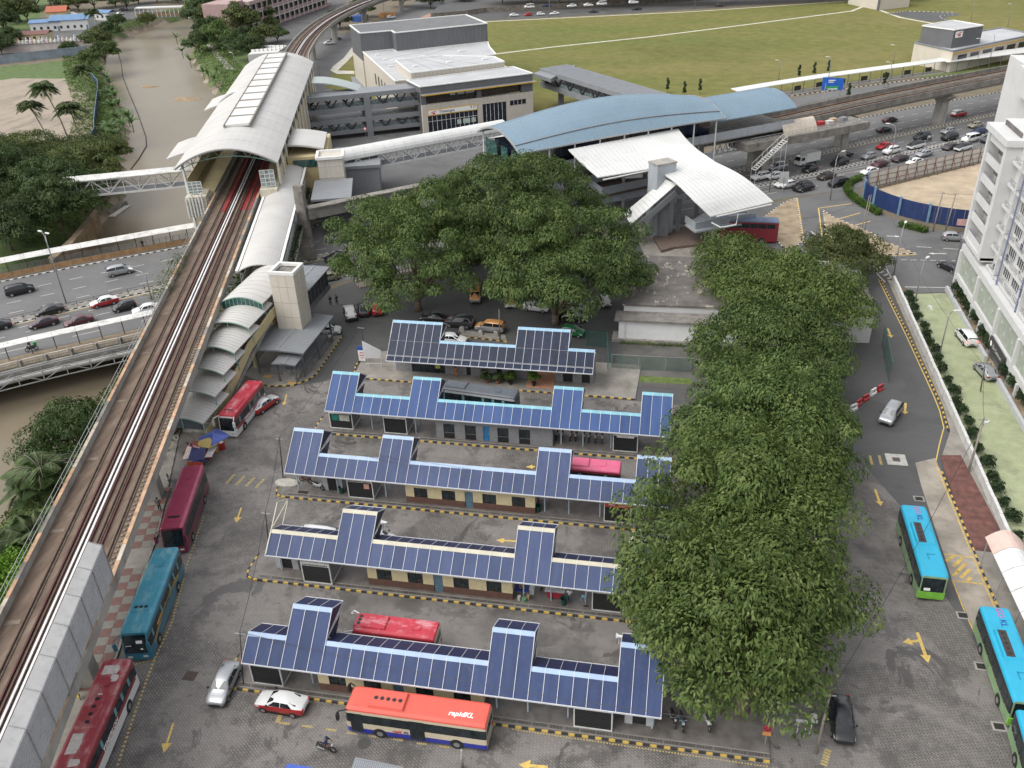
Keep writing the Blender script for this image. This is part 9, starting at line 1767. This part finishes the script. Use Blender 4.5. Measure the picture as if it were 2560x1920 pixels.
for i,(tx_,ty_,c)in enumerate(((965,55,'red'),(905,90,'white'),(840,140,'red'),(778,185,'red'),(735,225,'white'),(625,235,'red'))):
 p=TT(tx_,ty_,3,2);r=thing('plastic_barrier',tuple(p),.85+.2*math.sin(i*3),'%s plastic barrier, %s from the right lane in the line'%(c,ORD[i]),'barrier','plastic barriers');q=MB();q.loft([[(x,-w_,z)for x in(-.55,.55)]+[(x,w_,z)for x in(.55,-.55)]for w_,z in((.25,0),(.25,.25),(.12,.4),(.1,.85))],True,True);part('body',q,PC[c],r);q=MB();q.box(-.2,.2,-.13,.13,.45,.6);part('slot',q,M_BLK,r)
q=MB();q.prism([tuple(G2(868+553*0,0))for _ in range(0)]or[tuple(TT(1760,1240,1,1)[:2]),tuple(TT(2170,1290,1,1)[:2]),tuple(TT(2150,1240,1,1)[:2]),tuple(TT(1780,1200,1,1)[:2])],-.02,.15);struct('parking_island',q,M_PAVE);kerb([tuple(TT(1760,1250,1,1)[:2]),tuple(TT(2170,1298,1,1)[:2])],BY,.55)
for i,(x,y)in enumerate(((1780,1200),(1940,1230),(2075,1240))):p=TT(x,y,1,1,.15);q=MB();q.loft([[(p.x-a,p.y-a*.8,z),(p.x+a,p.y-a*.8,z),(p.x+a,p.y+a*.8,z),(p.x-a,p.y+a*.8,z)]for a,z in((.42,.15),(.34,.7),(.22,.85))],True,True);tag(obj('concrete_block',q,M_CONC),'%s concrete block on the parking island'%('left','middle','right')[i],'concrete block','concrete blocks on the parking island')
for i,(tx_,ty_,c,rr_,z)in enumerate(((1105,1195,1,2,5.6),(925,520,2,3,5.8),(1110,1260,2,2,5.8))):
 p=TT(tx_,ty_,c,rr_,z);q=MB();q.loft([[(p.x+x,p.y+k*math.cos(a),z+k*math.sin(a))for a in[2*PI*j/12 for j in range(12)]]for k,x in((.08,.3),(.12,.05),(.26,-.25))],True,True);q.tube([(p.x,p.y,z-.9),(p.x,p.y,z)],.03,6);tag(obj('loudspeaker',q,M_WHITE),('white horn loudspeaker on the cream ridged tower','white horn loudspeaker on the nearest platform tower','white horn loudspeaker among the leaves')[i],'loudspeaker','horn loudspeakers')
fr_=thing('bare_frame',(-37.2,61,3.4),0,'bare cream steel triangle at the left end of the cream ridged canopy','steel frame');q=MB();a,b,c=Vector((-37.1,58.9,3.5)),Vector((-37.1,62.9,6.66)),Vector((-37.1,65.1,5.38));q.bar(a,b,.08);q.bar(b,c,.08);q.bar(c,Vector((-37.1,60.9,5.0)),.08);q.bar(c,Vector((-37.1,63,3.8)),.06);obj('frame',q,M_CAPC,fr_)
q=MB();p=TT(1645,865,0,3);q.box(p.x-.55,p.x+.55,p.y-.5,p.y+.5,.02,.03);struct('manhole_cover',q,M('rusty manhole',(.06,.042,.035),.7,var=.3,scale=4))
for i,(tx_,ty_,s_)in enumerate(((935,1450,.55),)):p=TT(tx_,ty_,1,3);q=MB();q.tube([(p.x,p.y,.02),(p.x,p.y,.028)],s_,16);struct('manhole_cover',q,M('grey manhole',(.06,.058,.055),.7))
p=TT(405,940,1,2,.15);q=MB();q.box(p.x-.6,p.x+.6,p.y-.35,p.y+.35,.152,.16);struct('open_drain',q,M_DRAIN)
p=TT(200,870,1,2);q=MB();q.loft([[(p.x+.9+1.5*k*math.cos(a),p.y+.2+.8*k*math.sin(a),z)for a in[2*PI*j/12 for j in range(12)]]for k,z in((1,0),(.95,.3),(.7,.42))],True,True);tag(obj('cement_mound',q,M('pale cement',(.40,.38,.33),.9,var=.15)),'pale cement ramp at the left end of the middle platform','mound')
for(tx_,ty_,a)in((655,1000,.3),(685,1070,-.4)):
 p=TT(tx_,ty_,0,3);q=MB();r=thing('yellow_stand',tuple(p),a,'yellow plastic stand under the viaduct, %s'%('upper' if ty_<1050 else 'lower'),'stand','yellow stands');q.box(-.25,.25,-.03,.03,.3,1.1);part('board',q,M('yellow plastic',(.55,.38,.03),.5),r);q=MB();q.bar((-.2,0,0),(-.2,.1,.8),.04);q.bar((.2,0,0),(.2,.1,.8),.04);part('leg',q,M_BLK,r)
r=thing('bottom_edge_roof',(-18,36,0),0,'edge of a pale corrugated roof at the bottom of the picture','roof');a=TT(860,1575,1,3,3.2);b=TT(1270,1659,1,3,3.2);q=MB();q.hexa([(a.x,a.y-6,2.6),(b.x,b.y-6,2.6),(b.x,b.y,3.1),(a.x,a.y,3.1),(a.x,a.y-6,2.65),(b.x,b.y-6,2.65),(b.x,b.y,3.2),(a.x,a.y,3.2)]);obj('roof_sheet',q,M('pale corrugated sheet',(.42,.42,.47),.5,.1,var=.1),r)
q=MB()
for k in range(24):f=k/24;q.bar((a.x+(b.x-a.x)*f,a.y-5.9,2.67),(a.x+(b.x-a.x)*f,a.y+(b.y-a.y)*f,3.23),.07,.06)
q.bar(a,b,.1,.12);obj('corrugation',q,M_ROOFG,r)
r=thing('bottom_edge_booth',(-27,37,0),0,'edge of a blue booth roof at the bottom left of centre','booth');p=TT(380,1640,1,3,2.6);q=MB();q.box(p.x-1.0,p.x+1.0,p.y-1.6,p.y,2.5,2.65);obj('roof_sheet',q,M('bright blue sheet',(.05,.10,.42),.5),r);q=MB();q.box(p.x-.9,p.x+.9,p.y-1.5,p.y-.1,0,2.49);obj('wall',q,M_LGREY,r)
def hut(u,v,w,d,h,wallm,roofm,label,rz=0,gable=1.0,cat='house'):
 p=G(u,v);r=thing('house',(p.x,p.y,0),rz,label,cat);q=MB();q.box(-w/2,w/2,-d/2,d/2,0,h);part('wall',q,wallm,r);q=MB();o=.5
 for s in(-1,1):q.hexa([(-w/2-o,s*(d/2+o),h-.1),(w/2+o,s*(d/2+o),h-.1),(w/2+o,0,h+gable-.1),(-w/2-o,0,h+gable-.1),(-w/2-o,s*(d/2+o),h+.05),(w/2+o,s*(d/2+o),h+.05),(w/2+o,0,h+gable+.05),(-w/2-o,0,h+gable+.05)])
 part('roof',q,roofm,r)
 for k in range(max(1,int(w/3))):q=MB();x=-w/2+1.2+k*3;q.box(x,x+1.1,-d/2-.04,-d/2-.002,1.0,2.2);part('window',q,M_DARK,r)
 q=MB();q.box(w/2-1.1,w/2-.3,-d/2-.05,-d/2-.002,0,2.1);part('door',q,M_DOORB,r);return r
RBL=M('faded blue roof',(.10,.19,.33),.5,var=.15,scale=.4);ROR=M('orange tile roof',(.36,.10,.05),.7,var=.15);RRU=M('rusty roof',(.14,.06,.045),.7,var=.25)
hut(131,44,9,8,4.5,M_YWALL,ROR,'cream hut with a hipped orange roof by the car park',.35,2.2);hut(105,66,13,7,4,M_APW,RBL,'white house with a faded blue roof',.35);hut(160,62,17,10,4.5,M_APW,RBL,'open hall with a wide blue roof and yellow gable',.3,1.8,'hall');hut(70,88,16,8,3,M_CREAM,RRU,'low house with rusty and blue roof beside the temple',.3);hut(225,42,12,5,3.5,M_APW,RBL,'long shed with a curved blue roof by the river road',-.2)
tm=thing('temple',tuple(G(60,108)),0,'low pale temple with rows of small painted spires behind the metal fence','temple');a,b=G(-20,118),G(205,104);d=(b-a).normalized();L=(b-a).length
q=MB();q.bar(a+Vector((0,3,1.6)),b+Vector((0,3,1.6)),5,3.2);obj('hall',q,M('pale pink render',(.48,.42,.39),.75,var=.15,scale=.5),tm)
for k in range(26):
 p=a+d*(L*(k+.5)/26);h=1.4+(k*7%4)*.35;q=MB();q.loft([[(p.x+s*math.cos(t_),p.y+.5+s*math.sin(t_),3.2+z)for t_ in[2*PI*j/8 for j in range(8)]]for s,z in((.8,0),(.7,.5*h),(.45,.55*h),(.35,.85*h),(.08,h))],True,True);obj('spire',q,M('spire %d'%(k%4),((.55,.5,.46),(.42,.46,.5),(.55,.42,.40),(.5,.5,.42))[k%4],.7,var=.3,scale=2),tm)
mf=thing('metal_fence',tuple(G(80,125)),0,'tall grey metal sheet fence along the top of the sandy lot','fence');a,b=G(-30,142),G(190,117)
for k in range(24):p=a.lerp(b,k/24);p2=a.lerp(b,(k+.97)/24);q=MB();q.bar(p+Vector((0,0,1.6)),p2+Vector((0,0,1.6)),.06,3.2);obj('sheet_panel',q,M('blue grey sheet',(.19,.23,.27),.5,var=.2,scale=.4),mf)
a,b=G(300,42),G(420,38);cb=thing('covered_bridge',tuple((a+b)/2),0,'covered footbridge with white roof crossing the far river bend','footbridge');q=MB();q.bar(a+Vector((0,0,1)),b+Vector((0,0,1)),3,.6);obj('deck',q,M_CONC_D,cb);q=MB();q.bar(a+Vector((0,0,5.2)),b+Vector((0,0,5.2)),4,.5);obj('roof',q,M_ROOFW,cb);q=MB();q.bar(a+Vector((0,0,2.1)),b+Vector((0,0,2.1)),3,1.5);obj('side_wall',q,M('brown lattice',(.2,.14,.09),.8),cb)
for k in range(14):p=a.lerp(b,k/13);q=MB();q.bar(p+Vector((0,-1.6,1)),p+Vector((0,-1.6,5)),.25);obj('post',q,M_WSTEEL,cb)
sc=thing('pink_school',tuple(G(600,60)),0,'pink three storey school block with corridor balconies beside the railway curve','school');PKW=M('dusty pink render',(.36,.245,.235),.75,var=.1,scale=.4,stain=.3);a,b=G(548,72),G(715,12);d=Vector((b.x-a.x,b.y-a.y,0)).normalized();n_=Vector((-d.y,d.x,0));L=(Vector((b.x,b.y,0))-Vector((a.x,a.y,0))).length;A0=Vector((a.x,a.y,0))
def sbox(q,s0,s1,l0,l1,z0,z1):q.hexa([A0+d*s0+n_*l0+Vector((0,0,z0)),A0+d*s1+n_*l0+Vector((0,0,z0)),A0+d*s1+n_*l1+Vector((0,0,z0)),A0+d*s0+n_*l1+Vector((0,0,z0)),A0+d*s0+n_*l0+Vector((0,0,z1)),A0+d*s1+n_*l0+Vector((0,0,z1)),A0+d*s1+n_*l1+Vector((0,0,z1)),A0+d*s0+n_*l1+Vector((0,0,z1))])
q=MB();sbox(q,0,L,1.8,14,0,11.5);obj('wall',q,PKW,sc);q=MB();sbox(q,-.8,L+1,-.6,15,11.5,12.8);obj('roof',q,M('pink concrete roof',(.42,.33,.31),.8,var=.1),sc)
for fl_ in range(3):
 z=.2+fl_*3.8;q=MB();sbox(q,0,L,0,1.8,z+3.4,z+3.7);obj('corridor_slab',q,M_WPAR,sc);q=MB();sbox(q,0,L,-.1,.1,z,z+1.2);obj('balustrade',q,PKW,sc)
 for k in range(16):q=MB();s=1+k*(L-2)/16;sbox(q,s,s+(L-2)/16*.62,1.7,1.8,z+.9,z+2.8);obj('window',q,M_DARK,sc);q=MB();sbox(q,s-.6,s-.3,-.16,.1,z,z+3.4);obj('pilaster',q,M_WPAR,sc)
q=MB();sbox(q,-14,-.9,2,14,0,13.5);obj('end_block',q,PKW,sc)
wm=thing('market_roof',tuple(G(580,105)),0,'low pale roof scattered with white vents behind the vaulted station','building');P=[G2(*p,4)for p in((535,118),(600,112),(620,98),(560,97))];q=MB();q.prism(P,0,4);obj('wall',q,M_APW,wm)
for k in range(14):p=lerp(lerp(P[0],P[1],(k%7+.5)/7),lerp(P[3],P[2],(k%7+.5)/7),.3+.4*(k//7));q=MB();q.box(p[0]-.6,p[0]+.6,p[1]-.4,p[1]+.4,4,4.7);obj('roof_vent',q,M_WPAR,wm)
tw=thing('stone_retaining_wall',tuple(G(1300,20)),0,'rough stone retaining wall behind the far road','wall');P=[G(*p)for p in((930,40),(1000,34),(1050,27),(1400,8),(1840,-18),(2100,-34))]
for a,b in zip(P,P[1:]):
 L=(b-a).length;n=max(1,int(L/9))
 for k in range(n):q=MB();q.bar(a.lerp(b,k/n)+Vector((0,1,1.05)),a.lerp(b,(k+.99)/n)+Vector((0,1,1.05)),.8,2.2);obj('wall_panel',q,M('rough stone',(.17,.15,.125),.9,var=.4,scale=.6,bmp=.6),tw)
q=MB();q.prism([(P[0].x,P[0].y+1.5)]+[(p.x,p.y+1.5)for p in P[1:]]+[(P[-1].x+30,P[-1].y+90),(P[0].x-10,P[0].y+90)],0,2.15);struct('raised_car_park',q,M_ASPH)
fbk=thing('block_of_flats',tuple(G(1500,-18,2.2)),0,'long block of flats on pillars behind the top row of trees','building');a,b=G(1090,-2,2.2),G(1900,-48,2.2);d=(b-a).normalized();nn=Vector((-d.y,d.x,0));L=(b-a).length
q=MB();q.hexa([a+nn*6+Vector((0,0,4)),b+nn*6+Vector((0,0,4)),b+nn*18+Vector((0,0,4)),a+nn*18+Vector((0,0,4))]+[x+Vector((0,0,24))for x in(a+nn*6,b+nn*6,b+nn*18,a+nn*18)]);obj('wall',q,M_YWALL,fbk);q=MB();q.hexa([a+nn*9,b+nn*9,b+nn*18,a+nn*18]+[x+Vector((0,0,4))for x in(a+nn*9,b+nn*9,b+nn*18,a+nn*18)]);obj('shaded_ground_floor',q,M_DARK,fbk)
for k in range(22):p=a+d*(L*k/21)+nn*6.4;q=MB();q.bar(p,p+Vector((0,0,4)),.8);obj('pillar',q,M_YWALL,fbk)
q=MB();p=TT(1125,150,1,0);q.bar(p+Vector((-3,0,1)),p+Vector((4,1.5,1)),.1,2);tag(obj('orange_hoarding',q,PC['orange']),'orange hoarding by the road beyond the metro building','hoarding')
for i,(x,y)in enumerate(((880,185),(920,175))):p=TT(x,y,1,0);q=MB();q.box(p.x-2.4,p.x+2.4,p.y-1.3,p.y+1.3,0,2.4);tag(obj('blue_container',q,M('container blue',(.04,.10,.30),.5,var=.15)),'%s blue container under the railway curve'%('left','right')[i],'container','blue containers')
sheet('triangle_island',[tuple(TT(*p,1,0)[:2])for p in((1410,158),(1500,115),(1545,145))],.06,M('pink brick island',(.36,.20,.16),.8,var=.15));sheet('station_verge',[tuple(TT(*p,1,0)[:2])for p in((640,610),(670,570),(760,500),(830,410),(850,470),(850,640),(700,640))],.06,M_PATH);sheet('verge_grass',[tuple(TT(*p,1,0)[:2])for p in((705,610),(790,530),(840,475),(855,615))],.07,M_FIELD);sheet('forecourt_ramp',[tuple(TT(*p,1,0)[:2])for p in((820,665),(860,665),(945,760),(850,780))],.06,M_MGREY)
strip('riverside_path',[tuple(TT(*p,0,0)[:2])for p in((1680,285),(1790,370),(1890,490),(1990,600))],2.4,.05,M_CONC)
kerb([G2(*p)for p in((640,505),(678,490),(720,475),(752,455),(768,435),(772,420))],BW,.62)
sheet('slip_pavement',[G2(*p)for p in((640,500),(678,486),(720,471),(750,451),(764,432),(768,415),(700,430),(660,460))],.11,M_PAVE)
